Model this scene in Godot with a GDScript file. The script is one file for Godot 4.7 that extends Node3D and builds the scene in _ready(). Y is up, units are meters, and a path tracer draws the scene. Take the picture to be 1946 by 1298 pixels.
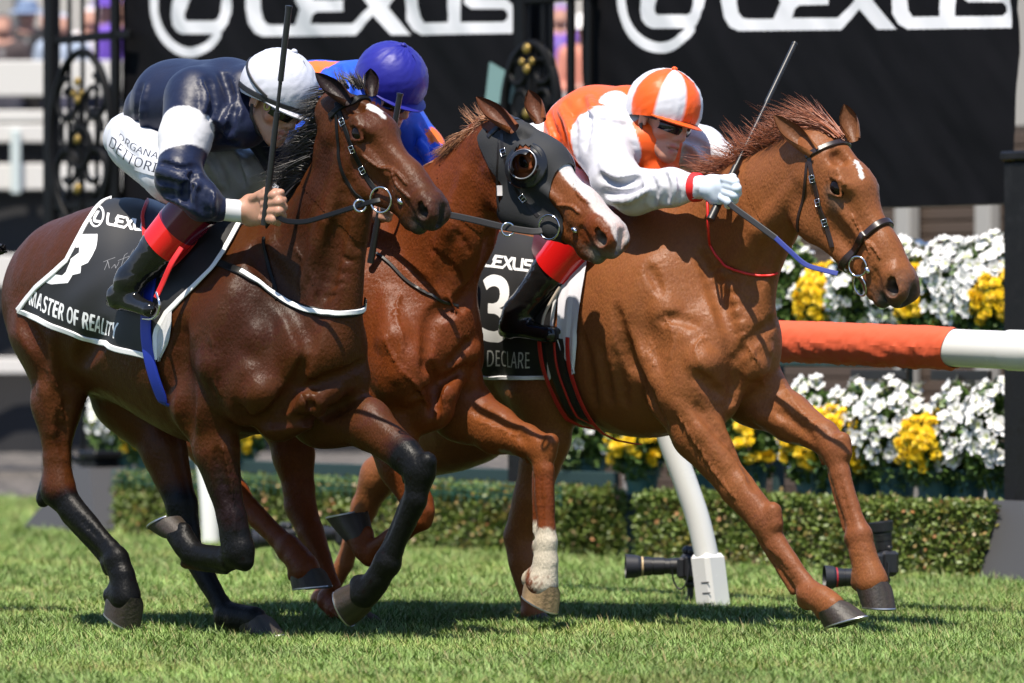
extends Node3D
# ---------------------------------------------------------------- constants of the view
const F := 10000.0          # focal length in photo pixels
const EYE := Vector3(0, 1.15, 0)
var taken := {}
var rng := RandomNumberGenerator.new()

# a vertical plane standing in the scene (origin, turned by yaw); points on it are read off the photograph and kept as metres
class Fr:
	var o: Vector3
	var b: Basis
	var yaw := 0.0
	func _init(origin: Vector3, yaw_deg: float):
		o = origin
		yaw = deg_to_rad(yaw_deg)
		b = Basis(Vector3.UP, -yaw)
	static func chest(px: float, dist: float, yaw_deg: float) -> Fr:
		return Fr.new(Vector3((px - 973.0) / F * dist, 0, -dist), yaw_deg)
	func loc(w: Vector3) -> Vector3:
		return b.transposed() * (w - o)
	func wor(p: Vector3) -> Vector3:
		return b * p + o
	func pix(px: float, py: float, l := 0.0) -> Vector3:
		var d := b.transposed() * Vector3((px - 973.0) / F, -(py - 649.0) / F, -1.0)
		var c := loc(EYE)
		return c + d * ((l - c.z) / d.z)
	func ray(px: float, py: float) -> Array:
		return [loc(EYE), (b.transposed() * Vector3((px - 973.0) / F, -(py - 649.0) / F, -1.0)).normalized()]
	func per(p: Vector3) -> float:      # metres per photo pixel at a local point
		return -wor(p).z / F
	func at_depth(px: float, py: float, dist: float) -> Vector3:
		return loc(Vector3((px - 973.0) / F * dist, EYE.y - (py - 649.0) / F * dist, -dist))

static func wpix(px: float, py: float, dist: float) -> Vector3:
	return Vector3((px - 973.0) / F * dist, EYE.y - (py - 649.0) / F * dist, -dist)

# ---------------------------------------------------------------- smooth bodies: tapered capsules joined by a smooth minimum, meshed as surface nets
class Field:
	var n := 0
	var M: Array[Basis] = []
	var A := PackedVector3Array()
	var E := PackedVector3Array()
	var IL := PackedFloat32Array()
	var RA := PackedFloat32Array()
	var DR := PackedFloat32Array()
	var BU := PackedFloat32Array()
	var K := PackedFloat32Array()
	var S := PackedFloat32Array()
	var OP := PackedByteArray()
	var CC := PackedVector3Array()
	var CR := PackedFloat32Array()
	var lo := Vector3(1e9, 1e9, 1e9)
	var hi := Vector3(-1e9, -1e9, -1e9)
	var noise: FastNoiseLite
	var namp := 0.0
	var nscale := Vector3.ONE
	var dabs := []               # paint: [a, b, r, soft, colour, ragged, z-side]
	var base := Color(0.5, 0.5, 0.5)
	var mottle := 0.06
	var pn := FastNoiseLite.new()
	func _init():
		pn.seed = 5
		pn.frequency = 14.0
	func add(a: Vector3, b: Vector3, ra: float, rb: float, k := 0.04, sw := 1.0, fr := Basis(), bulge := 0.0, cut := false):
		var m := Basis.from_scale(Vector3(1, 1, 1.0 / sw)) * fr.transposed()
		M.append(m)
		var sa := m * a
		var e := m * b - sa
		A.append(sa)
		E.append(e)
		IL.append(1.0 / maxf(e.length_squared(), 1e-9))
		RA.append(ra)
		DR.append(rb - ra)
		BU.append(bulge * 16.0)
		K.append(k)
		S.append(sqrt(minf(sw, 1.0)) if sw < 1.0 else 1.0)
		OP.append(1 if cut else 0)
		var r := maxf(ra, rb) + maxf(bulge, 0.0)
		CC.append((a + b) * 0.5)
		CR.append((b - a).length() * 0.5 + r * maxf(sw, 1.0))
		if not cut:
			var rv := Vector3(r, r, r) * maxf(sw, 1.0)
			lo = lo.min(a.min(b) - rv)
			hi = hi.max(a.max(b) + rv)
		n += 1
	func d(p: Vector3) -> float:
		var v := 1.0
		for i in n:
			var far := CC[i].distance_to(p) - CR[i]
			if OP[i] == 0:
				if far > v + K[i]:
					continue
			elif far > K[i] - v + 0.001:
				continue
			var q: Vector3 = M[i] * p - A[i]
			var t := clampf(q.dot(E[i]) * IL[i], 0.0, 1.0)
			var x := ((q - E[i] * t).length() - RA[i] - t * t * (DR[i] * (3.0 - 2.0 * t) + BU[i] * (1.0 - t) * (1.0 - t))) * S[i]
			var k := K[i]
			if OP[i] == 0:
				var g := maxf(k - absf(v - x), 0.0)
				v = minf(v, x) - g * g * 0.25 / k
			else:
				var g := maxf(k - absf(v + x), 0.0)
				v = maxf(v, -x) + g * g * 0.25 / k
		return v
	func grad(p: Vector3, e := 0.004) -> Vector3:
		return Vector3(d(p + Vector3(e, 0, 0)) - d(p - Vector3(e, 0, 0)), d(p + Vector3(0, e, 0)) - d(p - Vector3(0, e, 0)), d(p + Vector3(0, 0, e)) - d(p - Vector3(0, 0, e))).normalized()
	func march(o: Vector3, dir: Vector3, t0: float, t1: float) -> Vector3:   # first surface point along a ray; INF when missed
		var t := t0
		for i in 160:
			var x := d(o + dir * t)
			if x < 0.0006:
				return o + dir * t
			t += maxf(x * 0.75, 0.0012)
			if t > t1:
				break
		return Vector3.INF
	func dab(a: Vector3, b: Vector3, r: float, soft: float, c: Color, ragged := 0.0, side := 0):
		dabs.append([a, b, r, soft, c, ragged, side])
	func paint(p: Vector3) -> Color:
		var c := base * (1.0 + mottle * pn.get_noise_3dv(p) + mottle * 0.7 * pn.get_noise_3dv(p * 4.0))
		for e in dabs:
			var a: Vector3 = e[0]
			var ab: Vector3 = e[1] - a
			var t := clampf((p - a).dot(ab) / maxf(ab.length_squared(), 1e-9), 0.0, 1.0)
			var x: float = (p - a - ab * t).length() - e[2]
			if x > e[3] + e[5]:
				continue
			if e[5] > 0.0:
				x += e[5] * (pn.get_noise_3dv(p * 5.0) + 0.6 * pn.get_noise_3dv(p * 13.0))
			var w := smoothstep(e[3], -e[3], x)
			c = c.lerp(e[4] * (1.0 + mottle * 0.6 * pn.get_noise_3dv(p * 3.0)), w)
		c.a = 1.0
		return c
	static func inzone(p: Vector3, clip: Plane, zone: PackedVector3Array, zr: float) -> float:   # above 0 inside the finer grid's zone
		var ab := zone[1] - zone[0]
		var t := clampf((p - zone[0]).dot(ab) / ab.length_squared(), 0.0, 1.0)
		return minf(clip.distance_to(p), zr - (p - zone[0] - ab * t).length())
	# arrays of a mesh with cells of size h; keep only the side of the plane clip, with a slight shrink within band of it
	func mesh(h: float, clip := Plane(), zone := PackedVector3Array(), zr := 0.0, side := 1.0, shrink := 0.0, clo := Vector3.INF, chi := Vector3.INF) -> Array:
		var g0 := (lo if clo == Vector3.INF else clo) - Vector3.ONE * h * 2.0
		var g1 := (hi if chi == Vector3.INF else chi) + Vector3.ONE * h * 2.0
		var bn := Vector3i(((g1 - g0) / (h * 4.0)).ceil())
		var nx := bn.x * 4 + 1
		var ny := bn.y * 4 + 1
		var nz := bn.z * 4 + 1
		var D := PackedFloat32Array()
		D.resize(nx * ny * nz)
		D.fill(9.0)
		var clipped := clip != Plane()
		var half := h * 2.0 * 1.7321
		var act := PackedInt32Array()
		var use := PackedInt32Array()
		var um: Array[Basis] = []
		var cand := PackedInt32Array()
		var xs := PackedFloat32Array()
		var sup := Vector3i((bn.x + 3) / 4, (bn.y + 3) / 4, (bn.z + 3) / 4)
		var rs := h * 8.0 * 1.7321
		for sb in sup.x * sup.y * sup.z:
			var s0 := Vector3i(sb % sup.x, (sb / sup.x) % sup.y, sb / (sup.x * sup.y)) * 4
			var sc := g0 + Vector3(s0.x * 4 + 8, s0.y * 4 + 8, s0.z * 4 + 8) * h
			if clipped and inzone(sc, clip, zone, zr) * side < -rs - 0.03:
				continue
			cand.clear()
			for i in n:
				if CC[i].distance_to(sc) - CR[i] < rs + (half * 1.3 + K[i]) * 1.4:
					cand.append(i)
			if cand.is_empty():
				continue
			for sub in 64:
				var bx := s0.x + sub % 4
				var by := s0.y + (sub / 4) % 4
				var bz := s0.z + sub / 16
				if bx < bn.x and by < bn.y and bz < bn.z:
					var c := g0 + Vector3(bx * 4 + 2, by * 4 + 2, bz * 4 + 2) * h
					if clipped and inzone(c, clip, zone, zr) * side < -half - 0.03:
						continue
					use.clear()
					xs.clear()
					var best := 1.0
					var deep := 1.0
					for i in cand:
						var far := CC[i].distance_to(c) - CR[i]
						if far > (half * 1.3 + K[i]) * 1.4:
							continue
						var q: Vector3 = M[i] * c - A[i]
						var t := clampf(q.dot(E[i]) * IL[i], 0.0, 1.0)
						var x := ((q - E[i] * t).length() - RA[i] - t * t * (DR[i] * (3.0 - 2.0 * t) + BU[i] * (1.0 - t) * (1.0 - t))) * S[i]
						if x < half * 2.3 + K[i]:
							use.append(i)
							xs.append(x)
						if OP[i] == 1:
							continue
						best = minf(best, x - K[i] * 0.5)
						deep = minf(deep, x)
					if best > half * 1.25:
						continue
					if deep < -half * 2.2:
						# deep inside unless something cuts here
						var cutting := false
						for i in use:
							if OP[i] == 1:
								cutting = true
						if not cutting:
							continue
					var w := 0
					for u in use.size():       # drop what cannot reach past the nearest part
						if OP[use[u]] == 1 or xs[u] < deep + K[use[u]] + half * 3.2:
							use[w] = use[u]
							w += 1
					use.resize(w)
					act.append(bx + bn.x * (by + bn.y * bz))
					um.clear()
					for i in use:
						um.append(M[i])
					var un := use.size()
					var near_zone := shrink > 0.0 and clipped and inzone(c, clip, zone, zr) > -0.06 - half
					for kz in 5:
						for ky in 5:
							for kx in 5:
								var ix := bx * 4 + kx
								var iy := by * 4 + ky
								var iz := bz * 4 + kz
								var at := ix + nx * (iy + ny * iz)
								if D[at] < 8.0:
									continue
								var p := g0 + Vector3(ix, iy, iz) * h
								var v := 1.0
								for j in un:
									var i := use[j]
									var q: Vector3 = um[j] * p - A[i]
									var t := clampf(q.dot(E[i]) * IL[i], 0.0, 1.0)
									var x := ((q - E[i] * t).length() - RA[i] - t * t * (DR[i] * (3.0 - 2.0 * t) + BU[i] * (1.0 - t) * (1.0 - t))) * S[i]
									var k := K[i]
									if OP[i] == 0:
										var g := maxf(k - absf(v - x), 0.0)
										v = minf(v, x) - g * g * 0.25 / k
									else:
										var g := maxf(k - absf(v + x), 0.0)
										v = maxf(v, -x) + g * g * 0.25 / k
								if namp > 0.0 and absf(v) < h * 4.0:
									v += namp * noise.get_noise_3dv(p * nscale)
								if near_zone:
									v += shrink * smoothstep(-0.03, -0.01, inzone(p, clip, zone, zr))
								D[at] = v
		var V := PackedInt32Array()
		V.resize(nx * ny * nz)
		V.fill(-1)
		var pos := PackedVector3Array()
		var nor := PackedVector3Array()
		var col := PackedColorArray()
		var idx := PackedInt32Array()
		var sx := 1
		var sy := nx
		var sz := nx * ny
		var off := PackedInt32Array([0, sx, sy, sx + sy, sz, sx + sz, sy + sz, sx + sy + sz])
		var ec := PackedInt32Array([0,1, 2,3, 4,5, 6,7, 0,2, 1,3, 4,6, 5,7, 0,4, 1,5, 2,6, 3,7])
		var cv := PackedFloat32Array()
		cv.resize(8)
		for blk in act:
			var bx := blk % bn.x
			var by := (blk / bn.x) % bn.y
			var bz := blk / (bn.x * bn.y)
			for kz in 4:
				for ky in 4:
					for kx in 4:
						var ix := bx * 4 + kx
						var iy := by * 4 + ky
						var iz := bz * 4 + kz
						var at := ix + sy * iy + sz * iz
						var mask := 0
						for c in 8:
							var v := D[at + off[c]]
							cv[c] = v
							if v < 0.0:
								mask += 1
						if mask == 0 or mask == 8:
							continue
						if clipped and inzone(g0 + Vector3(ix + 0.5, iy + 0.5, iz + 0.5) * h, clip, zone, zr) * side < (0.0 if side > 0.0 else -0.012):
							continue
						var sum := Vector3.ZERO
						var cnt := 0
						for e in 12:
							var c0 := ec[e * 2]
							var c1 := ec[e * 2 + 1]
							var a := cv[c0]
							var b := cv[c1]
							if (a < 0.0) == (b < 0.0):
								continue
							var t := a / (a - b)
							sum += Vector3(c0 & 1, (c0 >> 1) & 1, c0 >> 2).lerp(Vector3(c1 & 1, (c1 >> 1) & 1, c1 >> 2), t)
							cnt += 1
						var g := Vector3(cv[1] - cv[0] + cv[3] - cv[2] + cv[5] - cv[4] + cv[7] - cv[6], cv[2] - cv[0] + cv[3] - cv[1] + cv[6] - cv[4] + cv[7] - cv[5], cv[4] - cv[0] + cv[5] - cv[1] + cv[6] - cv[2] + cv[7] - cv[3])
						V[at] = pos.size()
						var p := g0 + (Vector3(ix, iy, iz) + sum / cnt) * h
						pos.append(p)
						nor.append(g.normalized())
						col.append(paint(p))
		for blk in act:
			var bx := blk % bn.x
			var by := (blk / bn.x) % bn.y
			var bz := blk / (bn.x * bn.y)
			for kz in 4:
				for ky in 4:
					for kx in 4:
						var at := bx * 4 + kx + sy * (by * 4 + ky) + sz * (bz * 4 + kz)
						if V[at] < 0:
							continue
						var d0 := D[at] < 0.0
						if d0 != (D[at + sx] < 0.0) and by + ky > 0 and bz + kz > 0:
							quad(idx, V[at], V[at - sy], V[at - sy - sz], V[at - sz], d0)
						if d0 != (D[at + sy] < 0.0) and bx + kx > 0 and bz + kz > 0:
							quad(idx, V[at], V[at - sz], V[at - sx - sz], V[at - sx], d0)
						if d0 != (D[at + sz] < 0.0) and bx + kx > 0 and by + ky > 0:
							quad(idx, V[at], V[at - sx], V[at - sx - sy], V[at - sy], d0)
		return [pos, nor, col, idx]
	func quad(idx: PackedInt32Array, a: int, b: int, c: int, e: int, inside: bool):
		if b < 0 or c < 0 or e < 0:
			return
		if inside:
			idx.append_array(PackedInt32Array([a, c, b, a, e, c]))
		else:
			idx.append_array(PackedInt32Array([a, b, c, a, c, e]))

# ---------------------------------------------------------------- plain mesh builder
class MB:
	var pos := PackedVector3Array()
	var nor := PackedVector3Array()
	var col := PackedColorArray()
	var uv := PackedVector2Array()
	var idx := PackedInt32Array()
	var c := Color(1, 1, 1)
	func put(p: Vector3, nn: Vector3, u := Vector2.ZERO) -> int:
		pos.append(p)
		nor.append(nn)
		col.append(c)
		uv.append(u)
		return pos.size() - 1
	func tri(a: int, b: int, e: int):
		# wind so that the face agrees with its normals (clockwise fronts)
		if (pos[b] - pos[a]).cross(pos[e] - pos[a]).dot(nor[a] + nor[b] + nor[e]) > 0.0:
			idx.append_array(PackedInt32Array([a, e, b]))
		else:
			idx.append_array(PackedInt32Array([a, b, e]))
	func quad(a: int, b: int, e: int, f: int):
		tri(a, b, e)
		tri(a, e, f)
	func face(p: Array, out := Vector3.ZERO, uvs := []):     # flat polygon (convex), normal turned towards out
		var nn: Vector3 = (p[1] - p[0]).cross(p[2] - p[0]).normalized()
		if nn.dot(out) < 0.0:
			nn = -nn
		var ids := []
		for i in p.size():
			ids.append(put(p[i], nn, uvs[i] if uvs.size() else Vector2.ZERO))
		for i in range(1, p.size() - 1):
			tri(ids[0], ids[i], ids[i + 1])
	func box(t: Transform3D, s: Vector3, bev := 0.0):
		var h := s * 0.5
		if bev <= 0.0:
			for ax in 3:
				for sg in [-1.0, 1.0]:
					var u := (ax + 1) % 3
					var v := (ax + 2) % 3
					var q := []
					for w in [[-1, -1], [1, -1], [1, 1], [-1, 1]]:
						var p := Vector3.ZERO
						p[ax] = h[ax] * sg
						p[u] = h[u] * w[0]
						p[v] = h[v] * w[1]
						q.append(t * p)
					var o := Vector3.ZERO
					o[ax] = sg
					face(q, t.basis * o)
			return
		bev = minf(bev, minf(h.x, minf(h.y, h.z)) * 0.95)
		var i := h - Vector3.ONE * bev
		for ax in 3:
			for sg in [-1.0, 1.0]:
				var u := (ax + 1) % 3
				var v := (ax + 2) % 3
				var q := []
				for w in [[-1, -1], [1, -1], [1, 1], [-1, 1]]:
					var p := Vector3.ZERO
					p[ax] = h[ax] * sg
					p[u] = i[u] * w[0]
					p[v] = i[v] * w[1]
					q.append(t * p)
				var o := Vector3.ZERO
				o[ax] = sg
				face(q, t.basis * o)
				for su in [-1.0, 1.0]:      # edge strips between this face and the face across u
					if ax < u or true:
						var a1 := Vector3.ZERO
						a1[ax] = h[ax] * sg
						a1[u] = i[u] * su
						a1[v] = -i[v]
						var a2 := a1
						a2[v] = i[v]
						var b1 := a1
						b1[ax] = i[ax] * sg
						b1[u] = h[u] * su
						var b2 := b1
						b2[v] = i[v]
						var oo := Vector3.ZERO
						oo[ax] = sg
						oo[u] = su
						face([t * a1, t * a2, t * b2, t * b1], t.basis * oo)
		for a in [-1, 1]:
			for b in [-1, 1]:
				for e in [-1, 1]:
					var sgn := Vector3(a, b, e)
					face([t * (Vector3(h.x, i.y, i.z) * sgn), t * (Vector3(i.x, h.y, i.z) * sgn), t * (Vector3(i.x, i.y, h.z) * sgn)], t.basis * sgn)
	# tube along points with a radius at each; flat squashes the ring along the given up axis
	func tube(pts: PackedVector3Array, rad: PackedFloat32Array, sides := 8, caps := true, up := Vector3.ZERO, flat := 1.0, cols := PackedColorArray()):
		var n := pts.size()
		var ref := up if up != Vector3.ZERO else Vector3(0.31, 0.85, 0.42)
		var first := -1
		for i in n:
			var t := (pts[mini(i + 1, n - 1)] - pts[maxi(i - 1, 0)]).normalized()
			if absf(t.dot(ref.normalized())) > 0.97:
				ref = Vector3(0.9, 0.1, 0.4)
			var x := t.cross(ref).normalized()
			var y := x.cross(t).normalized()
			if up == Vector3.ZERO:
				ref = y
			if cols.size():
				c = cols[i]
			for s in sides + 1:
				var a := TAU * s / sides
				var v := x * cos(a) + y * sin(a) * flat
				var nn := (x * cos(a) * flat + y * sin(a)).normalized()
				var id := put(pts[i] + v * rad[i], nn, Vector2(float(s) / sides, float(i)))
				if first < 0:
					first = id
		for i in n - 1:
			for s in sides:
				var a := first + i * (sides + 1) + s
				quad(a, a + 1, a + sides + 2, a + sides + 1)
		if caps:
			for e in [0, n - 1]:
				var t := (pts[1] - pts[0]).normalized() * -1.0 if e == 0 else (pts[n - 1] - pts[n - 2]).normalized()
				var m := put(pts[e], t)
				var ids := []
				for s in sides + 1:
					ids.append(put(pos[first + e * (sides + 1) + s], t))
				for s in sides:
					tri(m, ids[s], ids[s + 1])
	# flat strap: a ribbon with thickness lying on normals
	func strap(pts: PackedVector3Array, nrm: PackedVector3Array, width: float, thick: float, closed := false):
		var n := pts.size()
		var prof := [Vector2(-0.5, -0.5), Vector2(-0.5, 0.2), Vector2(-0.36, 0.5), Vector2(0.36, 0.5), Vector2(0.5, 0.2), Vector2(0.5, -0.5)]
		var rows := []
		for i in n:
			var i0 := (i - 1 + n) % n if closed else maxi(i - 1, 0)
			var i1 := (i + 1) % n if closed else mini(i + 1, n - 1)
			var t := (pts[i1] - pts[i0]).normalized()
			var up := nrm[i]
			var sd := t.cross(up).normalized()
			up = sd.cross(t).normalized()
			var row := []
			for k in prof.size():
				var q: Vector2 = prof[k]
				var q0: Vector2 = prof[(k + 5) % 6]
				var q1: Vector2 = prof[(k + 1) % 6]
				var p := pts[i] + sd * q.x * width + up * q.y * thick
				for w in [[q0, q], [q, q1]]:
					var dd := Vector2((w[1].x - w[0].x) * width, (w[1].y - w[0].y) * thick)
					row.append(put(p, (sd * -dd.y + up * dd.x).normalized(), Vector2(q.x + 0.5, float(i))))
			rows.append(row)
		for i in (n if closed else n - 1):
			var r0: Array = rows[i]
			var r1: Array = rows[(i + 1) % n]
			for k in 6:
				var a := k * 2 + 1
				var b := (k * 2 + 2) % 12
				quad(r0[a], r0[b], r1[b], r1[a])
	func lathe(t: Transform3D, prof: Array, sides := 20):     # profile of Vector2(radius, height) about y
		var first := pos.size()
		var n := prof.size()
		for i in n:
			var p: Vector2 = prof[i]
			for w in 2:
				var q0: Vector2 = prof[maxi(i - 1, 0)] if w == 0 else p
				var q1: Vector2 = p if w == 0 else prof[mini(i + 1, n - 1)]
				var dd := (q1 - q0)
				if dd.length() < 1e-7:
					dd = Vector2(0, 1) if i > 0 and i < n - 1 else Vector2(1, 0)
				var nn := Vector2(dd.y, -dd.x).normalized()
				for s in sides + 1:
					var a := TAU * s / sides
					put(t * Vector3(p.x * cos(a), p.y, p.x * sin(a)), (t.basis * Vector3(nn.x * cos(a), nn.y, nn.x * sin(a))).normalized(), Vector2(float(s) / sides, float(i) / n))
		for i in n - 1:
			for s in sides:
				var a := first + (i * 2 + 1) * (sides + 1) + s
				var b := first + (i * 2 + 2) * (sides + 1) + s
				if (pos[a] - pos[a + 1]).length_squared() > 1e-12:
					tri(a, a + 1, b + 1)
				if (pos[b] - pos[b + 1]).length_squared() > 1e-12:
					tri(a, b + 1, b)
	func ball(o: Vector3, r: Vector3, b := Basis(), sides := 12):
		var prof := []
		var m := sides / 2
		var first := pos.size()
		for i in m + 1:
			var th := PI * i / m
			for s in sides + 1:
				var ph := TAU * s / sides
				var q := Vector3(sin(th) * cos(ph), cos(th), sin(th) * sin(ph))
				put(o + b * (q * r), (b * (q / r)).normalized(), Vector2(float(s) / sides, float(i) / m))
		for i in m:
			for s in sides:
				var a := first + i * (sides + 1) + s
				if i > 0:
					tri(a, a + 1, a + sides + 2)
				if i < m - 1:
					tri(a, a + sides + 2, a + sides + 1)
	func grid(rows: Array, uvs := true, thick := 0.0):     # rows of equally many Vector3; smooth normals; optional thickness
		var h := rows.size()
		var w: int = rows[0].size()
		var nn := []
		for j in h:
			var r := []
			for i in w:
				var dx: Vector3 = rows[j][mini(i + 1, w - 1)] - rows[j][maxi(i - 1, 0)]
				var dy: Vector3 = rows[mini(j + 1, h - 1)][i] - rows[maxi(j - 1, 0)][i]
				r.append(dx.cross(dy).normalized())
			nn.append(r)
		for side in (2 if thick > 0.0 else 1):
			var first := pos.size()
			for j in h:
				for i in w:
					var v: Vector3 = nn[j][i]
					put(rows[j][i] - v * (thick * side), v * (1.0 if side == 0 else -1.0), Vector2(float(i) / (w - 1), float(j) / (h - 1)))
			for j in h - 1:
				for i in w - 1:
					var a := first + j * w + i
					quad(a, a + 1, a + w + 1, a + w)
		if thick > 0.0:
			var rim := []
			for i in w: rim.append([0, i])
			for j in range(1, h): rim.append([j, w - 1])
			for i in range(w - 2, -1, -1): rim.append([h - 1, i])
			for j in range(h - 2, 0, -1): rim.append([j, 0])
			for q in rim.size():
				var a: Array = rim[q]
				var b: Array = rim[(q + 1) % rim.size()]
				var pa: Vector3 = rows[a[0]][a[1]]
				var pb: Vector3 = rows[b[0]][b[1]]
				var na: Vector3 = nn[a[0]][a[1]]
				var nb: Vector3 = nn[b[0]][b[1]]
				var o := (pb - pa).cross(na).normalized()
				var mid: Vector3 = rows[h / 2][w / 2]
				if o.dot(pa - mid) < 0.0:
					o = -o
				var ids := [put(pa, o), put(pb, o), put(pb - nb * thick, o), put(pa - na * thick, o)]
				quad(ids[0], ids[1], ids[2], ids[3])
	func append(a: Array):
		var f := pos.size()
		pos.append_array(a[0])
		nor.append_array(a[1])
		col.append_array(a[2])
		var z := PackedVector2Array()
		z.resize(a[0].size())
		uv.append_array(z)
		for i in a[3]:
			idx.append(i + f)
	static func curve(pts: PackedVector3Array, step := 0.02) -> PackedVector3Array:    # Catmull-Rom through points
		var out := PackedVector3Array()
		var n := pts.size()
		for i in n - 1:
			var a := pts[maxi(i - 1, 0)]
			var b := pts[i]
			var c := pts[i + 1]
			var e := pts[mini(i + 2, n - 1)]
			var m := maxi(1, int(ceil((c - b).length() / step)))
			for k in m:
				out.append(b.cubic_interpolate(c, a, e, float(k) / m))
		out.append(pts[n - 1])
		return out
	func done() -> ArrayMesh:
		var arr := []
		arr.resize(Mesh.ARRAY_MAX)
		arr[Mesh.ARRAY_VERTEX] = pos
		arr[Mesh.ARRAY_NORMAL] = nor
		arr[Mesh.ARRAY_COLOR] = col
		arr[Mesh.ARRAY_TEX_UV] = uv
		arr[Mesh.ARRAY_INDEX] = idx
		var m := ArrayMesh.new()
		m.add_surface_from_arrays(Mesh.PRIMITIVE_TRIANGLES, arr)
		return m

# ---------------------------------------------------------------- scene bookkeeping
func numbered(called: String) -> String:
	if not taken.has(called):
		taken[called] = 0
		return called
	taken[called] += 1
	return "%s_%03d" % [called, taken[called]]

func tag(o: Node3D, label: String, category: String, group := "", kind := "") -> Node3D:
	if label: o.set_meta("label", label)
	if category: o.set_meta("category", category)
	if group: o.set_meta("group", group)
	if kind: o.set_meta("kind", kind)
	return o

func thing(called: String, label: String, category: String, where := Transform3D(), group := "") -> Node3D:
	var o := Node3D.new()
	o.name = numbered(called)
	o.transform = where
	add_child(o)
	tag(o, label, category, group)
	return o

func part(called: String, m: Mesh, mat: Material, parent: Node3D = null, where := Transform3D()) -> MeshInstance3D:
	var o := MeshInstance3D.new()
	o.mesh = m
	o.material_override = mat
	o.transform = where
	if parent == null:
		o.name = numbered(called)
		add_child(o)
	else:
		var s := called
		var i := 0
		while parent.has_node(s):
			i += 1
			s = "%s_%03d" % [called, i]
		o.name = s
		parent.add_child(o)
	return o

func many(called: String, m: Mesh, mat: Material, xf: Array, parent: Node3D = null, cols := PackedColorArray()) -> MultiMeshInstance3D:
	var mm := MultiMesh.new()
	mm.transform_format = MultiMesh.TRANSFORM_3D
	mm.use_colors = cols.size() > 0
	mm.mesh = m
	mm.instance_count = xf.size()
	for i in xf.size():
		mm.set_instance_transform(i, xf[i])
		if cols.size():
			mm.set_instance_color(i, cols[i])
	var o := MultiMeshInstance3D.new()
	o.multimesh = mm
	o.material_override = mat
	o.name = numbered(called) if parent == null else called
	o.set_meta("kind", "stuff")
	if parent == null:
		add_child(o)
	else:
		parent.add_child(o, true)
	return o

static func lin(r: float, g: float, b: float) -> Color:      # a base colour given in linear light, for albedo_color
	return Color(r, g, b).linear_to_srgb()

func mat(c: Color, rough := 0.6, metal := 0.0) -> StandardMaterial3D:
	var m := StandardMaterial3D.new()
	m.albedo_color = c.linear_to_srgb()
	m.roughness = rough
	m.metallic = metal
	return m

func noise_tex(freq: float, normal := false, strength := 4.0, size := 512, sd := 1, octaves := 4) -> NoiseTexture2D:
	var n := FastNoiseLite.new()
	n.seed = sd
	n.frequency = freq
	n.fractal_octaves = octaves
	var t := NoiseTexture2D.new()
	t.width = size
	t.height = size
	t.seamless = true
	t.noise = n
	t.as_normal_map = normal
	t.bump_strength = strength
	return t

func setup():
	var cam := Camera3D.new()
	cam.name = "camera"
	cam.position = EYE
	var at := CameraAttributesPhysical.new()
	at.frustum_focal_length = 12.0 / (649.0 / F)
	at.exposure_aperture = 2.9
	at.frustum_focus_distance = 20.0
	at.frustum_near = 0.1
	at.frustum_far = 400.0
	cam.attributes = at
	add_child(cam)
	var e := Environment.new()
	e.background_mode = Environment.BG_SKY
	var sky := Sky.new()
	var sm := ProceduralSkyMaterial.new()
	sm.sky_top_color = Color(0.46, 0.60, 0.82)
	sm.sky_horizon_color = Color(0.86, 0.90, 0.94)
	sm.sky_energy_multiplier = 0.95
	sm.ground_bottom_color = Color(0.2, 0.22, 0.12)
	sm.ground_horizon_color = Color(0.5, 0.5, 0.45)
	sky.sky_material = sm
	e.sky = sky
	e.tonemap_mode = Environment.TONE_MAPPER_LINEAR
	e.tonemap_exposure = 1.65
	e.sdfgi_enabled = true
	e.ssao_enabled = true
	e.ssil_enabled = true
	var we := WorldEnvironment.new()
	we.name = "environment"
	we.environment = e
	add_child(we)
	var sun := DirectionalLight3D.new()
	sun.name = "sun"
	sun.light_energy = 1.6
	sun.light_angular_distance = 0.5
	sun.light_color = Color(1.0, 0.96, 0.9)
	sun.shadow_enabled = true
	sun.look_at_from_position(Vector3.ZERO, Vector3(0.16, -0.86, -0.40), Vector3.UP)
	add_child(sun)
# ---------------------------------------------------------------- printing: flat shapes filled into an image
func fill_poly(im: Image, p: PackedVector2Array, c: Color):
	var y0 := 1e9
	var y1 := -1e9
	for q in p:
		y0 = minf(y0, q.y)
		y1 = maxf(y1, q.y)
	var n := p.size()
	for y in range(maxi(0, int(floor(y0))), mini(im.get_height() - 1, int(ceil(y1))) + 1):
		var xs := []
		var yy := y + 0.5
		for i in n:
			var a := p[i]
			var b := p[(i + 1) % n]
			if (a.y <= yy) != (b.y <= yy):
				xs.append(a.x + (yy - a.y) / (b.y - a.y) * (b.x - a.x))
		xs.sort()
		for i in range(0, xs.size() - 1, 2):
			var x0 := int(round(xs[i]))
			var x1 := int(round(xs[i + 1]))
			if x1 > x0:
				im.fill_rect(Rect2i(x0, y, x1 - x0, 1), c)

func fill_stroke(im: Image, p: PackedVector2Array, w: float, c: Color):
	for i in p.size() - 1:
		var d := (p[i + 1] - p[i]).normalized().orthogonal() * w * 0.5
		fill_poly(im, PackedVector2Array([p[i] + d, p[i + 1] + d, p[i + 1] - d, p[i] - d]), c)
	for q in p:
		var k := PackedVector2Array()
		for s in 14:
			k.append(q + Vector2(cos(TAU * s / 14), sin(TAU * s / 14)) * w * 0.5)
		fill_poly(im, k, c)

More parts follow.
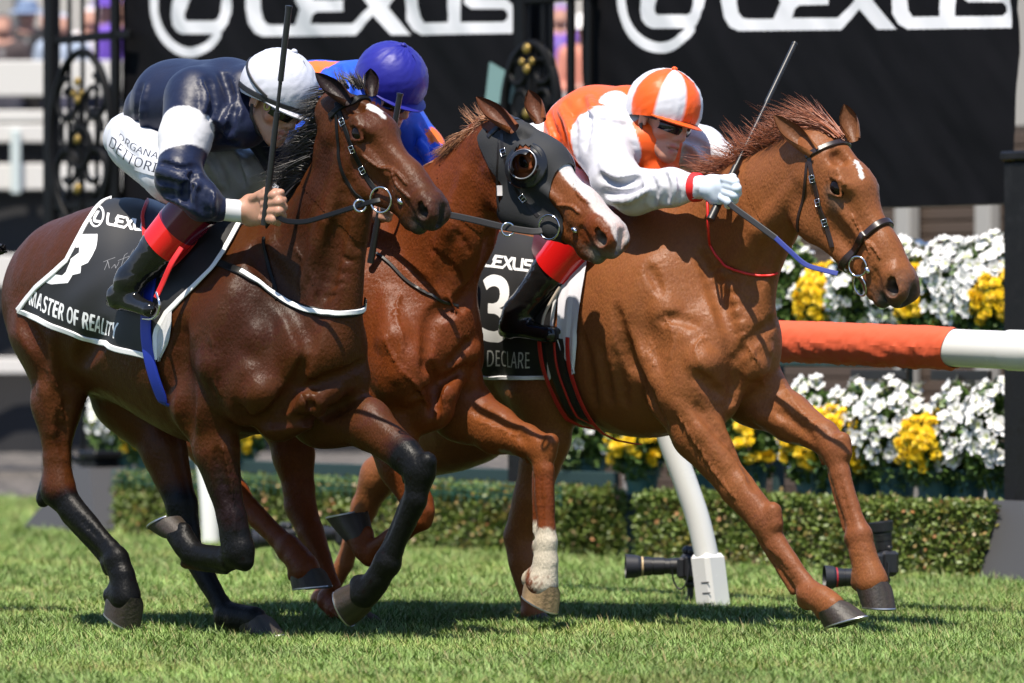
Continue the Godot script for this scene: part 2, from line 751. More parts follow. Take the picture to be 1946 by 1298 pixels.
# words, set with a system font: their triangles are filled into the image; x, y is the left end of the base line, hx/hy the size in pixels
func fill_text(im: Image, words: String, at: Vector2, wide: float, high: float, c: Color, bold := true, serif := false, skew := 0.0):
	var f := SystemFont.new()
	f.font_names = PackedStringArray(["Droid Serif" if serif else "Droid Sans"])
	f.font_weight = 700 if bold else 400
	var t := TextMesh.new()
	t.text = words
	t.font = f
	t.font_size = 64
	t.pixel_size = 0.01
	t.depth = 0.0
	t.curve_step = 1.0
	var a := t.surface_get_arrays(0)
	var v: PackedVector3Array = a[Mesh.ARRAY_VERTEX]
	var id: PackedInt32Array = a[Mesh.ARRAY_INDEX] if a[Mesh.ARRAY_INDEX] != null else PackedInt32Array(range(v.size()))
	var lo := Vector2(1e9, 1e9)
	var hi := Vector2(-1e9, -1e9)
	for q in v:
		lo = lo.min(Vector2(q.x, q.y))
		hi = hi.max(Vector2(q.x, q.y))
	for i in range(0, id.size(), 3):
		var k := PackedVector2Array()
		for j in 3:
			var q := v[id[i + j]]
			var x := (q.x - lo.x) / (hi.x - lo.x)
			var y := (q.y - lo.y) / (hi.y - lo.y)
			k.append(at + Vector2(x * wide + y * skew, -y * high))
		fill_poly(im, k, c)

# the sponsor's oval emblem and word, in its own units (the word's left edge 0, its height about 117), mapped by a callable
func emblem(im: Image, to: Callable, c: Color, sc: float):
	var m := func(a: Array) -> PackedVector2Array:
		var r := PackedVector2Array()
		for i in range(0, a.size(), 2):
			r.append(to.call(Vector2(a[i] - 1371.0, a[i + 1])))
		return r
	var ring := []
	for i in 41:
		var g := deg_to_rad(lerpf(40, 372, i / 40.0))
		ring.append(1257 + cos(g) * 76)
		ring.append(-7 + sin(g) * 98)
	fill_stroke(im, m.call(ring), 18 * sc, c)
	fill_poly(im, m.call([1248, -60, 1280, -60, 1256, -8, 1248, 12, 1248, 22, 1252, 28, 1308, 28, 1316, 24, 1320, 10, 1321, -20, 1338, -20, 1338, 15, 1334, 34, 1326, 48, 1316, 54, 1240, 54, 1228, 48, 1219, 36, 1217, 18, 1222, -8]), c)
	fill_poly(im, m.call([1371, -58, 1400, -58, 1401, 5, 1405, 24, 1413, 34, 1422, 36, 1469, 36, 1484, 4, 1474, -14, 1494, -58, 1585, -58, 1582, -36, 1520, -36, 1512, -14, 1575, -14, 1575, 9, 1520, 10, 1511, 17, 1506, 34, 1593, 34, 1626, 0, 1582, -58, 1618, -58, 1643, -24, 1672, -58, 1708, -58, 1661, 0, 1707, 56, 1669, 56, 1634, 17, 1600, 57, 1406, 59, 1390, 52, 1378, 34, 1372, 4]), c)
	fill_poly(im, m.call([1694, -58, 1724, -58, 1725, 0, 1728, 20, 1736, 32, 1787, 31, 1786, -58, 1815, -58, 1815, 31, 1900, 30, 1908, 22, 1908, 12, 1900, 4, 1836, 4, 1822, -6, 1820, -40, 1830, -56, 1915, -58, 1912, -37, 1850, -36, 1848, -18, 1906, -16, 1918, -4, 1918, 53, 1727, 56, 1710, 46, 1698, 26]), c)

# ---------------------------------------------------------------- the place
var bg: Fr                    # the line of the fence: x towards the right and the camera, z out of the fence towards the track

func ground():
	var gm := mat(Color(0.10, 0.085, 0.05), 1.0)
	var g := MB.new()
	g.face([Vector3(-400, -0.02, 200), Vector3(400, -0.02, 200), Vector3(400, -0.02, -600), Vector3(-400, -0.02, -600)], Vector3.UP)
	tag(part("ground", g.done(), gm), "bare earth running on beyond the racecourse", "ground", "", "structure")
	var lm := mat(Color(0.18, 0.30, 0.075), 1.0)
	lm.albedo_texture = noise_tex(0.03, false, 1, 512, 4)
	lm.uv1_triplanar = true
	lm.uv1_world_triplanar = true
	lm.uv1_scale = Vector3.ONE * 0.7
	var l := MB.new()
	var a := bg.wor(Vector3(-60, 0, -2.87))
	var b := bg.wor(Vector3(30, 0, -2.87))
	a.y = 0.0
	b.y = 0.0
	l.face([a, b, Vector3(60, 0, 40), Vector3(-90, 0, 40), Vector3(-90, 0, -20)], Vector3.UP)
	tag(part("lawn", l.done(), lm), "mown turf of the track", "lawn", "", "structure")
	var pm := mat(Color(0.34, 0.29, 0.24), 0.95)
	pm.albedo_texture = noise_tex(0.02, false, 1, 512, 6)
	pm.uv1_triplanar = true
	pm.uv1_world_triplanar = true
	pm.uv1_scale = Vector3.ONE * 0.4
	var p := MB.new()
	p.box(Transform3D(bg.b, bg.wor(Vector3(-15, 0.0, -8.9))), Vector3(90, 0.03, 12.0))
	tag(part("path", p.done(), pm), "pale brown gravel path behind the fence", "path", "", "structure")

func grass():
	var r := RandomNumberGenerator.new()
	r.seed = 11
	var gm := mat(Color.WHITE, 0.55)
	gm.vertex_color_use_as_albedo = true
	gm.backlight_enabled = true
	gm.backlight = Color(0.4, 0.55, 0.2)
	var tufts := []
	for v in 5:
		var m := MB.new()
		for i in 11:
			var an := r.randf() * TAU
			var o := Vector3(cos(an), 0, sin(an)) * sqrt(r.randf()) * 0.035
			var ln := r.randf_range(0.026, 0.060)
			var w := r.randf_range(0.0012, 0.0024)
			var lean := Vector3(r.randfn(0, .4), 1, r.randfn(0, .4)).normalized()
			var bend := Vector3(r.randfn(0, .35), -0.1, r.randfn(0, .35)) * ln
			var sd := lean.cross(Vector3(r.randf_range(-1, 1), 0, r.randf_range(-1, 1))).normalized() * w
			var dry := r.randf() < 0.13
			m.c = Color(0.45, 0.40, 0.20) if dry else Color(0.18, 0.32, 0.075).lerp(Color(0.31, 0.44, 0.15), r.randf())
			var nn := (lean.cross(sd).normalized() * 0.35 + Vector3(0, 1, .25)).normalized()
			var p1 := o + lean * ln * 0.55 + bend * 0.3
			var p2 := o + lean * ln + bend
			var ids := [m.put(o - sd, nn), m.put(o + sd, nn), m.put(p1 + sd * 0.8, nn), m.put(p1 - sd * 0.8, nn), m.put(p2, nn)]
			m.idx.append_array(PackedInt32Array([ids[0], ids[2], ids[1], ids[0], ids[3], ids[2], ids[3], ids[4], ids[2]]))
		tufts.append(m.done())
	var pn := FastNoiseLite.new()
	pn.seed = 8
	pn.frequency = 0.9
	var xf := [[], [], [], [], []]
	var cl := [PackedColorArray(), PackedColorArray(), PackedColorArray(), PackedColorArray(), PackedColorArray()]
	var d := 17.0
	while d < 40.0:
		var dens := 2600.0 if d < 24.0 else (1200.0 if d < 29.0 else 420.0)
		var step := 0.25
		var half := 0.0973 * d * 1.42 + 0.3
		var cnt := int(dens * step * half * 2.0)
		for i in cnt:
			var x := r.randf_range(-half, half)
			var z := -(d + r.randf() * step)
			var q := bg.loc(Vector3(x, 0, z))
			if q.z < -2.9 or (q.z < 0.3 and q.x > -8.6):
				continue
			var k := r.randi() % 5
			var s := r.randf_range(0.7, 1.25) * (1.0 if d < 24.0 else 1.35) * (1.0 + 0.25 * pn.get_noise_2d(x * 3.0, z * 3.0))
			xf[k].append(Transform3D(Basis(Vector3.UP, r.randf() * TAU).scaled(Vector3(s, s * r.randf_range(0.75, 1.2), s)), Vector3(x, 0, z)))
			var g := 0.96 + 0.48 * pn.get_noise_2d(x, z * 1.6) + r.randfn(0, 0.06)
			var wv := pn.get_noise_2d(x * 0.6 + 31.0, z)
			cl[k].append(Color(g * (1.0 + 0.35 * maxf(wv, 0.0)), g, g * 0.9))
		d += step
	var root := thing("grass", "sunlit green blades of the mown turf track under the horses", "grass")
	root.set_meta("kind", "stuff")
	for k in 5:
		many("grass_blades", tufts[k], gm, xf[k], root, cl[k])

func leafcard(m: MB, r: RandomNumberGenerator, o: Vector3, dir: Vector3, ln: float, w: float):
	var up := Vector3(r.randf_range(-1, 1), r.randf_range(-.2, 1), r.randf_range(-1, 1)).normalized()
	var sd := dir.cross(up).normalized() * w
	var nn := sd.cross(dir).normalized()
	if nn.y < 0:
		nn = -nn
	var a := m.put(o, nn)
	var b := m.put(o + dir * ln * 0.5 + sd - nn * w * 0.25, nn)
	var e := m.put(o + dir * ln + nn * -ln * 0.15, nn)
	var f := m.put(o + dir * ln * 0.5 - sd - nn * w * 0.25, nn)
	m.tri(a, b, e)
	m.tri(a, e, f)

func hedges():
	var r := RandomNumberGenerator.new()
	r.seed = 21
	var lm := mat(Color.WHITE, 0.5)
	lm.vertex_color_use_as_albedo = true
	lm.backlight_enabled = true
	lm.backlight = Color(0.2, 0.25, 0.06)
	var clumps := []
	for v in 4:
		var m := MB.new()
		for i in 7:
			m.c = Color(0.065, 0.110, 0.018).lerp(Color(0.16, 0.21, 0.045), r.randf())
			if r.randf() < 0.07:
				m.c = Color(0.25, 0.17, 0.07)
			leafcard(m, r, Vector3(r.randfn(0, .012), r.randfn(0, .012), r.randfn(0, .006)), Vector3(r.randfn(0, .7), r.randfn(0.3, .6), r.randfn(0.7, .4)).normalized(), r.randf_range(.017, .028), r.randf_range(.0065, .0095))
		clumps.append(m.done())
	var cm := mat(Color(0.11, 0.085, 0.05), 1.0)
	var runs := [[-2.55, 0.0, "clipped green box hedge below the flower pots beside the orange rail", false], [-7.45, -3.15, "clipped hedge topped with green netting behind the left horses' legs", true]]
	var nm := mat(Color(0.02, 0.105, 0.08), 0.7)
	for q in runs:
		var x0: float = q[0]
		var x1: float = q[1]
		var h := thing("box_hedge", q[2], "hedge", Transform3D(bg.b, bg.wor(Vector3((x0 + x1) * 0.5, 0, 0.12))), "hedges along the fence line")
		var L := x1 - x0
		var c := MB.new()
		c.box(Transform3D(Basis(), Vector3(0, 0.19, 0)), Vector3(L - 0.04, 0.34, 0.36), 0.03)
		part("branches", c.done(), cm, h)
		var sets := [[], [], [], []]
		var col := [PackedColorArray(), PackedColorArray(), PackedColorArray(), PackedColorArray()]
		var pn := FastNoiseLite.new()
		pn.seed = 3
		pn.frequency = 2.2
		for i in int(L * 2500.0):
			var face := r.randf()
			var x := r.randf_range(-L * 0.5, L * 0.5)
			var p: Vector3
			var nrm: Vector3
			if face < 0.50:
				var y := r.randf_range(0.045, 0.375)
				var bump := 0.025 * pn.get_noise_2d(x * 4.0, y * 8.0)
				p = Vector3(x, y, 0.185 + bump - r.randf() * 0.02)
				nrm = Vector3(0, 0.25, 1)
			elif face < 0.82:
				p = Vector3(x, 0.372 + 0.02 * pn.get_noise_2d(x * 5.0, 3.0) - r.randf() * 0.015, r.randf_range(-0.2, 0.2))
				nrm = Vector3(0, 1, 0.2)
			elif face < 0.92:
				p = Vector3(x, r.randf_range(0.05, 0.36), -0.185)
				nrm = Vector3(0, 0.2, -1)
			else:
				var sg := 1.0 if r.randf() < 0.5 else -1.0
				p = Vector3(sg * L * 0.5, r.randf_range(0.05, 0.37), r.randf_range(-0.19, 0.19))
				nrm = Vector3(sg, 0.2, 0)
			var b := Basis.looking_at(-nrm.normalized() + Vector3(r.randfn(0, .3), r.randfn(0, .3), r.randfn(0, .3)), Vector3.UP if absf(nrm.y) < 0.9 else Vector3.RIGHT)
			b = b * Basis(Vector3(0, 0, 1), r.randf() * TAU)
			var s := r.randf_range(0.8, 1.3)
			var k := r.randi() % 4
			sets[k].append(Transform3D(b.scaled(Vector3(s, s, s)), p))
			var low := pn.get_noise_2d(x * 1.5, p.y * 5.0)
			var g := 0.95 + 0.4 * low
			col[k].append(Color(g * (1.0 + (0.5 if low < -0.25 else 0.0)), g, g * 0.9))
		for k in 4:
			many("leaves", clumps[k], lm, sets[k], h, col[k])
		if q[3]:
			var nt := MB.new()
			for j in 4:
				var pts := PackedVector3Array()
				var rad := PackedFloat32Array()
				for i in 40:
					pts.append(Vector3(lerpf(-L * 0.5, L * 0.5, i / 39.0), 0.40 - j * 0.022 + 0.006 * sin(i * 1.3 + j * 2.0), 0.215 + 0.006 * sin(i * 0.9 + j)))
					rad.append(0.0026)
				nt.tube(pts, rad, 5)
			for i in 60:
				var x := lerpf(-L * 0.5, L * 0.5, i / 59.0)
				nt.tube(PackedVector3Array([Vector3(x, 0.40, 0.215), Vector3(x + 0.01, 0.30, 0.222)]), PackedFloat32Array([0.002, 0.002]), 4)
			part("netting", nt.done(), nm, h)

# ---------------------------------------------------------------- flowers: a pot, its leaves and every blossom
var blooms := {}
func make_blooms():
	var r := RandomNumberGenerator.new()
	r.seed = 77
	var wm := mat(Color.WHITE, 0.6)
	wm.vertex_color_use_as_albedo = true
	wm.backlight_enabled = true
	wm.backlight = Color(0.25, 0.25, 0.25)
	var ym := mat(Color.WHITE, 0.6)
	ym.vertex_color_use_as_albedo = true
	ym.backlight_enabled = true
	ym.backlight = Color(0.25, 0.16, 0.02)
	blooms.wm = wm
	blooms.ym = ym
	blooms.w = []
	blooms.y = []
	for v in 4:
		var m := MB.new()
		for p in 5:
			var a := TAU * p / 5.0 + r.randfn(0, .08)
			var ids := []
			for j in 3:
				for i in 4:
					var u := (i / 3.0 - 0.5) * 1.32
					var t := j / 2.0
					var rr := lerpf(0.004, 0.031, t) * (1.0 - 0.18 * (u * 2.0) ** 2 * t)
					var q := Vector3(cos(a + u) * rr, sin(a + u) * rr, -0.012 + 0.016 * sqrt(t) + 0.005 * sin(i * 2.1 + p + v) * t)
					m.c = Color(0.70, 0.70, 0.70) if j > 0 else Color(0.55, 0.60, 0.25)
					ids.append(m.put(q, Vector3(-cos(a + u) * 0.3, -sin(a + u) * 0.3, 1).normalized()))
			for j in 2:
				for i in 3:
					m.quad(ids[j * 4 + i], ids[j * 4 + i + 1], ids[j * 4 + i + 5], ids[j * 4 + i + 4])
		m.c = Color(0.35, 0.42, 0.12)
		m.tube(PackedVector3Array([Vector3(0, 0, -0.012), Vector3(0, -0.006, -0.045)]), PackedFloat32Array([0.005, 0.002]), 5)
		blooms.w.append(m.done())
		var y := MB.new()
		for ring in 4:
			var np: int = [9, 8, 6, 4][ring]
			for p in np:
				var a := TAU * p / np + ring * 0.4 + r.randfn(0, .1)
				var r0 := 0.003
				var r1: float = [0.029, 0.023, 0.016, 0.009][ring]
				var z0: float = [-0.004, 0.0, 0.004, 0.008][ring]
				var tilt: float = [0.001, 0.009, 0.013, 0.013][ring]
				y.c = Color(0.80, 0.58, 0.010).lerp(Color(0.80, 0.46, 0.006), r.randf() * 0.6)
				var w := 0.5
				var nn := Vector3(-cos(a) * 0.4, -sin(a) * 0.4, 1).normalized()
				var c0 := y.put(Vector3(cos(a) * r0, sin(a) * r0, z0), nn)
				var c1 := y.put(Vector3(cos(a - w) * r1 * 0.8, sin(a - w) * r1 * 0.8, z0 + tilt * 0.8), nn)
				var c2 := y.put(Vector3(cos(a) * r1, sin(a) * r1, z0 + tilt + r.randfn(0, .0015)), nn)
				var c3 := y.put(Vector3(cos(a + w) * r1 * 0.8, sin(a + w) * r1 * 0.8, z0 + tilt * 0.8), nn)
				y.tri(c0, c1, c2)
				y.tri(c0, c2, c3)
		y.c = Color(0.10, 0.16, 0.03)
		y.tube(PackedVector3Array([Vector3(0, 0, -0.002), Vector3(0, -0.006, -0.04)]), PackedFloat32Array([0.006, 0.002]), 5)
		blooms.y.append(y.done())
	var lm := mat(Color.WHITE, 0.5)
	lm.vertex_color_use_as_albedo = true
	lm.backlight_enabled = true
	lm.backlight = Color(0.15, 0.22, 0.05)
	blooms.lm = lm
	var lv := MB.new()
	for i in 6:
		lv.c = Color(0.045, 0.10, 0.02).lerp(Color(0.11, 0.18, 0.04), r.randf())
		leafcard(lv, r, Vector3(r.randfn(0, .012), r.randfn(0, .012), 0), Vector3(r.randfn(0, .8), r.randfn(0, .7), r.randfn(.5, .4)).normalized(), r.randf_range(.03, .05), r.randf_range(.011, .016))
	blooms.leaf = lv.done()
	blooms.pot_m = mat(Color(0.03, 0.10, 0.10), 0.5)
	var pot := MB.new()
	pot.lathe(Transform3D(), [Vector2(0.001, 0.0), Vector2(0.075, 0.0), Vector2(0.098, 0.145), Vector2(0.108, 0.145), Vector2(0.108, 0.17), Vector2(0.098, 0.17), Vector2(0.094, 0.15), Vector2(0.001, 0.15)], 20)
	blooms.pot = pot.done()

func flower(x: float, y: float, z: float, white: bool, count: int, rad: Vector3, label: String, sd: int):
	var r := RandomNumberGenerator.new()
	r.seed = sd
	var t := thing("petunia_plant" if white else "marigold_plant", label, "flowers", Transform3D(bg.b, bg.wor(Vector3(x, y, z))), "potted flowers along the fence")
	part("pot", blooms.pot, blooms.pot_m, t)
	rad = rad * Vector3(1.12, 1.12, 1.15)
	var c := Vector3(0, 0.13 + rad.y * 0.72, 0.02)
	var xf := []
	var col := PackedColorArray()
	for i in 420:
		var d := Vector3(r.randfn(0, 1), r.randfn(0, 1), r.randfn(0, 1)).normalized()
		if d.y < -0.93:
			continue
		var p := c + d * rad * r.randf_range(0.45, 0.98) + Vector3(0, -0.02, 0)
		var b := Basis.looking_at(-(d + Vector3(r.randfn(0, .4), r.randfn(0.2, .4), r.randfn(0, .4))).normalized(), Vector3(0.1, 1, 0.2).normalized()) * Basis(Vector3(0, 0, 1), r.randf() * TAU)
		xf.append(Transform3D(b.scaled(Vector3.ONE * r.randf_range(.8, 1.3)), p))
		var g := r.randf_range(0.65, 1.25)
		col.append(Color(g, g, g))
	many("leaves", blooms.leaf, blooms.lm, xf, t, col)
	for i in int(count * (1.55 if white else 2.2)):
		var d := Vector3(r.randfn(0, 1), r.randfn(0.35, .8), r.randfn(0.55, .9)).normalized()
		if d.y < -0.55 or d.z < -0.6:
			continue
		var p := c + d * rad * r.randf_range(0.92, 1.1)
		var look := (d + Vector3(0, 0.15, 0.55) + Vector3(r.randfn(0, .25), r.randfn(0, .25), r.randfn(0, .25))).normalized()
		var b := Basis.looking_at(-look, Vector3(0.1, 1, 0.13).normalized()) * Basis(Vector3(0, 0, 1), r.randf() * TAU)
		var set: Array = blooms.w if white else blooms.y
		part("blossom", set[r.randi() % 4], blooms.wm if white else blooms.ym, t, Transform3D(b.scaled(Vector3.ONE * r.randf_range(.95, 1.4)), p))

func flowers():
	make_blooms()
	var names := {true: "white", false: "yellow"}
	# [photo x, tier, white, blossoms, half-width in metres, label]
	var list := [
		[1908, 0, true, 60, .17, "white petunias in the lower row, next to the dark post at far right"],
		[1838, 0, true, 46, .13, "white petunias in the lower row, second from the dark post"],
		[1778, 0, false, 34, .12, "yellow marigolds low in the lower row, below the rail's white end"],
		[1705, 0, true, 70, .19, "biggest mound of white petunias in the lower row, under the orange wrap"],
		[1640, 0, true, 40, .14, "white petunias behind the chestnut's raised knee in the lower row"],
		[1602, 0, false, 44, .13, "yellow marigolds around the chestnut's raised knee in the lower row"],
		[1545, 0, true, 36, .13, "white petunias above the chestnut's forearm in the lower row"],
		[1552, 0, false, 34, .10, "yellow marigolds left of the chestnut's raised cannon, lowest in the row"],
		[1425, 0, false, 26, .11, "yellow marigolds between the leading chestnut's forelegs"],
		[1330, 0, true, 30, .12, "white petunias hidden behind the leading chestnut's near foreleg"],
		[1220, 0, false, 44, .12, "yellow marigolds under the leading chestnut's belly, beside the white rail leg"],
		[1115, 0, true, 40, .14, "white petunias under the leading chestnut's belly, next to its hind leg"],
		[815, 0, false, 34, .12, "yellow marigolds showing between the front horse and the middle horse's forelegs"],
		[455, 0, false, 30, .12, "yellow marigolds showing under the front horse's chest"],
		[285, 0, false, 30, .10, "yellow marigolds showing under the front horse's belly"],
		[225, 0, true, 46, .15, "white petunias behind the front horse's near hind leg"],
		[1880, 1, true, 70, .17, "tall white petunias in the upper row, next to the dark post"],
		[1912, 1, false, 30, .09, "yellow marigolds at the end of the upper row, against the dark post"],
		[1820, 1, true, 66, .15, "white petunias in the upper row, right of the chestnut's nose"],
		[1772, 1, false, 44, .12, "yellow marigolds in the upper row, just right of the chestnut's nose"],
		[1720, 1, true, 50, .14, "white petunias in the upper row, behind the chestnut's nose"],
		[1640, 1, true, 40, .13, "white petunias in the upper row, behind the chestnut's mouth"],
		[1580, 1, false, 50, .13, "yellow marigolds in the upper row, under the chestnut's jaw"],
		[1510, 1, true, 60, .15, "white petunias in the upper row, between the chestnut's throat and the rail"]]
	for i in list.size():
		var q: Array = list[i]
		var z := -0.22 if q[1] == 0 else -0.36
		if not q[2] and q[1] == 0:
			z = -0.12
		var x := bg.pix(q[0], 700, z).x
		var y := 0.36 if q[1] == 0 else 1.07
		var rad := Vector3(q[4], (0.25 if q[2] else 0.17) if q[1] == 0 else (0.24 if q[2] else 0.17), 0.15)
		flower(x, y, z, q[2], q[3], rad, q[5], 100 + i)
	# the stands that carry them
	var wm := mat(Color(0.012, 0.035, 0.035), 0.7)
	var s := thing("flower_stand", "dark green two-tier flower stand behind the right hedge", "stand", Transform3D(bg.b, bg.wor(Vector3(-1.27, 0, -0.28))))
	var m := MB.new()
	m.box(Transform3D(Basis(), Vector3(0, 0.33, 0)), Vector3(2.5, 0.05, 0.42), 0.008)
	part("lower_shelf", m.done(), wm, s)
	m = MB.new()
	m.box(Transform3D(Basis(), Vector3(0.1, 1.045, -0.08)), Vector3(2.2, 0.045, 0.3), 0.008)
	part("upper_shelf", m.done(), wm, s)
	for x in [-1.1, -0.1, 1.15]:
		m = MB.new()
		m.box(Transform3D(Basis(), Vector3(x, 0.52, -0.2)), Vector3(0.05, 1.0, 0.05), 0.006)
		part("upright", m.done(), wm, s)
	for x in [-0.18, 0.42]:
		m = MB.new()
		m.box(Transform3D(Basis(), Vector3(x + 0.2, 0.985, 0.08)), Vector3(0.42, 0.05, 0.03), 0.004)
		part("tray", m.done(), mat(Color(0.012, 0.011, 0.011), 0.5), s)
	var s2 := thing("flower_stand", "dark green low flower stand behind the netted hedge", "stand", Transform3D(bg.b, bg.wor(Vector3(-5.3, 0, -0.25))))
	m = MB.new()
	m.box(Transform3D(Basis(), Vector3(0, 0.33, 0)), Vector3(4.2, 0.05, 0.42), 0.008)
	part("shelf", m.done(), wm, s2)
	m = MB.new()
	m.box(Transform3D(Basis(), Vector3(0, 0.41, 0.17)), Vector3(4.2, 0.11, 0.02), 0.004)
	part("front_board", m.done(), wm, s2)
	for x in [-2.0, 0.0, 2.0]:
		m = MB.new()
		m.box(Transform3D(Basis(), Vector3(x, 0.152, 0)), Vector3(0.06, 0.303, 0.3), 0.006)
		part("leg", m.done(), wm, s2)

# ---------------------------------------------------------------- fence line: banners, posts, iron gates
func banner(px0: float, px1: float, fx: float, fy: float, ox: float, oy: float, label: String, sd: int):
	var l := -0.35
	var a := bg.pix(px0, 400, l)
	var b := bg.pix(px1, 400, l)
	var y0 := 1.82
	var y1 := 3.9
	var W := 1280
	var Hh := 1024
	var im := Image.create(W, Hh, false, Image.FORMAT_RGB8)
	im.fill(lin(0.0065, 0.0065, 0.008))
	var to := func(q: Vector2) -> Vector2:
		var p := bg.pix(ox + q.x * fx, oy + q.y * fy, l)
		return Vector2((p.x - a.x) / (b.x - a.x) * W, (y1 - p.y) / (y1 - y0) * Hh)
	var one: Vector2 = to.call(Vector2(1, 0)) - to.call(Vector2(0, 0))
	emblem(im, to, lin(0.66, 0.66, 0.69), one.length() * 0.95)
	var m := mat(Color.WHITE, 0.75)
	m.albedo_texture = ImageTexture.create_from_image(im)
	m.metallic_specular = 0.18
	var r := FastNoiseLite.new()
	r.seed = sd
	r.frequency = 0.6
	var rows := []
	for j in 41:
		var row := []
		for i in 61:
			var x := lerpf(a.x, b.x, i / 60.0)
			var y := lerpf(y1, y0, j / 40.0)
			var fold := 0.035 * r.get_noise_2d(x * 1.2 + y * 1.6, y * 0.7) + 0.012 * r.get_noise_2d(x * 7.0 + y * 6.0, y * 1.5) + 0.010 * sin(x * 9.0) * smoothstep(0.5, 0.0, y - y0)
			row.append(Vector3(x - a.x, y, fold))
		rows.append(row)
	var mb := MB.new()
	mb.grid(rows, true, 0.003)
	var t := thing("banner", label, "banner", Transform3D(bg.b, bg.wor(Vector3(a.x, 0, l))), "sponsor banners on the fence")
	part("cloth", mb.done(), m, t)
	mb = MB.new()
	mb.box(Transform3D(Basis(), Vector3((b.x - a.x) * 0.5, y0 + 0.02, -0.03)), Vector3(b.x - a.x, 0.05, 0.03), 0.006)
	part("bottom_bar", mb.done(), mat(Color(0.012, 0.012, 0.013), 0.5), t)

func scroll(m: MB, o: Vector3, r: float, a0: float, a1: float, w: float, squash := 1.0, shrink := 0.0):
	var p := PackedVector3Array()
	var q := PackedFloat32Array()
	for i in 25:
		var t := i / 24.0
		var a := deg_to_rad(lerpf(a0, a1, t))
		var rr := r * (1.0 - shrink * t)
		p.append(o + Vector3(cos(a) * rr, sin(a) * rr * squash, 0))
		q.append(w)
	m.tube(p, q, 6, true)

func iron_panel(px0: float, px1: float, bars: Array, cx: float, ys: Array, label: String, thick: Array):
	# wrought-iron gate panel standing in the fence line; measures are read off the photograph on the plane l
	var l := -0.28
	var o := bg.pix(px0, 649, l)
	var iron := mat(Color(0.004, 0.004, 0.0045), 0.5)
	iron.metallic_specular = 0.25
	var gold := mat(Color(0.30, 0.20, 0.05), 0.35, 0.6)
	var t := thing("iron_gate", label, "gate", Transform3D(bg.b, bg.wor(Vector3(o.x, 0, l))), "ornate iron gates in the fence")
	var X := func(px: float, py: float) -> Vector3:
		var p := bg.pix(px, py, l)
		return Vector3(p.x - o.x, p.y, 0)
	for i in bars.size():
		var c: Vector3 = X.call(bars[i], 649)
		var m := MB.new()
		var w: float = thick[i]
		m.box(Transform3D(Basis(), Vector3(c.x, 1.9, 0)), Vector3(w, 3.8, w * 0.6), w * 0.12)
		part("post" if w > 0.06 else "bar", m.done(), iron, t)
	var left: Vector3 = X.call(px0, 649)
	var right: Vector3 = X.call(px1, 649)
	for y in ys:
		var m := MB.new()
		m.box(Transform3D(Basis(), Vector3((left.x + right.x) * 0.5, y, 0)), Vector3(right.x - left.x, 0.05, 0.045), 0.006)
		part("rail", m.done(), iron, t)
	var c: Vector3 = X.call(cx, 649)
	var k := (right.x - left.x) * 0.36
	for s in [1.0, -1.0]:
		for e in [[0.0, 2.38, 1.0, 90, 90 + s * 180, 0.026, 1.55, 0.0], [s * .42, 2.62, .42, 90, 90 - s * 400, .019, 1.0, .55], [s * .42, 2.2, .45, -90, -90 + s * 400, .02, 1.0, .55], [s * .4, 2.42, .3, 0, 400, .016, 1.3, .4], [s * .75, 1.25, .5, 0, 380, .02, 1.2, .3], [0.0, .75, .95, 90, 90 + s * 180, .022, 1.0, 0.0], [s * .45, .72, .4, 0, 420, .018, 1.0, .5]]:
			var m := MB.new()
			scroll(m, Vector3(c.x + e[0] * k, e[1], 0.02), k * e[2], e[3], e[4], e[5], e[6], e[7])
			part("scroll", m.done(), iron, t)
	var m := MB.new()
	m.tube(PackedVector3Array([Vector3(c.x, 1.7, 0.02), Vector3(c.x, 2.7, 0.02)]), PackedFloat32Array([0.022, 0.022]), 8)
	scroll(m, Vector3(c.x, 2.33, 0.03), k * 0.36, 0, 360, 0.016)
	part("stem", m.done(), iron, t)
	for q in [[0, 2.73, .03], [-.045, 2.66, .022], [.045, 2.66, .022], [0, 2.62, .028], [0, 2.38, .03], [0, 2.08, .035]]:
		m = MB.new()
		m.ball(Vector3(c.x + q[0], q[1], 0.05), Vector3(q[2], q[2], q[2] * 0.6))
		part("rosette", m.done(), gold, t)
	m = MB.new()
	var ring := PackedVector3Array()
	var rr := PackedFloat32Array()
	for i in 25:
		ring.append(Vector3(c.x + cos(TAU * i / 24) * 0.075, 1.72 + sin(TAU * i / 24) * 0.1, 0.06))
		rr.append(0.022)
	m.tube(ring, rr, 8, false)
	part("gold_ring", m.done(), gold, t)

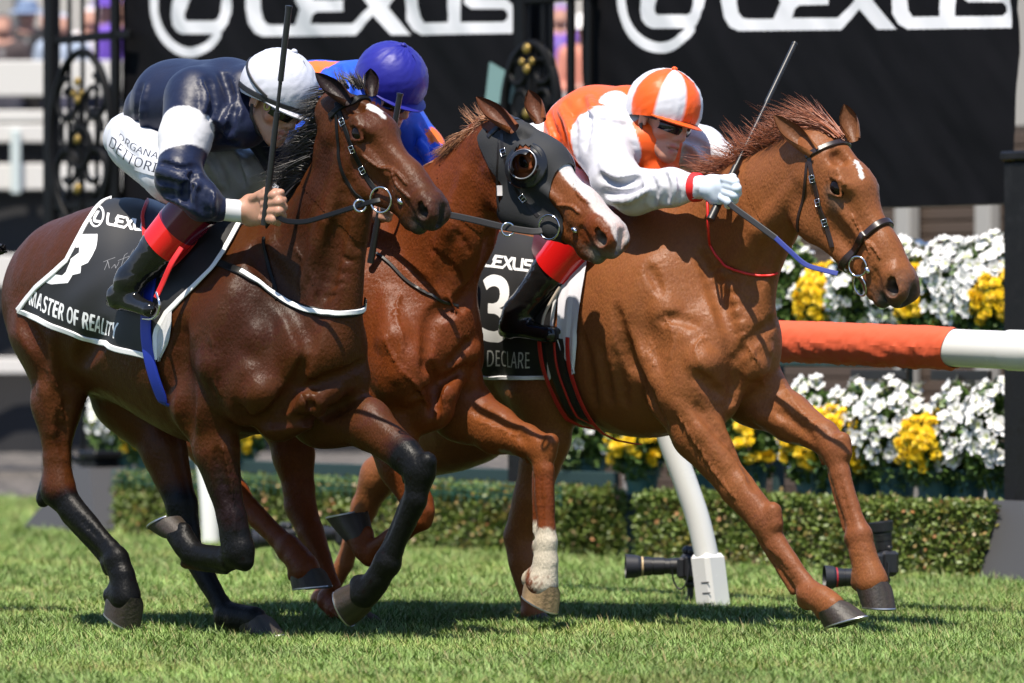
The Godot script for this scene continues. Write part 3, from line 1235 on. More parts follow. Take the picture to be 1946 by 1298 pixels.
func fence_line():
	banner(232, 992, .932, .95, 468, 57 - 46 * .95, "black sponsor banner with white oval emblem behind the two left riders", 2)
	banner(1106, 1932, 1, 1, 1371, 0, "black sponsor banner with white oval emblem above the flowers, right of the orange rider", 3)
	iron_panel(90, 250, [98, 132, 157, 184, 220], 160, [1.62, 1.98, 3.0], "wrought-iron gate with gold rosettes at far left behind the navy rider", [.115, .03, .03, .03, .075])
	iron_panel(985, 1130, [993, 1032, 1048, 1085, 1120], 1015, [1.62, 1.98, 3.0], "wrought-iron gate with gold rosettes between the two banners", [.09, .03, .03, .05, .05])
	var dm0 := mat(Color(.010, .010, .011), .8)
	var dk := thing("black_screen", "black cloth screen behind the bars of the middle gate", "screen", Transform3D(bg.b, bg.wor(Vector3(0, 0, -.55))))
	var xa := bg.pix(950, 300, -.55).x
	var xb := bg.pix(1052, 300, -.55).x
	var rows := []
	for j in 10:
		var row := []
		for i in 16:
			row.append(Vector3(lerpf(xa, xb, i / 15.0), 3.9 - j * .245, .02 * sin(i * 1.3)))
		rows.append(row)
	var sm := MB.new()
	sm.grid(rows, true, .004)
	part("cloth", sm.done(), dm0, dk)
	var tb := thing("teal_panel", "small teal panel showing beside the middle gate above the hooded horse's ears", "panel", Transform3D(bg.b, bg.wor(Vector3(0, 0, -.30))))
	sm = MB.new()
	var c0 := bg.pix(921, 198, -.3)
	var c1 := bg.pix(1000, 196, -.3)
	var c2 := bg.pix(985, 150, -.3)
	var c3 := bg.pix(930, 118, -.3)
	for zz in [0.0, -.012]:
		var vv := Vector3(0, 0, zz)
		sm.face([c0 * Vector3(1, 1, 0) + vv, c1 * Vector3(1, 1, 0) + vv, c2 * Vector3(1, 1, 0) + vv, c3 * Vector3(1, 1, 0) + vv], Vector3(0, 0, 1.0 if zz == 0.0 else -1.0))
	part("sheet", sm.done(), mat(Color(.16, .27, .26), .5), tb)
	# posts and their sloping feet
	var dm := mat(Color(0.010, 0.010, 0.011), 0.65)
	dm.metallic_specular = 0.25
	var ft := mat(Color(0.045, 0.045, 0.048), 0.7)
	dm.roughness_texture = noise_tex(0.04, false, 1, 256, 9)
	dm.uv1_triplanar = true
	for q in [[1928, .17, 2.0, "dark grey square fence post with a flared foot at the right edge"], [985, .16, 0.72, "dark grey short fence post with sloping foot behind the middle horse's forelegs"], [172, .17, 0.45, "dark grey short fence post with sloping foot behind the front horse's hind leg"]]:
		var x := bg.pix(q[0] + (26 if q[0] > 1800 else 18), 900, 0.0).x
		var t := thing("fence_post", q[3], "post", Transform3D(bg.b, bg.wor(Vector3(x, 0, 0.0))), "posts of the fence line")
		var m := MB.new()
		m.box(Transform3D(Basis(), Vector3(0, q[2] * 0.5 + 0.1, 0)), Vector3(q[1], q[2] - 0.2, q[1]), 0.01)
		part("shaft", m.done(), dm, t)
		m = MB.new()
		m.box(Transform3D(Basis(), Vector3(0, q[2] + 0.025, 0)), Vector3(q[1] + 0.03, 0.05, q[1] + 0.03), 0.012)
		part("cap", m.done(), dm, t)
		m = MB.new()
		var w: float = q[1] * 0.52
		var f := 0.44
		var top := 0.40
		var P := [Vector3(-f, 0, 0.30), Vector3(f, 0, 0.30), Vector3(w, top, 0.13), Vector3(-w, top, 0.13), Vector3(-f, 0, -0.2), Vector3(f, 0, -0.2), Vector3(w, top, -0.13), Vector3(-w, top, -0.13)]
		m.face([P[0], P[1], P[2], P[3]], Vector3(0, .2, 1))
		m.face([P[4], P[5], P[6], P[7]], Vector3(0, .2, -1))
		m.face([P[0], P[4], P[7], P[3]], Vector3(-1, .4, 0))
		m.face([P[1], P[5], P[6], P[2]], Vector3(1, .4, 0))
		m.face([P[3], P[2], P[6], P[7]], Vector3.UP)
		part("foot", m.done(), ft, t)

func back_wall():
	# brown building behind the flowers
	var w := thing("brown_wall", "dull brown clad wall with pale posts behind the flowers", "wall", Transform3D(bg.b, bg.wor(Vector3(-4.0, 0, -7.0))))
	var m := MB.new()
	m.box(Transform3D(Basis(), Vector3(6.0, 1.3, -0.15)), Vector3(30, 2.6, 0.2))
	part("backing", m.done(), mat(Color(0.045, 0.033, 0.025), 0.9), w)
	var bm := mat(Color(0.066, 0.045, 0.033), 0.85)
	var board := MB.new()
	board.box(Transform3D(), Vector3(30, 0.085, 0.03), 0.006)
	var bmesh := board.done()
	for i in 26:
		part("board", bmesh, bm, w, Transform3D(Basis(), Vector3(6.0, 0.06 + i * 0.098, -0.03)))
	var pm := mat(Color(0.33, 0.32, 0.30), 0.7)
	for px in [1715, 1868, 1380, 1200]:
		var x := bg.pix(px, 430, -6.9).x + 4.0
		m = MB.new()
		m.box(Transform3D(Basis(), Vector3(x, 1.25, 0.06)), Vector3(0.16, 2.5, 0.1), 0.01)
		part("post", m.done(), pm, w)

# spectators beyond the fence, far out of focus
func spectator(px: float, py: float, dist: float, coat: Color, skin: Color, legs: Color, hat: Color, label: String, sd: int, hatted := true):
	var top := wpix(px, py, dist)                  # top of the head
	var t := thing("person", label, "person", Transform3D(Basis(Vector3.UP, 0.4 * sin(sd * 3.1)), Vector3(top.x, top.y - 1.74, top.z)), "spectators behind the white fence")
	var f := Field.new()
	f.base = coat
	f.mottle = 0.1
	for s in [-1.0, 1.0]:
		f.add(Vector3(s * .09, .92, 0), Vector3(s * .10, .5, .02), .088, .062, .05)
		f.add(Vector3(s * .10, .5, .02), Vector3(s * .11, .08, -.02), .06, .042, .03)
		f.add(Vector3(s * .11, .05, -.03), Vector3(s * .13, .035, .13), .042, .035, .03)
		f.add(Vector3(s * .19, 1.42, 0), Vector3(s * .25, 1.13, .03), .062, .05, .05)
		f.add(Vector3(s * .25, 1.13, .03), Vector3(s * .14, 1.08, .24), .046, .034, .03)
		f.add(Vector3(s * .14, 1.08, .24), Vector3(s * .09, 1.10, .30), .038, .03, .02)
		f.dab(Vector3(s * .14, 1.08, .25), Vector3(s * .08, 1.1, .32), .05, .005, skin)
	f.add(Vector3(0, .95, 0), Vector3(0, 1.36, 0), .155, .175, .08, .68)
	f.add(Vector3(-.12, 1.42, 0), Vector3(.12, 1.42, 0), .09, .09, .06, .8)
	f.add(Vector3(0, 1.45, 0), Vector3(0, 1.58, .01), .055, .05, .03)
	f.add(Vector3(0, 1.60, .03), Vector3(0, 1.66, .0), .078, .088, .02)
	f.add(Vector3(0, 1.615, .105), Vector3(0, 1.59, .12), .012, .014, .02)
	f.dab(Vector3(0, .9, 0), Vector3(0, 0, 0), .26, .03, legs)
	f.dab(Vector3(0, 1.54, .02), Vector3(0, 1.62, .03), .10, .01, skin)
	f.dab(Vector3(0, 1.72, -.05), Vector3(0, 1.60, -.09), .07, .01, Color(.05, .03, .02))
	f.dab(Vector3(0, 1.42, .16), Vector3(0, 1.25, .18), .045, .01, Color(.7, .7, .7))
	var mb := MB.new()
	mb.append(f.mesh(0.024))
	var m := mat(Color.WHITE, 0.8)
	m.vertex_color_use_as_albedo = true
	part("body", mb.done(), m, t)
	if hatted:
		var h := MB.new()
		h.lathe(Transform3D(Basis(Vector3(1, 0, 0), 0.12), Vector3(0, 1.675, 0)), [Vector2(.001, .11), Vector2(.07, .105), Vector2(.098, .07), Vector2(.102, .02), Vector2(.17, .0), Vector2(.17, -.006), Vector2(.001, -.004)], 20)
		part("hat", h.done(), mat(hat, 0.8), t)

func stands():
	# white boarded fence of the lawn enclosure, far left
	var wm := mat(Color(0.58, 0.56, 0.53), 0.6)
	var t := thing("white_fence", "out-of-focus white board fence at far left behind the iron gate", "fence", Transform3D(Basis(), Vector3(-5.2, 0, -46.0)))
	for q in [[3.45, .31], [3.12, .10], [2.97, .16], [2.59, .23], [1.77, .28], [0.94, .14]]:
		var m := MB.new()
		m.box(Transform3D(Basis(), Vector3(0, q[0], 0)), Vector3(9.0, q[1], 0.06), 0.01)
		part("board", m.done(), wm, t)
	var gm := mat(Color(0.50, 0.56, 0.55), 0.5)
	for x in [-1.5, 0.87, 3.2]:
		var m := MB.new()
		m.box(Transform3D(Basis(), Vector3(x, 2.72, 0.08)), Vector3(0.085, 0.56, 0.08), 0.01)
		part("post", m.done(), gm, t)
	var sm := mat(Color(0.012, 0.012, 0.014), 0.8)
	var k := thing("black_skirting", "black cloth skirting along the foot of the white fence", "skirting", Transform3D(Basis(), Vector3(-5.2, 0, -46.25)))
	var rows := []
	for j in 12:
		var row := []
		for i in 60:
			row.append(Vector3(-4.5 + 9.0 * i / 59.0, 3.12 - 2.95 * j / 11.0, 0.03 * sin(i * 1.1) * (0.3 + j / 11.0)))
		rows.append(row)
	var mb := MB.new()
	mb.grid(rows, true, 0.005)
	part("cloth", mb.done(), sm, k)
	var b := thing("grandstand", "pale blurred grandstand wall behind the spectators", "building", Transform3D(Basis(), Vector3(-3.0, 0, -62.0)))
	mb = MB.new()
	mb.box(Transform3D(Basis(), Vector3(0, 4.0, 0)), Vector3(26, 8.0, 0.4))
	part("wall", mb.done(), mat(Color(0.42, 0.40, 0.37), 0.9), b)
	for i in 9:
		mb = MB.new()
		mb.box(Transform3D(Basis(), Vector3(-12 + i * 3.0, 4.0, 0.3)), Vector3(0.35, 8.0, 0.25), 0.02)
		part("pier", mb.done(), mat(Color(0.30, 0.29, 0.27), 0.9), b)
	var sk := Color(.42, .22, .16)
	spectator(52, 8, 47.5, Color(.014, .014, .016), sk, Color(.02, .02, .025), Color(.16, .22, .34), "person in a black coat and blue-grey hat behind the white fence, far left", 1)
	spectator(6, 28, 47.0, Color(.05, .035, .035), sk, Color(.05, .05, .07), Color(.5, .45, .4), "person in dark brown at the left edge behind the white fence", 2, false)
	spectator(93, 20, 48.2, Color(.45, .50, .62), sk, Color(.1, .1, .15), Color(.2, .2, .2), "person in a pale blue shirt behind the gate's outer post", 3, false)
	spectator(118, 26, 47.2, Color(.30, .36, .46), sk, Color(.06, .06, .1), Color(.2, .2, .2), "person in a grey-blue shirt between the gate's first bars", 4, false)
	spectator(172, 14, 47.4, Color(.58, .56, .58), sk, Color(.06, .06, .1), Color(.2, .2, .2), "person in a pale top seen between the gate's middle bars", 5, false)
	spectator(205, -6, 47.8, Color(.13, .06, .40), sk, Color(.5, .5, .5), Color(.13, .06, .40), "person in bright purple seen right of the gate's bars", 6)
	spectator(238, -2, 47.3, Color(.13, .06, .40), sk, Color(.5, .5, .5), Color(.13, .06, .40), "person in purple beside the edge of the left banner", 7, false)
	spectator(1066, 10, 47.5, Color(.15, .07, .42), sk, Color(.6, .6, .62), Color(.15, .07, .42), "person in purple seen through the middle gate", 8, false)
	spectator(1112, 36, 47.0, Color(.52, .20, .14), sk, Color(.66, .64, .62), Color(.7, .68, .65), "person in coral red and a white hat seen through the middle gate", 9)

# ---------------------------------------------------------------- running rail
func rail():
	var a := Vector3(0.856, 0, -22.4)
	var e := Vector3(0.64, 0, 0.768)
	var wm := mat(Color(0.66, 0.66, 0.64), 0.35)
	wm.roughness_texture = noise_tex(0.02, false, 1, 256, 12)
	wm.uv1_triplanar = true
	var om := mat(Color(0.56, 0.082, 0.026), 0.75)
	var t := thing("running_rail", "white running rail with an orange cloth wrap ahead of the leading chestnut", "rail", Transform3D(Basis(Vector3.UP, -atan2(e.z, e.x)), a))
	var hy := 1.165
	var sx := func(px: float) -> float:     # distance along the rail at photo x
		var k := (px - 973.0) / F
		return (k * 22.4 - a.x) / (e.x + k * e.z)
	var s0: float = sx.call(1120)
	var s1: float = sx.call(1815)
	var s2: float = sx.call(1918)
	var s3: float = sx.call(2250)
	var m := MB.new()
	var p := PackedVector3Array()
	var q := PackedFloat32Array()
	for s in [[s0 - 0.5, .077], [s2 - 0.004, .077], [s2, .081], [s2 + .006, .083], [s2 + .13, .083], [s2 + .135, .079], [s3, .079]]:
		p.append(Vector3(s[0], hy - 0.028 * s[0], 0))
		q.append(s[1])
	m.tube(p, q, 32)
	part("pipe", m.done(), wm, t)
	# wrinkled orange wrap
	var nz := FastNoiseLite.new()
	nz.seed = 5
	nz.frequency = 3.2
	var rows := []
	var N := 130
	for i in N + 1:
		var x := lerpf(s0 - 0.2, s1, float(i) / N)
		var row := []
		for j in 41:
			var an := TAU * j / 40.0
			var jj := an if j < 40 else 0.0
			var c := Vector3(x * 2.4, cos(jj) * 0.9, sin(jj) * 0.9)
			var low := 0.35 + 0.65 * smoothstep(0.5, -0.8, sin(an))
			var w := low * (0.011 * absf(nz.get_noise_3dv(Vector3(c.x + c.y * 0.55, c.y * 0.35, c.z * 0.35))) * 2.0 + 0.004 * nz.get_noise_3dv(c * 3.0))
			var rr := 0.084 + w
			if i == N:
				rr = 0.0805
			row.append(Vector3(x + 0.012 * sin(an * 2.0) * (1.0 if i > N - 4 else 0.0), hy - 0.028 * x + sin(an) * rr, cos(an) * rr))
		rows.append(row)
	m = MB.new()
	m.grid(rows)
	for i in m.nor.size():
		var pp := m.pos[i]
		var out := Vector3(0, pp.y - (hy - 0.028 * pp.x), pp.z)
		if m.nor[i].dot(out) < 0.0:
			m.nor[i] = -m.nor[i]
	var idx := m.idx
	m.idx = PackedInt32Array()
	for i in range(0, idx.size(), 3):
		m.tri(idx[i], idx[i + 1], idx[i + 2])
	part("orange_wrap", m.done(), om, t)
	# curved legs
	for s in [0.0]:
		m = MB.new()
		var pts := PackedVector3Array()
		var rad := PackedFloat32Array()
		for k in [[1205, 652], [1232, 720], [1258, 790], [1278, 850], [1302, 915], [1326, 985], [1342, 1052], [1350, 1100], [1356, 1150]]:
			pts.append(t.transform.affine_inverse() * wpix(k[0], k[1], 22.4))
		pts = MB.curve(pts, 0.03)
		for k in pts.size():
			rad.append(0.0515)
		m.tube(pts, rad, 20, true)
		part("leg", m.done(), wm, t)
		var sock := MB.new()
		var A: Vector3 = t.transform.affine_inverse() * wpix(1344, 1052, 22.4)
		var B: Vector3 = t.transform.affine_inverse() * wpix(1358, 1166, 22.4)
		var up := (A - B).normalized()
		var bb := Basis(up.cross(Vector3(0, 0, 1)).normalized() * -1.0, up, Vector3(0, 0, 1))
		bb.x = bb.y.cross(bb.z).normalized()
		sock.box(Transform3D(bb, (A + B) * 0.5), Vector3(0.118, (A - B).length(), 0.118), 0.018)
		var sleeve := part("foot_sleeve", sock.done(), wm, t)
		for i in 3:
			sock = MB.new()
			sock.box(Transform3D(bb, (A + B) * 0.5 + bb * Vector3(0.030, 0.005 - i * 0.045, 0.0595)), Vector3(0.05, 0.006, 0.003), 0.001)
			part("slot", sock.done(), mat(Color(.10, .10, .10), .8), sleeve)
	# a further leg of the same kind of rail, far back on the left
	var far := thing("rail_leg", "white rail leg standing far back between the front horse's legs", "rail post", Transform3D(Basis(Vector3.UP, -atan2(e.z, e.x)), wpix(400, 1045, 28.9)))
	far.position.y = 0.0
	m = MB.new()
	var fp := PackedVector3Array()
	var fr := PackedFloat32Array()
	for k in [[-.22, 1.15], [-.16, 1.02], [-.1, .8], [-.05, .5], [-.01, .25], [0.01, 0.0]]:
		fp.append(Vector3(k[0], k[1], 0))
	fp = MB.curve(fp, 0.04)
	for k in fp.size():
		fr.append(0.052)
	m.tube(fp, fr, 16)
	part("leg", m.done(), wm, far)

# ---------------------------------------------------------------- remote cameras on the grass
func remote_camera(where: Transform3D, label: String, ring: Color, lens_len: float, tall := 0.13, upright := false):
	var blk := mat(Color(0.012, 0.012, 0.014), 0.38)
	var t := thing("remote_camera", label, "camera", where, "remote cameras on the grass")
	var lx := Transform3D(Basis(Vector3(0, 0, 1), PI / 2), Vector3(-0.04, tall + 0.045, 0))      # lens points to -x
	if upright:
		lx = Transform3D(Basis(Vector3(0, 0, 1), 0.12), Vector3(0, tall + 0.05, 0))
	var m := MB.new()
	m.box(Transform3D(Basis(), Vector3(0, tall + 0.045, 0)), Vector3(0.078, 0.105, 0.145), 0.014)
	m.box(Transform3D(Basis(), Vector3(-0.005, tall + 0.112, 0)), Vector3(0.062, 0.04, 0.06), 0.014)
	m.box(Transform3D(Basis(), Vector3(-0.045, tall + 0.04, 0.058)), Vector3(0.035, 0.09, 0.03), 0.01)
	part("camera_body", m.done(), blk, t)
	m = MB.new()
	m.lathe(Transform3D(Basis(), Vector3(0.0, tall + 0.104, 0.05)), [Vector2(.001, .014), Vector2(.012, .014), Vector2(.014, .01), Vector2(.014, 0)], 12)
	part("dial", m.done(), blk, t)
	m = MB.new()
	var L := lens_len
	m.lathe(lx, [Vector2(.036, 0), Vector2(.036, L * .2), Vector2(.033, L * .21), Vector2(.033, L * .3), Vector2(.038, L * .31), Vector2(.0385, L * .5), Vector2(.037, L * .505), Vector2(.037, L * .53), Vector2(.04, L * .535), Vector2(.041, L * .68)], 28)
	var lens := part("lens", m.done(), blk, t)
	m = MB.new()
	m.lathe(lx, [Vector2(.0415, L * .682), Vector2(.0425, L * .684), Vector2(.0425, L * .715), Vector2(.0415, L * .717)], 28)
	part("lens_ring", m.done(), mat(ring, 0.4), lens)
	m = MB.new()
	m.lathe(lx, [Vector2(.042, L * .718), Vector2(.048, L * .78), Vector2(.053, L), Vector2(.05, L), Vector2(.044, L * .8), Vector2(.038, L * .72)], 28)
	part("lens_hood", m.done(), mat(Color(.014, .015, .02), .5), lens)
	m = MB.new()
	m.lathe(lx, [Vector2(.04, L * .725), Vector2(.03, L * .745), Vector2(.001, L * .755)], 24)
	part("glass", m.done(), mat(Color(.01, .012, .02), .03), lens)
	m = MB.new()
	m.ball(Vector3(0, tall - 0.03, 0), Vector3(.024, .024, .024))
	m.tube(PackedVector3Array([Vector3(0, tall - .01, 0), Vector3(0, 0.03, 0)]), PackedFloat32Array([.016, .013]), 12)
	m.box(Transform3D(Basis(), Vector3(0, tall - 0.008, 0)), Vector3(.06, .014, .06), .003)
	part("ball_head", m.done(), blk, t)
	for i in 3:
		var a := TAU * i / 3.0 + 0.5
		m = MB.new()
		m.tube(PackedVector3Array([Vector3(0, .045, 0), Vector3(cos(a) * .10, .004, sin(a) * .10)]), PackedFloat32Array([.009, .007]), 8)
		part("leg", m.done(), blk, t)
	# strap loop
	m = MB.new()
	var sp := PackedVector3Array()
	var sr := PackedFloat32Array()
	for i in 20:
		var a := PI * i / 19.0
		sp.append(Vector3(-.05 + cos(a) * .035, tall + .05 - sin(a) * .1, .08 + .01 * sin(a * 2.0)))
		sr.append(.004)
	m.tube(sp, sr, 6)
	part("strap", m.done(), blk, t)

func remotes():
	var f := func(px: float, dist: float, turn: float) -> Transform3D:
		var p := wpix(px, 649, dist)
		return Transform3D(Basis(Vector3.UP, turn), Vector3(p.x, 0, p.z))
	remote_camera(f.call(1312, 22.6, 0.05), "black camera with a long lens lying level beside the white rail leg", Color(.45, .33, .18), .24, .14)
	remote_camera(f.call(1660, 22.2, 0.1), "black camera with a red lens ring behind the leading chestnut's front hooves", Color(.35, .01, .02), .17, .11)
	remote_camera(f.call(1682, 22.5, 0.3), "black camera pointing its lens upward beside the red-ringed one", Color(.03, .03, .03), .17, .16, true)
	remote_camera(f.call(545, 26.2, 0.2), "black camera low on the grass under the front horse, left of two", Color(.03, .03, .03), .14, .12)
	remote_camera(f.call(655, 25.6, 0.3), "black camera on the grass behind the upturned hoof, right of two", Color(.03, .03, .03), .14, .17)
# ---------------------------------------------------------------- horses
class Horse:
	var f := Field.new()
	var fr: Fr
	var hx := Transform3D()      # head: +x along the face to the muzzle, +y out of the forehead, +z to the near side
	var hs := 1.0
	var hb := Basis()
	var root: Node3D
	var hooves := []
	var cut := Plane()
	func b(x1: float, y1: float, l1: float, r1: float, x2: float, y2: float, l2: float, r2: float, sw := 1.0, k := 0.05, bulge := 0.0, neg := false):
		var p := fr.pix(x1, y1, l1)
		var q := fr.pix(x2, y2, l2)
		f.add(p, q, r1 * fr.per(p), r2 * fr.per(q), k, sw, Basis(), bulge * fr.per(p), neg)
	func leg(pts: Array, sw := 0.82, k := 0.035):       # [x, y, lateral, radius] per joint
		for i in pts.size() - 1:
			var a: Array = pts[i]
			var c: Array = pts[i + 1]
			b(a[0], a[1], a[2], a[3] * (1.0 if i < 2 or a[3] > 26 else .92), c[0], c[1], c[2], c[3] * (1.0 if i < 1 or c[3] > 26 else .92), sw, k if i < 2 else 0.012)
	func foot(hoof: Array, l: float, half: float, from: Array, kind := 0):      # remembers a hoof and lets the pastern run down into it
		hooves.append([hoof, l, half, kind])
		var mx: float = (hoof[0] + hoof[2]) * .5
		var my: float = (hoof[1] + hoof[3]) * .5
		var r: float = Vector2(hoof[0] - hoof[2], hoof[1] - hoof[3]).length() * .5
		var sx: float = (hoof[4] + hoof[6]) * .5
		var sy: float = (hoof[5] + hoof[7]) * .5
		b(from[0], from[1], l, from[2], lerpf(mx, sx, .06), lerpf(my, sy, .06), l, r * .95, .88, .02)
		b(lerpf(hoof[0], mx, .45), lerpf(hoof[1], my, .45), l, r * .62, lerpf(hoof[0], hoof[6], .18) * .7 + mx * .3, lerpf(hoof[1], hoof[7], .18) * .7 + my * .3, l, r * .55, .95, .02)
	func f_up(p: Vector3) -> Vector3:
		return f.grad(p, .01)
	func vein(pts: Array, r := 0.004, lift := 0.0):     # raised vein over the near skin through photo points
		var p := PackedVector3Array()
		for q in pts:
			var h := hit(q[0], q[1])
			if h != Vector3.INF:
				p.append(h)
		if p.size() < 2:
			return
		p = MB.curve(p, 0.02)
		for i in p.size() - 1:
			f.add(p[i] + f_up(p[i]) * .0025, p[i + 1] + f_up(p[i + 1]) * .0025, r, r, 0.010)
	func skin(pts: Array, depth: float) -> PackedVector3Array:      # photo points on the near skin, sunk by depth metres
		var p := PackedVector3Array()
		for i in range(0, pts.size(), 2):
			var x := hit(pts[i], pts[i + 1])
			if x != Vector3.INF:
				p.append(x - f.grad(x, .01) * depth)
		return p
	func muscle(pts: Array, r: float, lift: float, k := 0.022, sw := 1.0):      # a swell along photo points; r, lift in metres
		var p := skin(pts, r - lift)
		for i in p.size() - 1:
			var r0 := r * (0.72 if i == 0 else 1.0)
			var r1 := r * (0.72 if i == p.size() - 2 else 1.0)
			f.add(p[i], p[i + 1], r0, r1, k, sw)
	func groove(pts: Array, r: float, depth: float, k := 0.03):
		var p := skin(pts, depth - r)
		if p.size() > 1:
			p = MB.curve(p, 0.05)
		var n := p.size()
		for i in n - 1:
			var a := r * (0.4 + 0.6 * sin(PI * i / maxf(1.0, n - 1)))
			var c := r * (0.4 + 0.6 * sin(PI * (i + 1) / maxf(1.0, n - 1)))
			f.add(p[i], p[i + 1], a, c, k, 1.0, Basis(), 0.0, true)
	func hit(px: float, py: float) -> Vector3:
		var y := fr.ray(px, py)
		return f.march(y[0], y[1], 17.0, 24.0)
	func h(x1: float, y1: float, z1: float, r1: float, x2: float, y2: float, z2: float, r2: float, sw := 1.0, k := 0.03, bulge := 0.0, neg := false):
		f.add(hx * Vector3(x1, y1, z1), hx * Vector3(x2, y2, z2), r1 * hs, r2 * hs, k * hs, sw, hb, bulge * hs, neg)
	func h2(x1: float, y1: float, z1: float, r1: float, x2: float, y2: float, z2: float, r2: float, sw := 1.0, k := 0.03, bulge := 0.0, neg := false):
		h(x1, y1, z1, r1, x2, y2, z2, r2, sw, k, bulge, neg)
		h(x1, y1, -z1, r1, x2, y2, -z2, r2, sw, k, bulge, neg)
	func place_head(px: float, py: float, l: float, nx: float, ny: float, yaw_deg: float, roll_deg := 0.0):
		var p0 := fr.pix(px, py, l)
		var g := Fr.new(fr.wor(p0), yaw_deg)
		var v := g.pix(nx, ny, 0.0)
		var c := Vector2(0.615, -0.03)
		hs = v.length() / c.length()
		var ang := atan2(v.y, v.x) - atan2(c.y, c.x)
		var bw := g.b * Basis(Vector3(0, 0, 1), ang) * Basis(Vector3(1, 0, 0), deg_to_rad(roll_deg))
		hb = fr.b.transposed() * bw
		hx = Transform3D(hb * Basis.from_scale(Vector3.ONE * hs), p0)
	func head_bones():
		h(0.03, -0.075, 0, .082, 0.20, -0.055, 0, .09, .92, .04)             # cranium
		h(0.10, -0.03, 0, .06, 0.22, -0.012, 0, .056, 1.15, .04)             # broad forehead
		h(0.20, -0.04, 0, .066, 0.42, -0.048, 0, .05, .82, .05)              # nasal bones
		h(0.42, -0.045, 0, .048, 0.55, -0.048, 0, .042, .9, .04)
		h(0.20, -0.10, 0, .085, 0.44, -0.082, 0, .056, .74, .05)             # maxilla
		h2(0.125, -0.16, .042, .088, 0.20, -0.165, .042, .088, .36, .03)     # round of the jaw
		h2(0.20, -0.208, .034, .042, 0.37, -0.168, .026, .032, .7, .03)      # lower jaw
		h(0.36, -0.164, 0, .036, 0.50, -0.138, 0, .032, 1.0, .03)
		h(0.47, -0.075, 0, .056, 0.565, -0.072, 0, .054, .92, .04)           # muzzle
		h(0.555, -0.085, 0, .042, 0.592, -0.094, 0, .036, 1.15, .025)        # upper lip
		h(0.49, -0.136, 0, .034, 0.560, -0.146, 0, .030, 1.15, .02)           # lower lip
		h(0.510, -0.160, 0, .026, 0.525, -0.162, 0, .025, 1.1, .015)          # chin
		h2(0.165, -0.004, .070, .024, 0.225, -0.008, .072, .022, 1.0, .028)  # brow
		h2(0.225, -0.058, .070, .014, 0.37, -0.072, .050, .012, .8, .022)    # facial crest
		h2(0.06, -0.07, .055, .045, 0.10, -0.11, .06, .05, .6, .03)          # behind the eye
		h2(0.115, 0.012, .048, .018, 0.128, 0.012, .046, .018, 1.0, .035, 0, true)   # hollow over the eye
		h2(0.245, -0.03, .098, .012, 0.36, -0.035, .082, .014, 1.0, .05, 0, true)    # plane below the eye
		h2(0.27, -0.125, .085, .012, 0.38, -0.115, .066, .012, 1.0, .045, 0, true)   # hollow of the cheek
		h2(0.538, -0.050, .036, .034, 0.588, -0.066, .036, .034, .8, .018)   # nostril wings
		h2(0.575, -0.036, .030, .016, 0.60, -0.062, .026, .018, .9, .014)
		h2(0.545, -0.050, .082, .014, 0.584, -0.072, .078, .0295, 1.0, .008, 0, true) # nostrils
		h2(0.560, -0.056, .054, .013, 0.582, -0.071, .050, .021, 1.0, .008, 0, true)
		h(0.61, -0.03, 0, .010, 0.62, -0.09, 0, .008, 1.0, .02, 0, true)     # groove between the nostrils
		h2(0.46, -0.112, .058, .006, 0.56, -0.119, .056, .006, 1.0, .010, 0, true)  # mouth
		h(0.56, -0.117, .055, .0045, 0.60, -0.120, 0, .0045, 1.0, .012, 0, true)
		h(0.56, -0.117, -.055, .0045, 0.60, -0.120, 0, .0045, 1.0, .012, 0, true)
		h2(0.50, -0.088, .060, .004, 0.545, -0.104, .056, .004, 1.0, .02, 0, true)    # fold over the lip
		h2(0.192, -0.031, .114, .029, 0.212, -0.033, .114, .027, 1.0, .008, 0, true)  # eye sockets
		h2(0.168, -0.020, .0885, .0060, 0.196, -0.0035, .0940, .0070, 1.0, .008)        # eyelids
		h2(0.196, -0.0035, .0940, .0070, 0.238, -0.028, .0900, .0050, 1.0, .008)
		h2(0.170, -0.038, .0860, .0045, 0.203, -0.0585, .0865, .0055, 1.0, .010)
		h2(0.203, -0.0585, .0865, .0055, 0.238, -0.036, .0880, .0048, 1.0, .010)
		h2(0.165, 0.004, .086, .005, 0.215, 0.004, .090, .005, 1.0, .012)               # fold over the eye
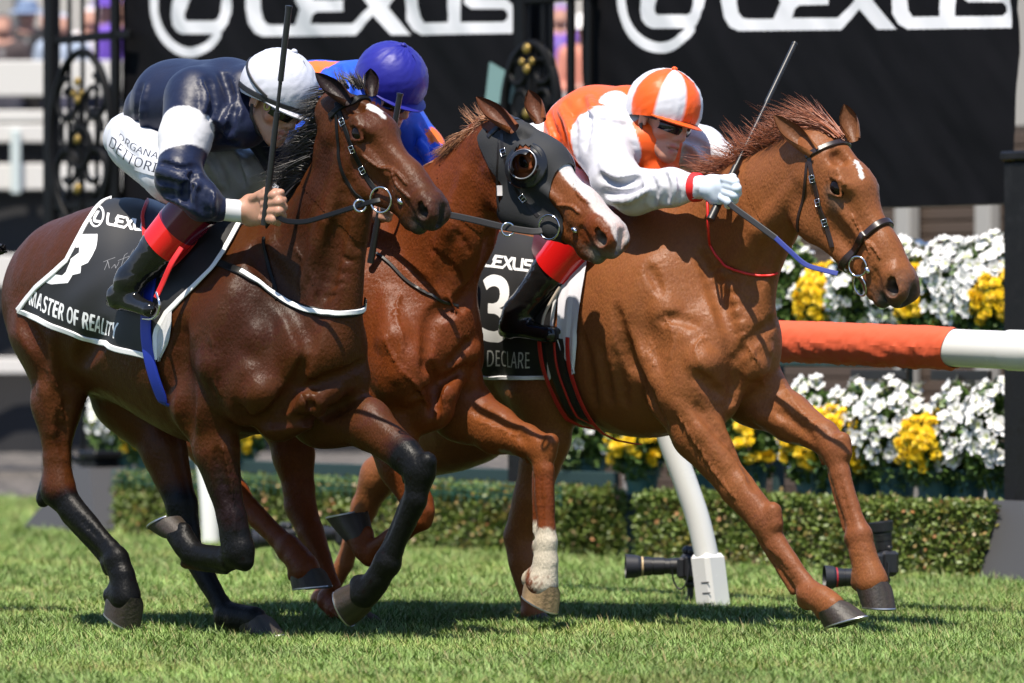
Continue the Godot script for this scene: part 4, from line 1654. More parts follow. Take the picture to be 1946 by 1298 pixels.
	# one ear: a leaf rolled into a cup, from base to tip; open is where the cup looks
	func ear(mb: MB, base: Vector3, tip: Vector3, open: Vector3, w: float, ca: Color, cb: Color):
		var ax := (tip - base)
		var len := ax.length()
		ax = ax / len
		open = (open - ax * open.dot(ax)).normalized()
		var sd := ax.cross(open).normalized()
		var nt := 14
		var ns := 14
		for layer in 2:
			var rows := []
			for i in nt + 1:
				var t := float(i) / nt
				var wid := w * (0.62 + 0.9 * t) * (1.0 - pow(t, 2.6)) * 0.78 + 0.0015
				var bendv := open * (-0.10 * len * sin(PI * t) * 0.6)
				var span := lerpf(2.75, 1.5, clampf(t * 1.4, 0.0, 1.0))
				var row := []
				for s in ns + 1:
					var a := lerpf(-span, span, float(s) / ns)
					var rr := wid - (0.004 * (1.0 - t * 0.6) if layer == 1 else 0.0)
					rr = maxf(rr, 0.0006)
					row.append(base + ax * (len * t) + bendv - open * (cos(a) * rr * 0.9 - wid * 0.45) + sd * (sin(a) * rr))
				rows.append(row)
			var first := mb.pos.size()
			for i in nt + 1:
				for s in ns + 1:
					var dx: Vector3 = rows[i][mini(s + 1, ns)] - rows[i][maxi(s - 1, 0)]
					var dy: Vector3 = rows[mini(i + 1, nt)][s] - rows[maxi(i - 1, 0)][s]
					var nn := dx.cross(dy).normalized()
					var cen: Vector3 = base + ax * (len * float(i) / nt)
					var out: Vector3 = rows[i][s] - cen - open * w * 0.4
					if (nn.dot(out) < 0.0) == (layer == 0):
						nn = -nn
					mb.c = ca if layer == 0 else cb
					mb.put(rows[i][s], nn)
			for i in nt:
				for s in ns:
					var a := first + i * (ns + 1) + s
					mb.quad(a, a + 1, a + ns + 2, a + ns + 1)
	func surface() -> MB:
		var mb := MB.new()
		var n := hb.x.normalized()
		var pc := hx * Vector3(-0.05, -0.06, 0)
		var nrm := (n + hb.y * -0.35).normalized()
		cut = Plane(nrm, nrm.dot(pc))
		var zone := PackedVector3Array([hx * Vector3(0.06, -0.10, 0), hx * Vector3(0.60, -0.09, 0)])
		var nz := FastNoiseLite.new()
		nz.seed = 17
		nz.frequency = 6.0
		nz.fractal_octaves = 5
		nz.fractal_gain = 0.55
		f.noise = nz
		f.namp = 0.0038
		mb.append(f.mesh(0.0118, cut, zone, 0.25 * hs, -1.0, 0.0025))
		var lo := Vector3.INF
		var hi := -Vector3.INF
		for x in [-0.08, 0.68]:
			for y in [-0.30, 0.09]:
				for z in [-0.14, 0.14]:
					var p: Vector3 = hx * Vector3(x, y, z)
					lo = p if lo == Vector3.INF else lo.min(p)
					hi = p if hi == -Vector3.INF else hi.max(p)
		mb.append(f.mesh(0.0056, cut, zone, 0.25 * hs, 1.0, 0.0, lo, hi))
		return mb

# a hoof of four profile points (coronet back and front, toe, heel) at a lateral offset, with its shoe
func make_hoof(H: Horse, pts: Array, l: float, half0: float, c: Color, cm: Material, shoe_m: Material):
	var half := half0 * 0.84
	var q := []
	for i in 4:
		q.append(H.fr.pix(pts[i * 2], pts[i * 2 + 1], l))
	var zz := Vector3(0, 0, 1)
	var mb := MB.new()
	var rows := []
	var n := 28
	var mids := []
	for j in 8:
		var t := float(j) / 7.0
		var bk: Vector3 = q[0].lerp(q[3], t)
		var ft: Vector3 = q[1].lerp(q[2], t)
		var mid := (bk + ft) * 0.5
		var ex := (ft - bk) * 0.5
		var hw := half * lerpf(0.82, 1.0, t)
		var tuck := 0.84 if j == 0 else (0.965 if j == 1 else 1.0)     # the wall starts under the hairline
		ex *= tuck * (1.0 + 0.03 * sin(PI * t))
		hw *= tuck * (1.0 + 0.03 * sin(PI * t))
		var row := []
		for s in n:
			var a := TAU * s / n
			var r := 1.0
			if cos(a) < -0.4:
				r = 1.0 - 0.16 * smoothstep(-0.4, -1.0, cos(a))
			row.append(mid + ex * (cos(a) * r) + zz * (sin(a) * hw * (1.0 - 0.12 * cos(a))))
		rows.append(row)
		mids.append(mid)
	var down: Vector3 = (mids[7] - mids[0]).normalized()
	for j in 8:
		for s in n + 1:
			var p: Vector3 = rows[j][s % n]
			var out: Vector3 = (p - mids[j]) - down * (p - mids[j]).dot(down)
			var t := float(j) / 7.0
			mb.c = c * (0.85 + 0.18 * sin(s * 2.7) + 0.14 * sin(s * 7.1 + 1.0) + 0.10 * sin(j * 3.1))
			mb.put(p, out.normalized())
	for j in 7:
		for s in n:
			var a := j * (n + 1) + s
			mb.quad(a, a + 1, a + n + 2, a + n + 1)
	# sole: the wall's rim turned into a hollow
	var rim: Array = rows[7]
	mb.c = Color(0.03, 0.027, 0.022)
	var prev := []
	for k in 3:
		var sc: float = [1.0, 0.82, 0.3][k]
		var dp: float = [0.0, 0.0, 0.014][k]
		var ids := []
		for s in n:
			var p: Vector3 = mids[7] + (rim[s] - mids[7]) * sc - down * dp
			ids.append(mb.put(p, down))
		if k > 0:
			for s in n:
				mb.quad(prev[s], prev[(s + 1) % n], ids[(s + 1) % n], ids[s])
		prev = ids
	var ce := mb.put(mids[7] - down * 0.016, down)
	for s in n:
		mb.tri(ce, prev[s], prev[(s + 1) % n])
	var hoof := part("hoof", mb.done(), cm, H.root)
	# horseshoe: a U-shaped bar under the wall
	var sm := MB.new()
	var sp := PackedVector3Array()
	var sn := PackedVector3Array()
	for s in range(-10, 11):
		var a := s / 10.0 * 2.45
		var i := fposmod(a / TAU * n, n)
		var p0: Vector3 = rim[int(i) % n]
		var p1: Vector3 = rim[(int(i) + 1) % n]
		var p := p0.lerp(p1, i - floorf(i))
		sp.append(mids[7] + (p - mids[7]) * 0.92 + down * 0.002)
		sn.append(down)
	sm.strap(sp, sn, 0.016, 0.007)
	part("horseshoe", sm.done(), shoe_m, hoof)

func eyes(H: Horse, m: Material):
	for s in [1.0, -1.0]:
		var mb := MB.new()
		mb.c = Color(0.010, 0.006, 0.004)
		mb.ball(H.hx * Vector3(0.203, -0.031, 0.0720 * s), Vector3(0.0320, 0.0275, 0.0265) * H.hs, H.hb, 20)
		part("eye", mb.done(), m, H.root)

# hair: many thin tapering locks; roots run along points, each lock falls along its own direction
func hair(called: String, H: Horse, roots: PackedVector3Array, dirs: Array, length: float, count: int, c0: Color, c1: Color, m: Material, spread := 0.35, sag := 0.25, wid := 0.006, sd := 3):
	var r := RandomNumberGenerator.new()
	r.seed = sd
	var mb := MB.new()
	var cu := 0.0
	var cd := Vector3.ZERO
	var cc := Vector3.ZERO
	var cl := 1.0
	for i in count:
		if i % 14 == 0:
			cu = r.randf()
			cd = Vector3(r.randfn(0, spread), r.randfn(0, spread), r.randfn(0, spread))
			cc = Vector3(r.randfn(0, .35), r.randfn(0, .35), r.randfn(0, .35))
			cl = r.randf_range(.65, 1.15)
		var u := clampf(cu + r.randfn(0, .012), 0.0, 1.0) * (roots.size() - 1.001)
		var k := int(u)
		var p := roots[k].lerp(roots[k + 1], u - k) + Vector3(r.randfn(0, .006), r.randfn(0, .006), r.randfn(0, .012))
		var du := u / (roots.size() - 1.0) * (dirs.size() - 1.001)
		var dk := int(du)
		var d: Vector3 = dirs[dk].lerp(dirs[dk + 1], du - dk)
		d = (d + cd + Vector3(r.randfn(0, .07), r.randfn(0, .07), r.randfn(0, .07))).normalized()
		var ln := length * cl * r.randf_range(0.7, 1.1)
		var pts := PackedVector3Array()
		var rad := PackedFloat32Array()
		var curl := cc + Vector3(r.randfn(0, .1), r.randfn(0, .1), r.randfn(0, .1))
		for j in 7:
			var t := j / 6.0
			pts.append(p + d * (ln * t) + Vector3(0, -sag * ln * t * t, 0) + curl * (ln * 0.35 * t * t))
			rad.append(wid * r.randf_range(0.85, 1.1) * (1.0 - t * 0.92) * (0.75 + 0.5 * sin(PI * minf(t * 1.6, 1.0))))
		mb.c = c0.lerp(c1, r.randf()) * r.randf_range(0.7, 1.25)
		mb.tube(pts, rad, 4, false)
	return part(called, mb.done(), m, H.root)
func horse_a() -> Horse:
	var H := Horse.new()
	H.fr = Fr.chest(640, 19.7, 45)
	var f := H.f
	H.b(230, 575, 0, 180, 400, 640, 0, 205, .78, .1)
	H.b(150, 570, 0, 160, 240, 560, 0, 165, .85, .1)
	H.b(520, 640, 0, 185, 590, 660, 0, 115, .9, .1)
	H.b(400, 480, .10, 60, 470, 730, .19, 80, .7, .06)
	H.b(590, 480, -.10, 60, 630, 690, -.18, 68, .7, .06)
	H.b(530, 560, 0, 150, 625, 410, 0, 82, .55, .1)
	H.b(625, 410, 0, 82, 668, 270, 0, 68, .55, .06)
	H.b(670, 380, 0, 45, 615, 600, 0, 85, .6, .06)
	H.b(400, 720, .18, 80, 380, 760, .18, 70, .6, .03)
	H.b(530, 780, .09, 60, 570, 760, .07, 60, .8, .025)
	H.b(640, 740, -.1, 58, 660, 720, -.1, 50, .8, .025)
	H.leg([[395, 770, .19, 78], [410, 850, .18, 46], [440, 980, .15, 31], [452, 1048, .14, 34], [435, 1062, .14, 25], [378, 1055, .13, 23], [365, 1050, .13, 26], [338, 1018, .13, 24]])
	H.leg([[610, 780, -.13, 72], [700, 805, -.13, 46], [770, 865, -.12, 35], [797, 895, -.12, 34], [790, 950, -.11, 25], [748, 1045, -.11, 22], [737, 1068, -.11, 28], [705, 1120, -.11, 25]])
	H.leg([[120, 640, .12, 115], [108, 760, .14, 52], [108, 870, .14, 29], [110, 930, .14, 36], [135, 965, .13, 27], [210, 1045, .12, 22], [222, 1064, .12, 27], [236, 1118, .12, 25]])
	H.b(82, 948, .14, 17, 92, 890, .14, 12, .7, .02)
	H.b(130, 740, .13, 36, 100, 700, .12, 40, .8, .04)
	H.leg([[250, 740, -.12, 90], [310, 850, -.13, 46], [345, 960, -.13, 34], [352, 1010, -.13, 31], [365, 1050, -.13, 26], [420, 1150, -.12, 21], [430, 1170, -.12, 27], [475, 1180, -.12, 25]])
	H.foot([204, 1126, 272, 1138, 260, 1203, 202, 1156], .12, .062, [234, 1096, 25])
	H.foot([456, 1184, 508, 1166, 541, 1208, 458, 1214], -.12, .062, [448, 1176, 26])
	H.foot([360, 1006, 318, 1026, 284, 1004, 340, 978], .13, .060, [352, 1034, 25])
	H.foot([682, 1098, 706, 1158, 668, 1190, 644, 1112], -.11, .060, [716, 1104, 25])
	# bony points: knees, tendons, fetlocks
	H.b(812, 878, -.12, 20, 806, 900, -.12, 20, .9, .012)
	H.b(774, 902, -.12, 10, 770, 912, -.12, 9, .8, .010)
	H.b(780, 932, -.11, 11, 727, 1052, -.11, 10, .8, .010)
	H.b(722, 1074, -.11, 14, 718, 1080, -.11, 12, .9, .010)
	H.b(462, 1040, .14, 22, 464, 1066, .14, 20, .9, .012)
	H.b(128, 984, .13, 12, 202, 1066, .12, 11, .8, .012)
	H.b(206, 1072, .12, 16, 208, 1082, .12, 14, .9, .010)
	H.b(350, 1072, .13, 9, 430, 1084, .14, 9, .8, .006)
	H.place_head(652, 172, 0, 846, 398, 39)
	H.head_bones()
	H.muscle([372, 640, 392, 700, 410, 770], .075, .024)
	H.muscle([452, 560, 490, 640, 520, 720], .08, .022)
	H.muscle([470, 700, 505, 750, 540, 740], .07, .022)
	H.muscle([100, 640, 90, 740, 100, 820], .05, .016)
	H.muscle([640, 300, 618, 420, 572, 540], .045, .018)
	H.muscle([560, 772, 582, 762, 600, 772], .05, .026, .015)
	H.muscle([612, 762, 632, 748, 660, 738], .052, .028, .015)
	H.muscle([520, 440, 500, 500, 490, 560], .05, .012)
	H.groove([664, 330, 652, 400, 636, 480, 614, 560, 592, 640, 578, 690], .032, .018)
	H.groove([482, 470, 530, 540, 566, 600, 580, 650], .035, .012, .05)
	H.groove([449, 769, 480, 806, 526, 782, 560, 736, 578, 690], .026, .020)
	H.groove([577, 738, 587, 752, 592, 790], .016, .016, .015)
	H.groove([580, 738, 620, 722, 662, 708, 690, 690], .018, .014)
	H.groove([520, 806, 570, 800, 620, 786, 664, 766], .020, .014)
	H.groove([346, 620, 344, 690, 350, 760, 356, 826], .030, .016, .05)
	H.groove([150, 690, 176, 650, 214, 620], .03, .016, .05)
	H.groove([40, 600, 70, 660, 84, 730], .026, .010, .05)
	H.groove([126, 756, 118, 810, 120, 860], .014, .006, .03)
	H.groove([150, 985, 180, 1015, 204, 1045], .010, .006, .012)
	H.groove([414, 850, 420, 900, 436, 960], .014, .006, .03)
	H.vein([[424, 850], [436, 900], [444, 960], [448, 1010]], .0045)
	H.vein([[400, 640], [412, 680], [408, 720], [420, 750]], .0035)
	H.vein([[690, 296], [720, 318], [745, 322], [760, 335], [772, 350]], .004)
	H.vein([[745, 326], [752, 350], [770, 368], [778, 376]], .0035)
	H.vein([[90, 700], [110, 740], [120, 800]], .0045)
	H.vein([[560, 470], [590, 520], [600, 560]], .0035)
	for i in 5:      # skin folds of the neck over the chest
		H.groove([600 + i * 16, 560 - i * 25, 622 + i * 14, 566 - i * 23, 640 + i * 11, 560 - i * 21], .006, .0024, .014)
	var f2 := H.f
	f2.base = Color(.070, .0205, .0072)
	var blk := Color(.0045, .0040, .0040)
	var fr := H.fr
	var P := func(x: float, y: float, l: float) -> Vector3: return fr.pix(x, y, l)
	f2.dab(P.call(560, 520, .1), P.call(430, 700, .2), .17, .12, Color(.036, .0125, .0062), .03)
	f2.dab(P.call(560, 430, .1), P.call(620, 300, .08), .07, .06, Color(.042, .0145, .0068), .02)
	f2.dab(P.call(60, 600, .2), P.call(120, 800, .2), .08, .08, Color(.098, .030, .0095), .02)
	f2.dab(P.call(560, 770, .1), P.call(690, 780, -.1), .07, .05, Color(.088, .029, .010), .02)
	f2.dab(P.call(442, 985, .15), P.call(452, 1060, .14), .11, .05, blk, .01)
	f2.dab(P.call(420, 900, .16), P.call(442, 990, .15), .10, .05, Color(.012, .007, .005), .01)
	f2.dab(P.call(452, 1060, .14), P.call(330, 1000, .13), .12, .02, blk, .01)
	f2.dab(P.call(770, 862, -.12), P.call(800, 900, -.12), .07, .04, blk, .01)
	f2.dab(P.call(800, 900, -.12), P.call(700, 1130, -.11), .14, .02, blk)
	f2.dab(P.call(88, 945, .14), P.call(132, 972, .13), .085, .03, blk, .01)
	f2.dab(P.call(150, 985, .13), P.call(222, 1064, .12), .12, .03, blk)
	f2.dab(P.call(222, 1064, .12), P.call(240, 1140, .12), .13, .03, blk)
	f2.dab(P.call(345, 985, -.13), P.call(425, 1160, -.12), .14, .04, blk)
	f2.dab(P.call(425, 1160, -.12), P.call(500, 1190, -.12), .14, .04, blk)
	f2.dab(P.call(724, 876, -.11), P.call(740, 884, -.11), .017, .004, Color(.26, .22, .16), .006)
	var hx := H.hx
	var hs := H.hs
	f2.dab(hx * Vector3(.25, -.05, 0), hx * Vector3(.40, -.06, 0), .10 * hs, .04 * hs, Color(.098, .031, .0105), .01)
	f2.dab(hx * Vector3(.575, -.075, 0), hx * Vector3(.59, -.11, 0), .062 * hs, .024 * hs, Color(.036, .028, .024), .008)
	f2.dab(hx * Vector3(.52, -.14, 0), hx * Vector3(.57, -.13, 0), .034 * hs, .012 * hs, Color(.050, .042, .038), .006)
	for s in [1.0, -1.0]:
		f2.dab(hx * Vector3(.202, -.03, .09 * s), hx * Vector3(.202, -.03, .09 * s), .020 * hs, .010 * hs, Color(.014, .010, .009))
		f2.dab(hx * Vector3(.578, -.062, .045 * s), hx * Vector3(.583, -.068, .05 * s), .018 * hs, .005 * hs, Color(.010, .008, .008))
	f2.dab(hx * Vector3(.150, .050, .014), hx * Vector3(.170, .050, .015), .024 * hs, .003, Color(.62, .60, .58), .006)
	f2.dab(hx * Vector3(.170, .050, .015), hx * Vector3(.215, .046, .018), .012 * hs, .003, Color(.62, .60, .58), .005)
	return H

func horse_b() -> Horse:
	var H := Horse.new()
	H.fr = Fr.chest(880, 20.6, 45)
	H.b(520, 600, 0, 190, 700, 620, 0, 200, .78, .1)
	H.b(420, 600, 0, 175, 500, 590, 0, 180, .85, .1)
	H.b(750, 620, 0, 170, 800, 650, 0, 120, .9, .1)
	H.b(700, 470, .10, 60, 760, 700, .19, 78, .7, .06)
	H.b(830, 480, -.10, 60, 868, 680, -.17, 58, .7, .06)
	H.b(780, 560, 0, 150, 845, 430, 0, 112, .55, .1)
	H.b(845, 430, 0, 112, 935, 300, 0, 84, .55, .06)
	H.b(800, 775, .09, 52, 820, 770, .07, 50, .8, .025)
	H.b(870, 740, -.1, 46, 880, 720, -.1, 42, .8, .025)
	H.leg([[875, 775, -.14, 66], [940, 815, -.14, 44], [1000, 838, -.13, 32], [1027, 852, -.13, 30], [1034, 895, -.12, 23], [1038, 1005, -.11, 21], [1038, 1030, -.11, 25], [1036, 1085, -.11, 25]])
	H.leg([[730, 780, .15, 75], [760, 880, .15, 44], [795, 960, .14, 32], [795, 980, .14, 29], [770, 1005, .13, 22], [715, 1042, .13, 20], [703, 1055, .13, 23], [675, 1022, .13, 23]])
	H.leg([[430, 740, .13, 110], [400, 830, .13, 55], [430, 915, .13, 31], [447, 937, .13, 29], [470, 965, .13, 25], [528, 1022, .12, 22], [550, 1044, .12, 27], [580, 1078, .12, 26]])
	H.leg([[540, 760, -.14, 85], [557, 860, -.14, 42], [568, 930, -.14, 33], [570, 960, -.14, 33], [590, 1010, -.13, 27], [632, 1115, -.12, 18], [622, 1140, -.12, 23], [668, 1172, -.12, 23]])
	H.foot([1000, 1092, 1063, 1118, 1057, 1167, 994, 1124], -.11, .060, [1037, 1070, 24], 1)
	H.foot([702, 1010, 678, 1050, 622, 986, 700, 972], .13, .060, [694, 1042, 23])
	H.foot([552, 1090, 612, 1078, 629, 1114, 556, 1120], .12, .060, [566, 1062, 26])
	H.foot([652, 1170, 704, 1162, 741, 1196, 658, 1206], -.12, .060, [640, 1156, 23])
	H.b(1046, 840, -.13, 18, 1042, 864, -.13, 17, .9, .012)
	H.b(1006, 866, -.13, 9, 1004, 876, -.13, 8, .8, .010)
	H.b(1018, 900, -.12, 9, 1020, 1012, -.11, 9, .8, .006)
	H.b(1022, 1036, -.11, 13, 1020, 1044, -.11, 11, .9, .010)
	H.b(810, 972, .14, 18, 806, 990, .14, 17, .9, .012)
	H.place_head(962, 228, 0, 1186, 446, 40)
	H.head_bones()
	H.muscle([735, 560, 742, 640, 752, 710], .075, .026)
	H.muscle([880, 330, 850, 430, 820, 520], .05, .018)
	H.muscle([832, 752, 856, 742, 882, 716], .050, .026, .015)
	H.muscle([868, 690, 900, 672, 915, 640], .045, .018, .02)
	H.groove([945, 410, 930, 480, 905, 540, 870, 580, 826, 600, 812, 650, 806, 711], .030, .014)
	H.groove([780, 756, 806, 744, 834, 730, 862, 712, 884, 694], .018, .016, .018)
	H.groove([818, 690, 826, 740, 822, 790], .020, .016)
	H.groove([846, 700, 872, 672, 896, 640], .016, .010, .02)
	H.groove([1026, 900, 1028, 950, 1030, 1000], .010, .006, .012)
	H.groove([900, 780, 940, 800, 1000, 838], .012, .005, .03)
	H.vein([[730, 640], [752, 690], [790, 730], [812, 770]], .0045)
	H.vein([[760, 560], [752, 600], [764, 640], [758, 680]], .004)
	H.vein([[850, 560], [872, 600], [890, 640]], .0045)
	H.vein([[1090, 340], [1100, 370], [1118, 385]], .004)
	H.vein([[1060, 390], [1085, 392], [1100, 405]], .0035)
	H.vein([[910, 800], [950, 815], [985, 830]], .004)
	for i in 7:
		H.groove([770 + i * 16, 500 + (i % 3) * 22 - i * 10, 786 + i * 16, 520 + (i % 3) * 22 - i * 10, 796 + i * 16, 545 + (i % 3) * 22 - i * 10], .006, .0026, .014)
	var f2 := H.f
	f2.base = Color(.150, .038, .0115)
	var fr := H.fr
	var P := func(x: float, y: float, l: float) -> Vector3: return fr.pix(x, y, l)
	f2.dab(P.call(870, 800, -.1), P.call(1030, 850, -.13), .10, .05, Color(.200, .062, .019), .02)
	f2.dab(P.call(1038, 1026, -.11), P.call(1036, 1110, -.11), .058, .006, Color(.60, .53, .42), .012)
	f2.dab(P.call(1000, 1096, -.11), P.call(1012, 1100, -.11), .045, .006, Color(.50, .42, .30), .008)
	f2.dab(P.call(1022, 1002, -.11), P.call(1026, 1030, -.11), .026, .005, Color(.58, .52, .42), .008)
	f2.dab(P.call(952, 852, -.11), P.call(972, 858, -.11), .017, .004, Color(.26, .22, .16), .006)
	var hx := H.hx
	var hs := H.hs
	f2.dab(hx * Vector3(.25, -.05, 0), hx * Vector3(.40, -.08, 0), .10 * hs, .04 * hs, Color(.185, .060, .020), .01)
	f2.dab(hx * Vector3(.575, -.080, 0), hx * Vector3(.59, -.12, 0), .052 * hs, .018 * hs, Color(.16, .125, .105), .010)
	f2.dab(hx * Vector3(.50, -.135, 0), hx * Vector3(.57, -.13, 0), .036 * hs, .012 * hs, Color(.15, .13, .105), .008)
	f2.dab(hx * Vector3(.12, .05, 0), hx * Vector3(.22, .055, .02), .072 * hs, .004 * hs, Color(.58, .56, .53), .004)
	f2.dab(hx * Vector3(.24, .04, .0), hx * Vector3(.44, .012, .004), .044 * hs, .004 * hs, Color(.60, .57, .55), .004)
	f2.dab(hx * Vector3(.44, .012, .004), hx * Vector3(.60, -.03, .0), .042 * hs, .005 * hs, Color(.58, .50, .47), .004)
	f2.dab(hx * Vector3(.59, -.03, .0), hx * Vector3(.605, -.07, .0), .022 * hs, .006 * hs, Color(.62, .44, .40), .008)
	for s in [1.0, -1.0]:
		f2.dab(hx * Vector3(.202, -.03, .09 * s), hx * Vector3(.202, -.03, .09 * s), .020 * hs, .008 * hs, Color(.02, .012, .01))
		f2.dab(hx * Vector3(.578, -.062, .045 * s), hx * Vector3(.583, -.068, .05 * s), .018 * hs, .005 * hs, Color(.05, .022, .02))
	return H

func horse_c() -> Horse:
	var H := Horse.new()
	H.fr = Fr.chest(1430, 20.6, 45)
	H.b(1060, 590, 0, 205, 1230, 615, 0, 218, .78, .1)
	H.b(960, 600, 0, 185, 1040, 590, 0, 190, .85, .1)
	H.b(1290, 600, 0, 180, 1370, 650, 0, 122, .9, .1)
	H.b(1230, 450, .10, 60, 1300, 700, .19, 78, .7, .06)
	H.b(1370, 470, -.10, 60, 1415, 680, -.18, 66, .7, .06)
	H.b(1290, 500, 0, 135, 1420, 410, 0, 100, .55, .1)
	H.b(1420, 410, 0, 100, 1535, 320, 0, 86, .55, .06)
	H.b(1450, 440, 0, 55, 1400, 600, 0, 78, .6, .06)
	H.b(1340, 765, .10, 58, 1360, 750, .08, 54, .8, .025)
	H.b(1440, 745, -.1, 48, 1450, 730, -.1, 44, .8, .025)
	H.leg([[1300, 745, .18, 78], [1325, 820, .17, 52], [1400, 925, .14, 36], [1450, 985, .12, 32], [1475, 1035, .11, 24], [1528, 1108, .10, 21], [1538, 1128, .10, 27], [1583, 1152, .10, 25]])
	H.leg([[1430, 745, -.13, 66], [1500, 792, -.13, 44], [1565, 830, -.12, 33], [1586, 852, -.12, 31], [1597, 900, -.11, 22], [1626, 995, -.10, 22], [1632, 1018, -.10, 28], [1650, 1085, -.10, 26]])
	H.leg([[1040, 740, .14, 95], [1038, 830, .14, 50], [1012, 940, .14, 38], [985, 1018, .13, 30], [992, 1065, .13, 28], [1008, 1150, .12, 20], [1010, 1165, .12, 24], [1020, 1178, .12, 24]])
	H.leg([[900, 780, -.13, 100], [720, 905, -.13, 36], [692, 965, -.13, 28], [680, 1000, -.13, 25], [655, 1070, -.12, 20], [618, 1132, -.12, 22], [612, 1142, -.12, 23], [612, 1155, -.12, 22]])
	H.foot([1556, 1166, 1602, 1138, 1648, 1172, 1566, 1196], .10, .064, [1562, 1140, 26])
	H.foot([1622, 1098, 1690, 1106, 1698, 1158, 1642, 1152], -.10, .066, [1640, 1055, 26])
	H.foot([998, 1168, 1036, 1164, 1060, 1206, 998, 1210], .12, .060, [1014, 1162, 22])
	H.foot([596, 1140, 628, 1152, 622, 1182, 590, 1168], -.12, .060, [612, 1140, 22])
	H.b(1468, 972, .12, 19, 1472, 996, .12, 18, .9, .012)
	H.b(1432, 992, .12, 11, 1438, 1004, .12, 10, .8, .010)
	H.b(1446, 1022, .11, 10, 1508, 1122, .10, 10, .8, .006)
	H.b(1526, 1144, .10, 13, 1534, 1150, .10, 11, .9, .010)
	H.b(1600, 838, -.12, 18, 1604, 862, -.12, 17, .9, .012)
	H.b(1562, 866, -.12, 9, 1566, 878, -.12, 8, .8, .010)
	H.b(1580, 900, -.11, 9, 1608, 1004, -.10, 9, .8, .006)
	H.b(1616, 1026, -.10, 13, 1618, 1034, -.10, 11, .9, .010)
	H.place_head(1570, 252, 0, 1740, 552, 38)
	H.head_bones()
	H.muscle([1232, 500, 1262, 590, 1300, 660], .085, .022)
	H.muscle([1205, 640, 1240, 720, 1290, 780], .06, .020)
	H.muscle([1310, 640, 1340, 690, 1362, 722], .075, .028, .02)
	H.muscle([1420, 712, 1442, 700, 1462, 668], .055, .026, .016)
	H.muscle([1500, 360, 1440, 440, 1370, 520], .055, .016)
	H.muscle([1290, 770, 1330, 820, 1380, 880], .045, .014)
	H.muscle([1424, 790, 1446, 792, 1480, 804], .045, .014)
	H.groove([1331, 486, 1359, 547, 1387, 625, 1398, 681, 1397, 737, 1384, 768], .030, .022)
	H.groove([1398, 681, 1424, 652, 1450, 630, 1474, 606], .020, .012)
	H.groove([1318, 706, 1344, 730, 1372, 752], .018, .012)
	H.groove([1172, 590, 1182, 640, 1205, 694, 1232, 745, 1264, 806], .026, .020, .03)
	H.groove([1475, 440, 1440, 520, 1415, 590], .03, .012)
	H.groove([1231, 505, 1244, 530, 1256, 556], .014, .006, .03)
	H.groove([1252, 610, 1286, 604, 1322, 616], .014, .006, .03)
	H.groove([1325, 775, 1362, 820, 1409, 875, 1436, 930], .012, .006, .03)
	H.groove([1446, 1030, 1480, 1070, 1516, 1112], .010, .007, .012)
	H.groove([1590, 900, 1604, 950, 1618, 1000], .009, .006, .012)
	H.groove([1476, 782, 1506, 800, 1545, 836], .012, .005, .03)
	for x in [1110, 1140, 1168]:
		H.groove([x, 640 + (x - 1110) * .5, x + 10, 700, x + 22, 770], .016, .005, .03)
	H.vein([[1290, 790], [1320, 840], [1360, 900], [1400, 950]], .0045)
	H.vein([[1262, 600], [1280, 640], [1272, 680]], .0035)
	H.vein([[1340, 640], [1322, 660], [1330, 690]], .0035)
	H.vein([[1620, 410], [1640, 450], [1660, 470], [1672, 490]], .004)
	H.vein([[1640, 450], [1652, 480], [1640, 505]], .0035)
	H.vein([[1420, 650], [1440, 690], [1450, 730]], .0045)
	H.vein([[1490, 730], [1520, 780], [1556, 810]], .004)
	for i in 6:
		H.groove([1352 + i * 9, 515 + i * 24, 1374 + i * 8, 508 + i * 24, 1398 + i * 5, 516 + i * 22], .006, .0018, .016)
	# old brand on the shoulder
	for q in [[1216, 655, 1222, 682], [1232, 648, 1246, 660], [1246, 660, 1234, 674], [1234, 674, 1246, 690], [1246, 690, 1232, 704]]:
		H.vein([[q[0], q[1]], [q[2], q[3]]], .0025)
	var f2 := H.f
	f2.base = Color(.235, .083, .029)
	var fr := H.fr
	var P := func(x: float, y: float, l: float) -> Vector3: return fr.pix(x, y, l)
	f2.dab(P.call(1450, 960, .12), P.call(1540, 1130, .1), .085, .06, Color(.21, .072, .029), .02)
	f2.dab(P.call(1586, 850, -.12), P.call(1632, 1010, -.1), .08, .05, Color(.21, .072, .029), .02)
	f2.dab(P.call(1442, 975, .13), P.call(1456, 990, .13), .03, .02, Color(.13, .045, .03), .02)
	f2.dab(P.call(1588, 840, -.12), P.call(1590, 860, -.12), .03, .02, Color(.13, .045, .03), .02)
	f2.dab(P.call(1508, 836, -.11), P.call(1528, 846, -.11), .017, .004, Color(.26, .22, .16), .006)
	var hx := H.hx
	var hs := H.hs
	f2.dab(hx * Vector3(.575, -.070, 0), hx * Vector3(.59, -.11, 0), .062 * hs, .026 * hs, Color(.075, .052, .043), .010)
	f2.dab(hx * Vector3(.50, -.135, 0), hx * Vector3(.57, -.13, 0), .036 * hs, .014 * hs, Color(.060, .052, .048), .008)
	f2.dab(hx * Vector3(.20, -.055, .08), hx * Vector3(.24, -.07, .075), .022 * hs, .02 * hs, Color(.15, .085, .055), .008)
	for s in [1.0, -1.0]:
		f2.dab(hx * Vector3(.202, -.03, .09 * s), hx * Vector3(.202, -.03, .09 * s), .019 * hs, .008 * hs, Color(.025, .014, .01))
		f2.dab(hx * Vector3(.578, -.062, .045 * s), hx * Vector3(.583, -.068, .05 * s), .018 * hs, .005 * hs, Color(.014, .008, .008))
	var st := H.skin([1628, 308, 1634, 318, 1638, 336], 0.0)
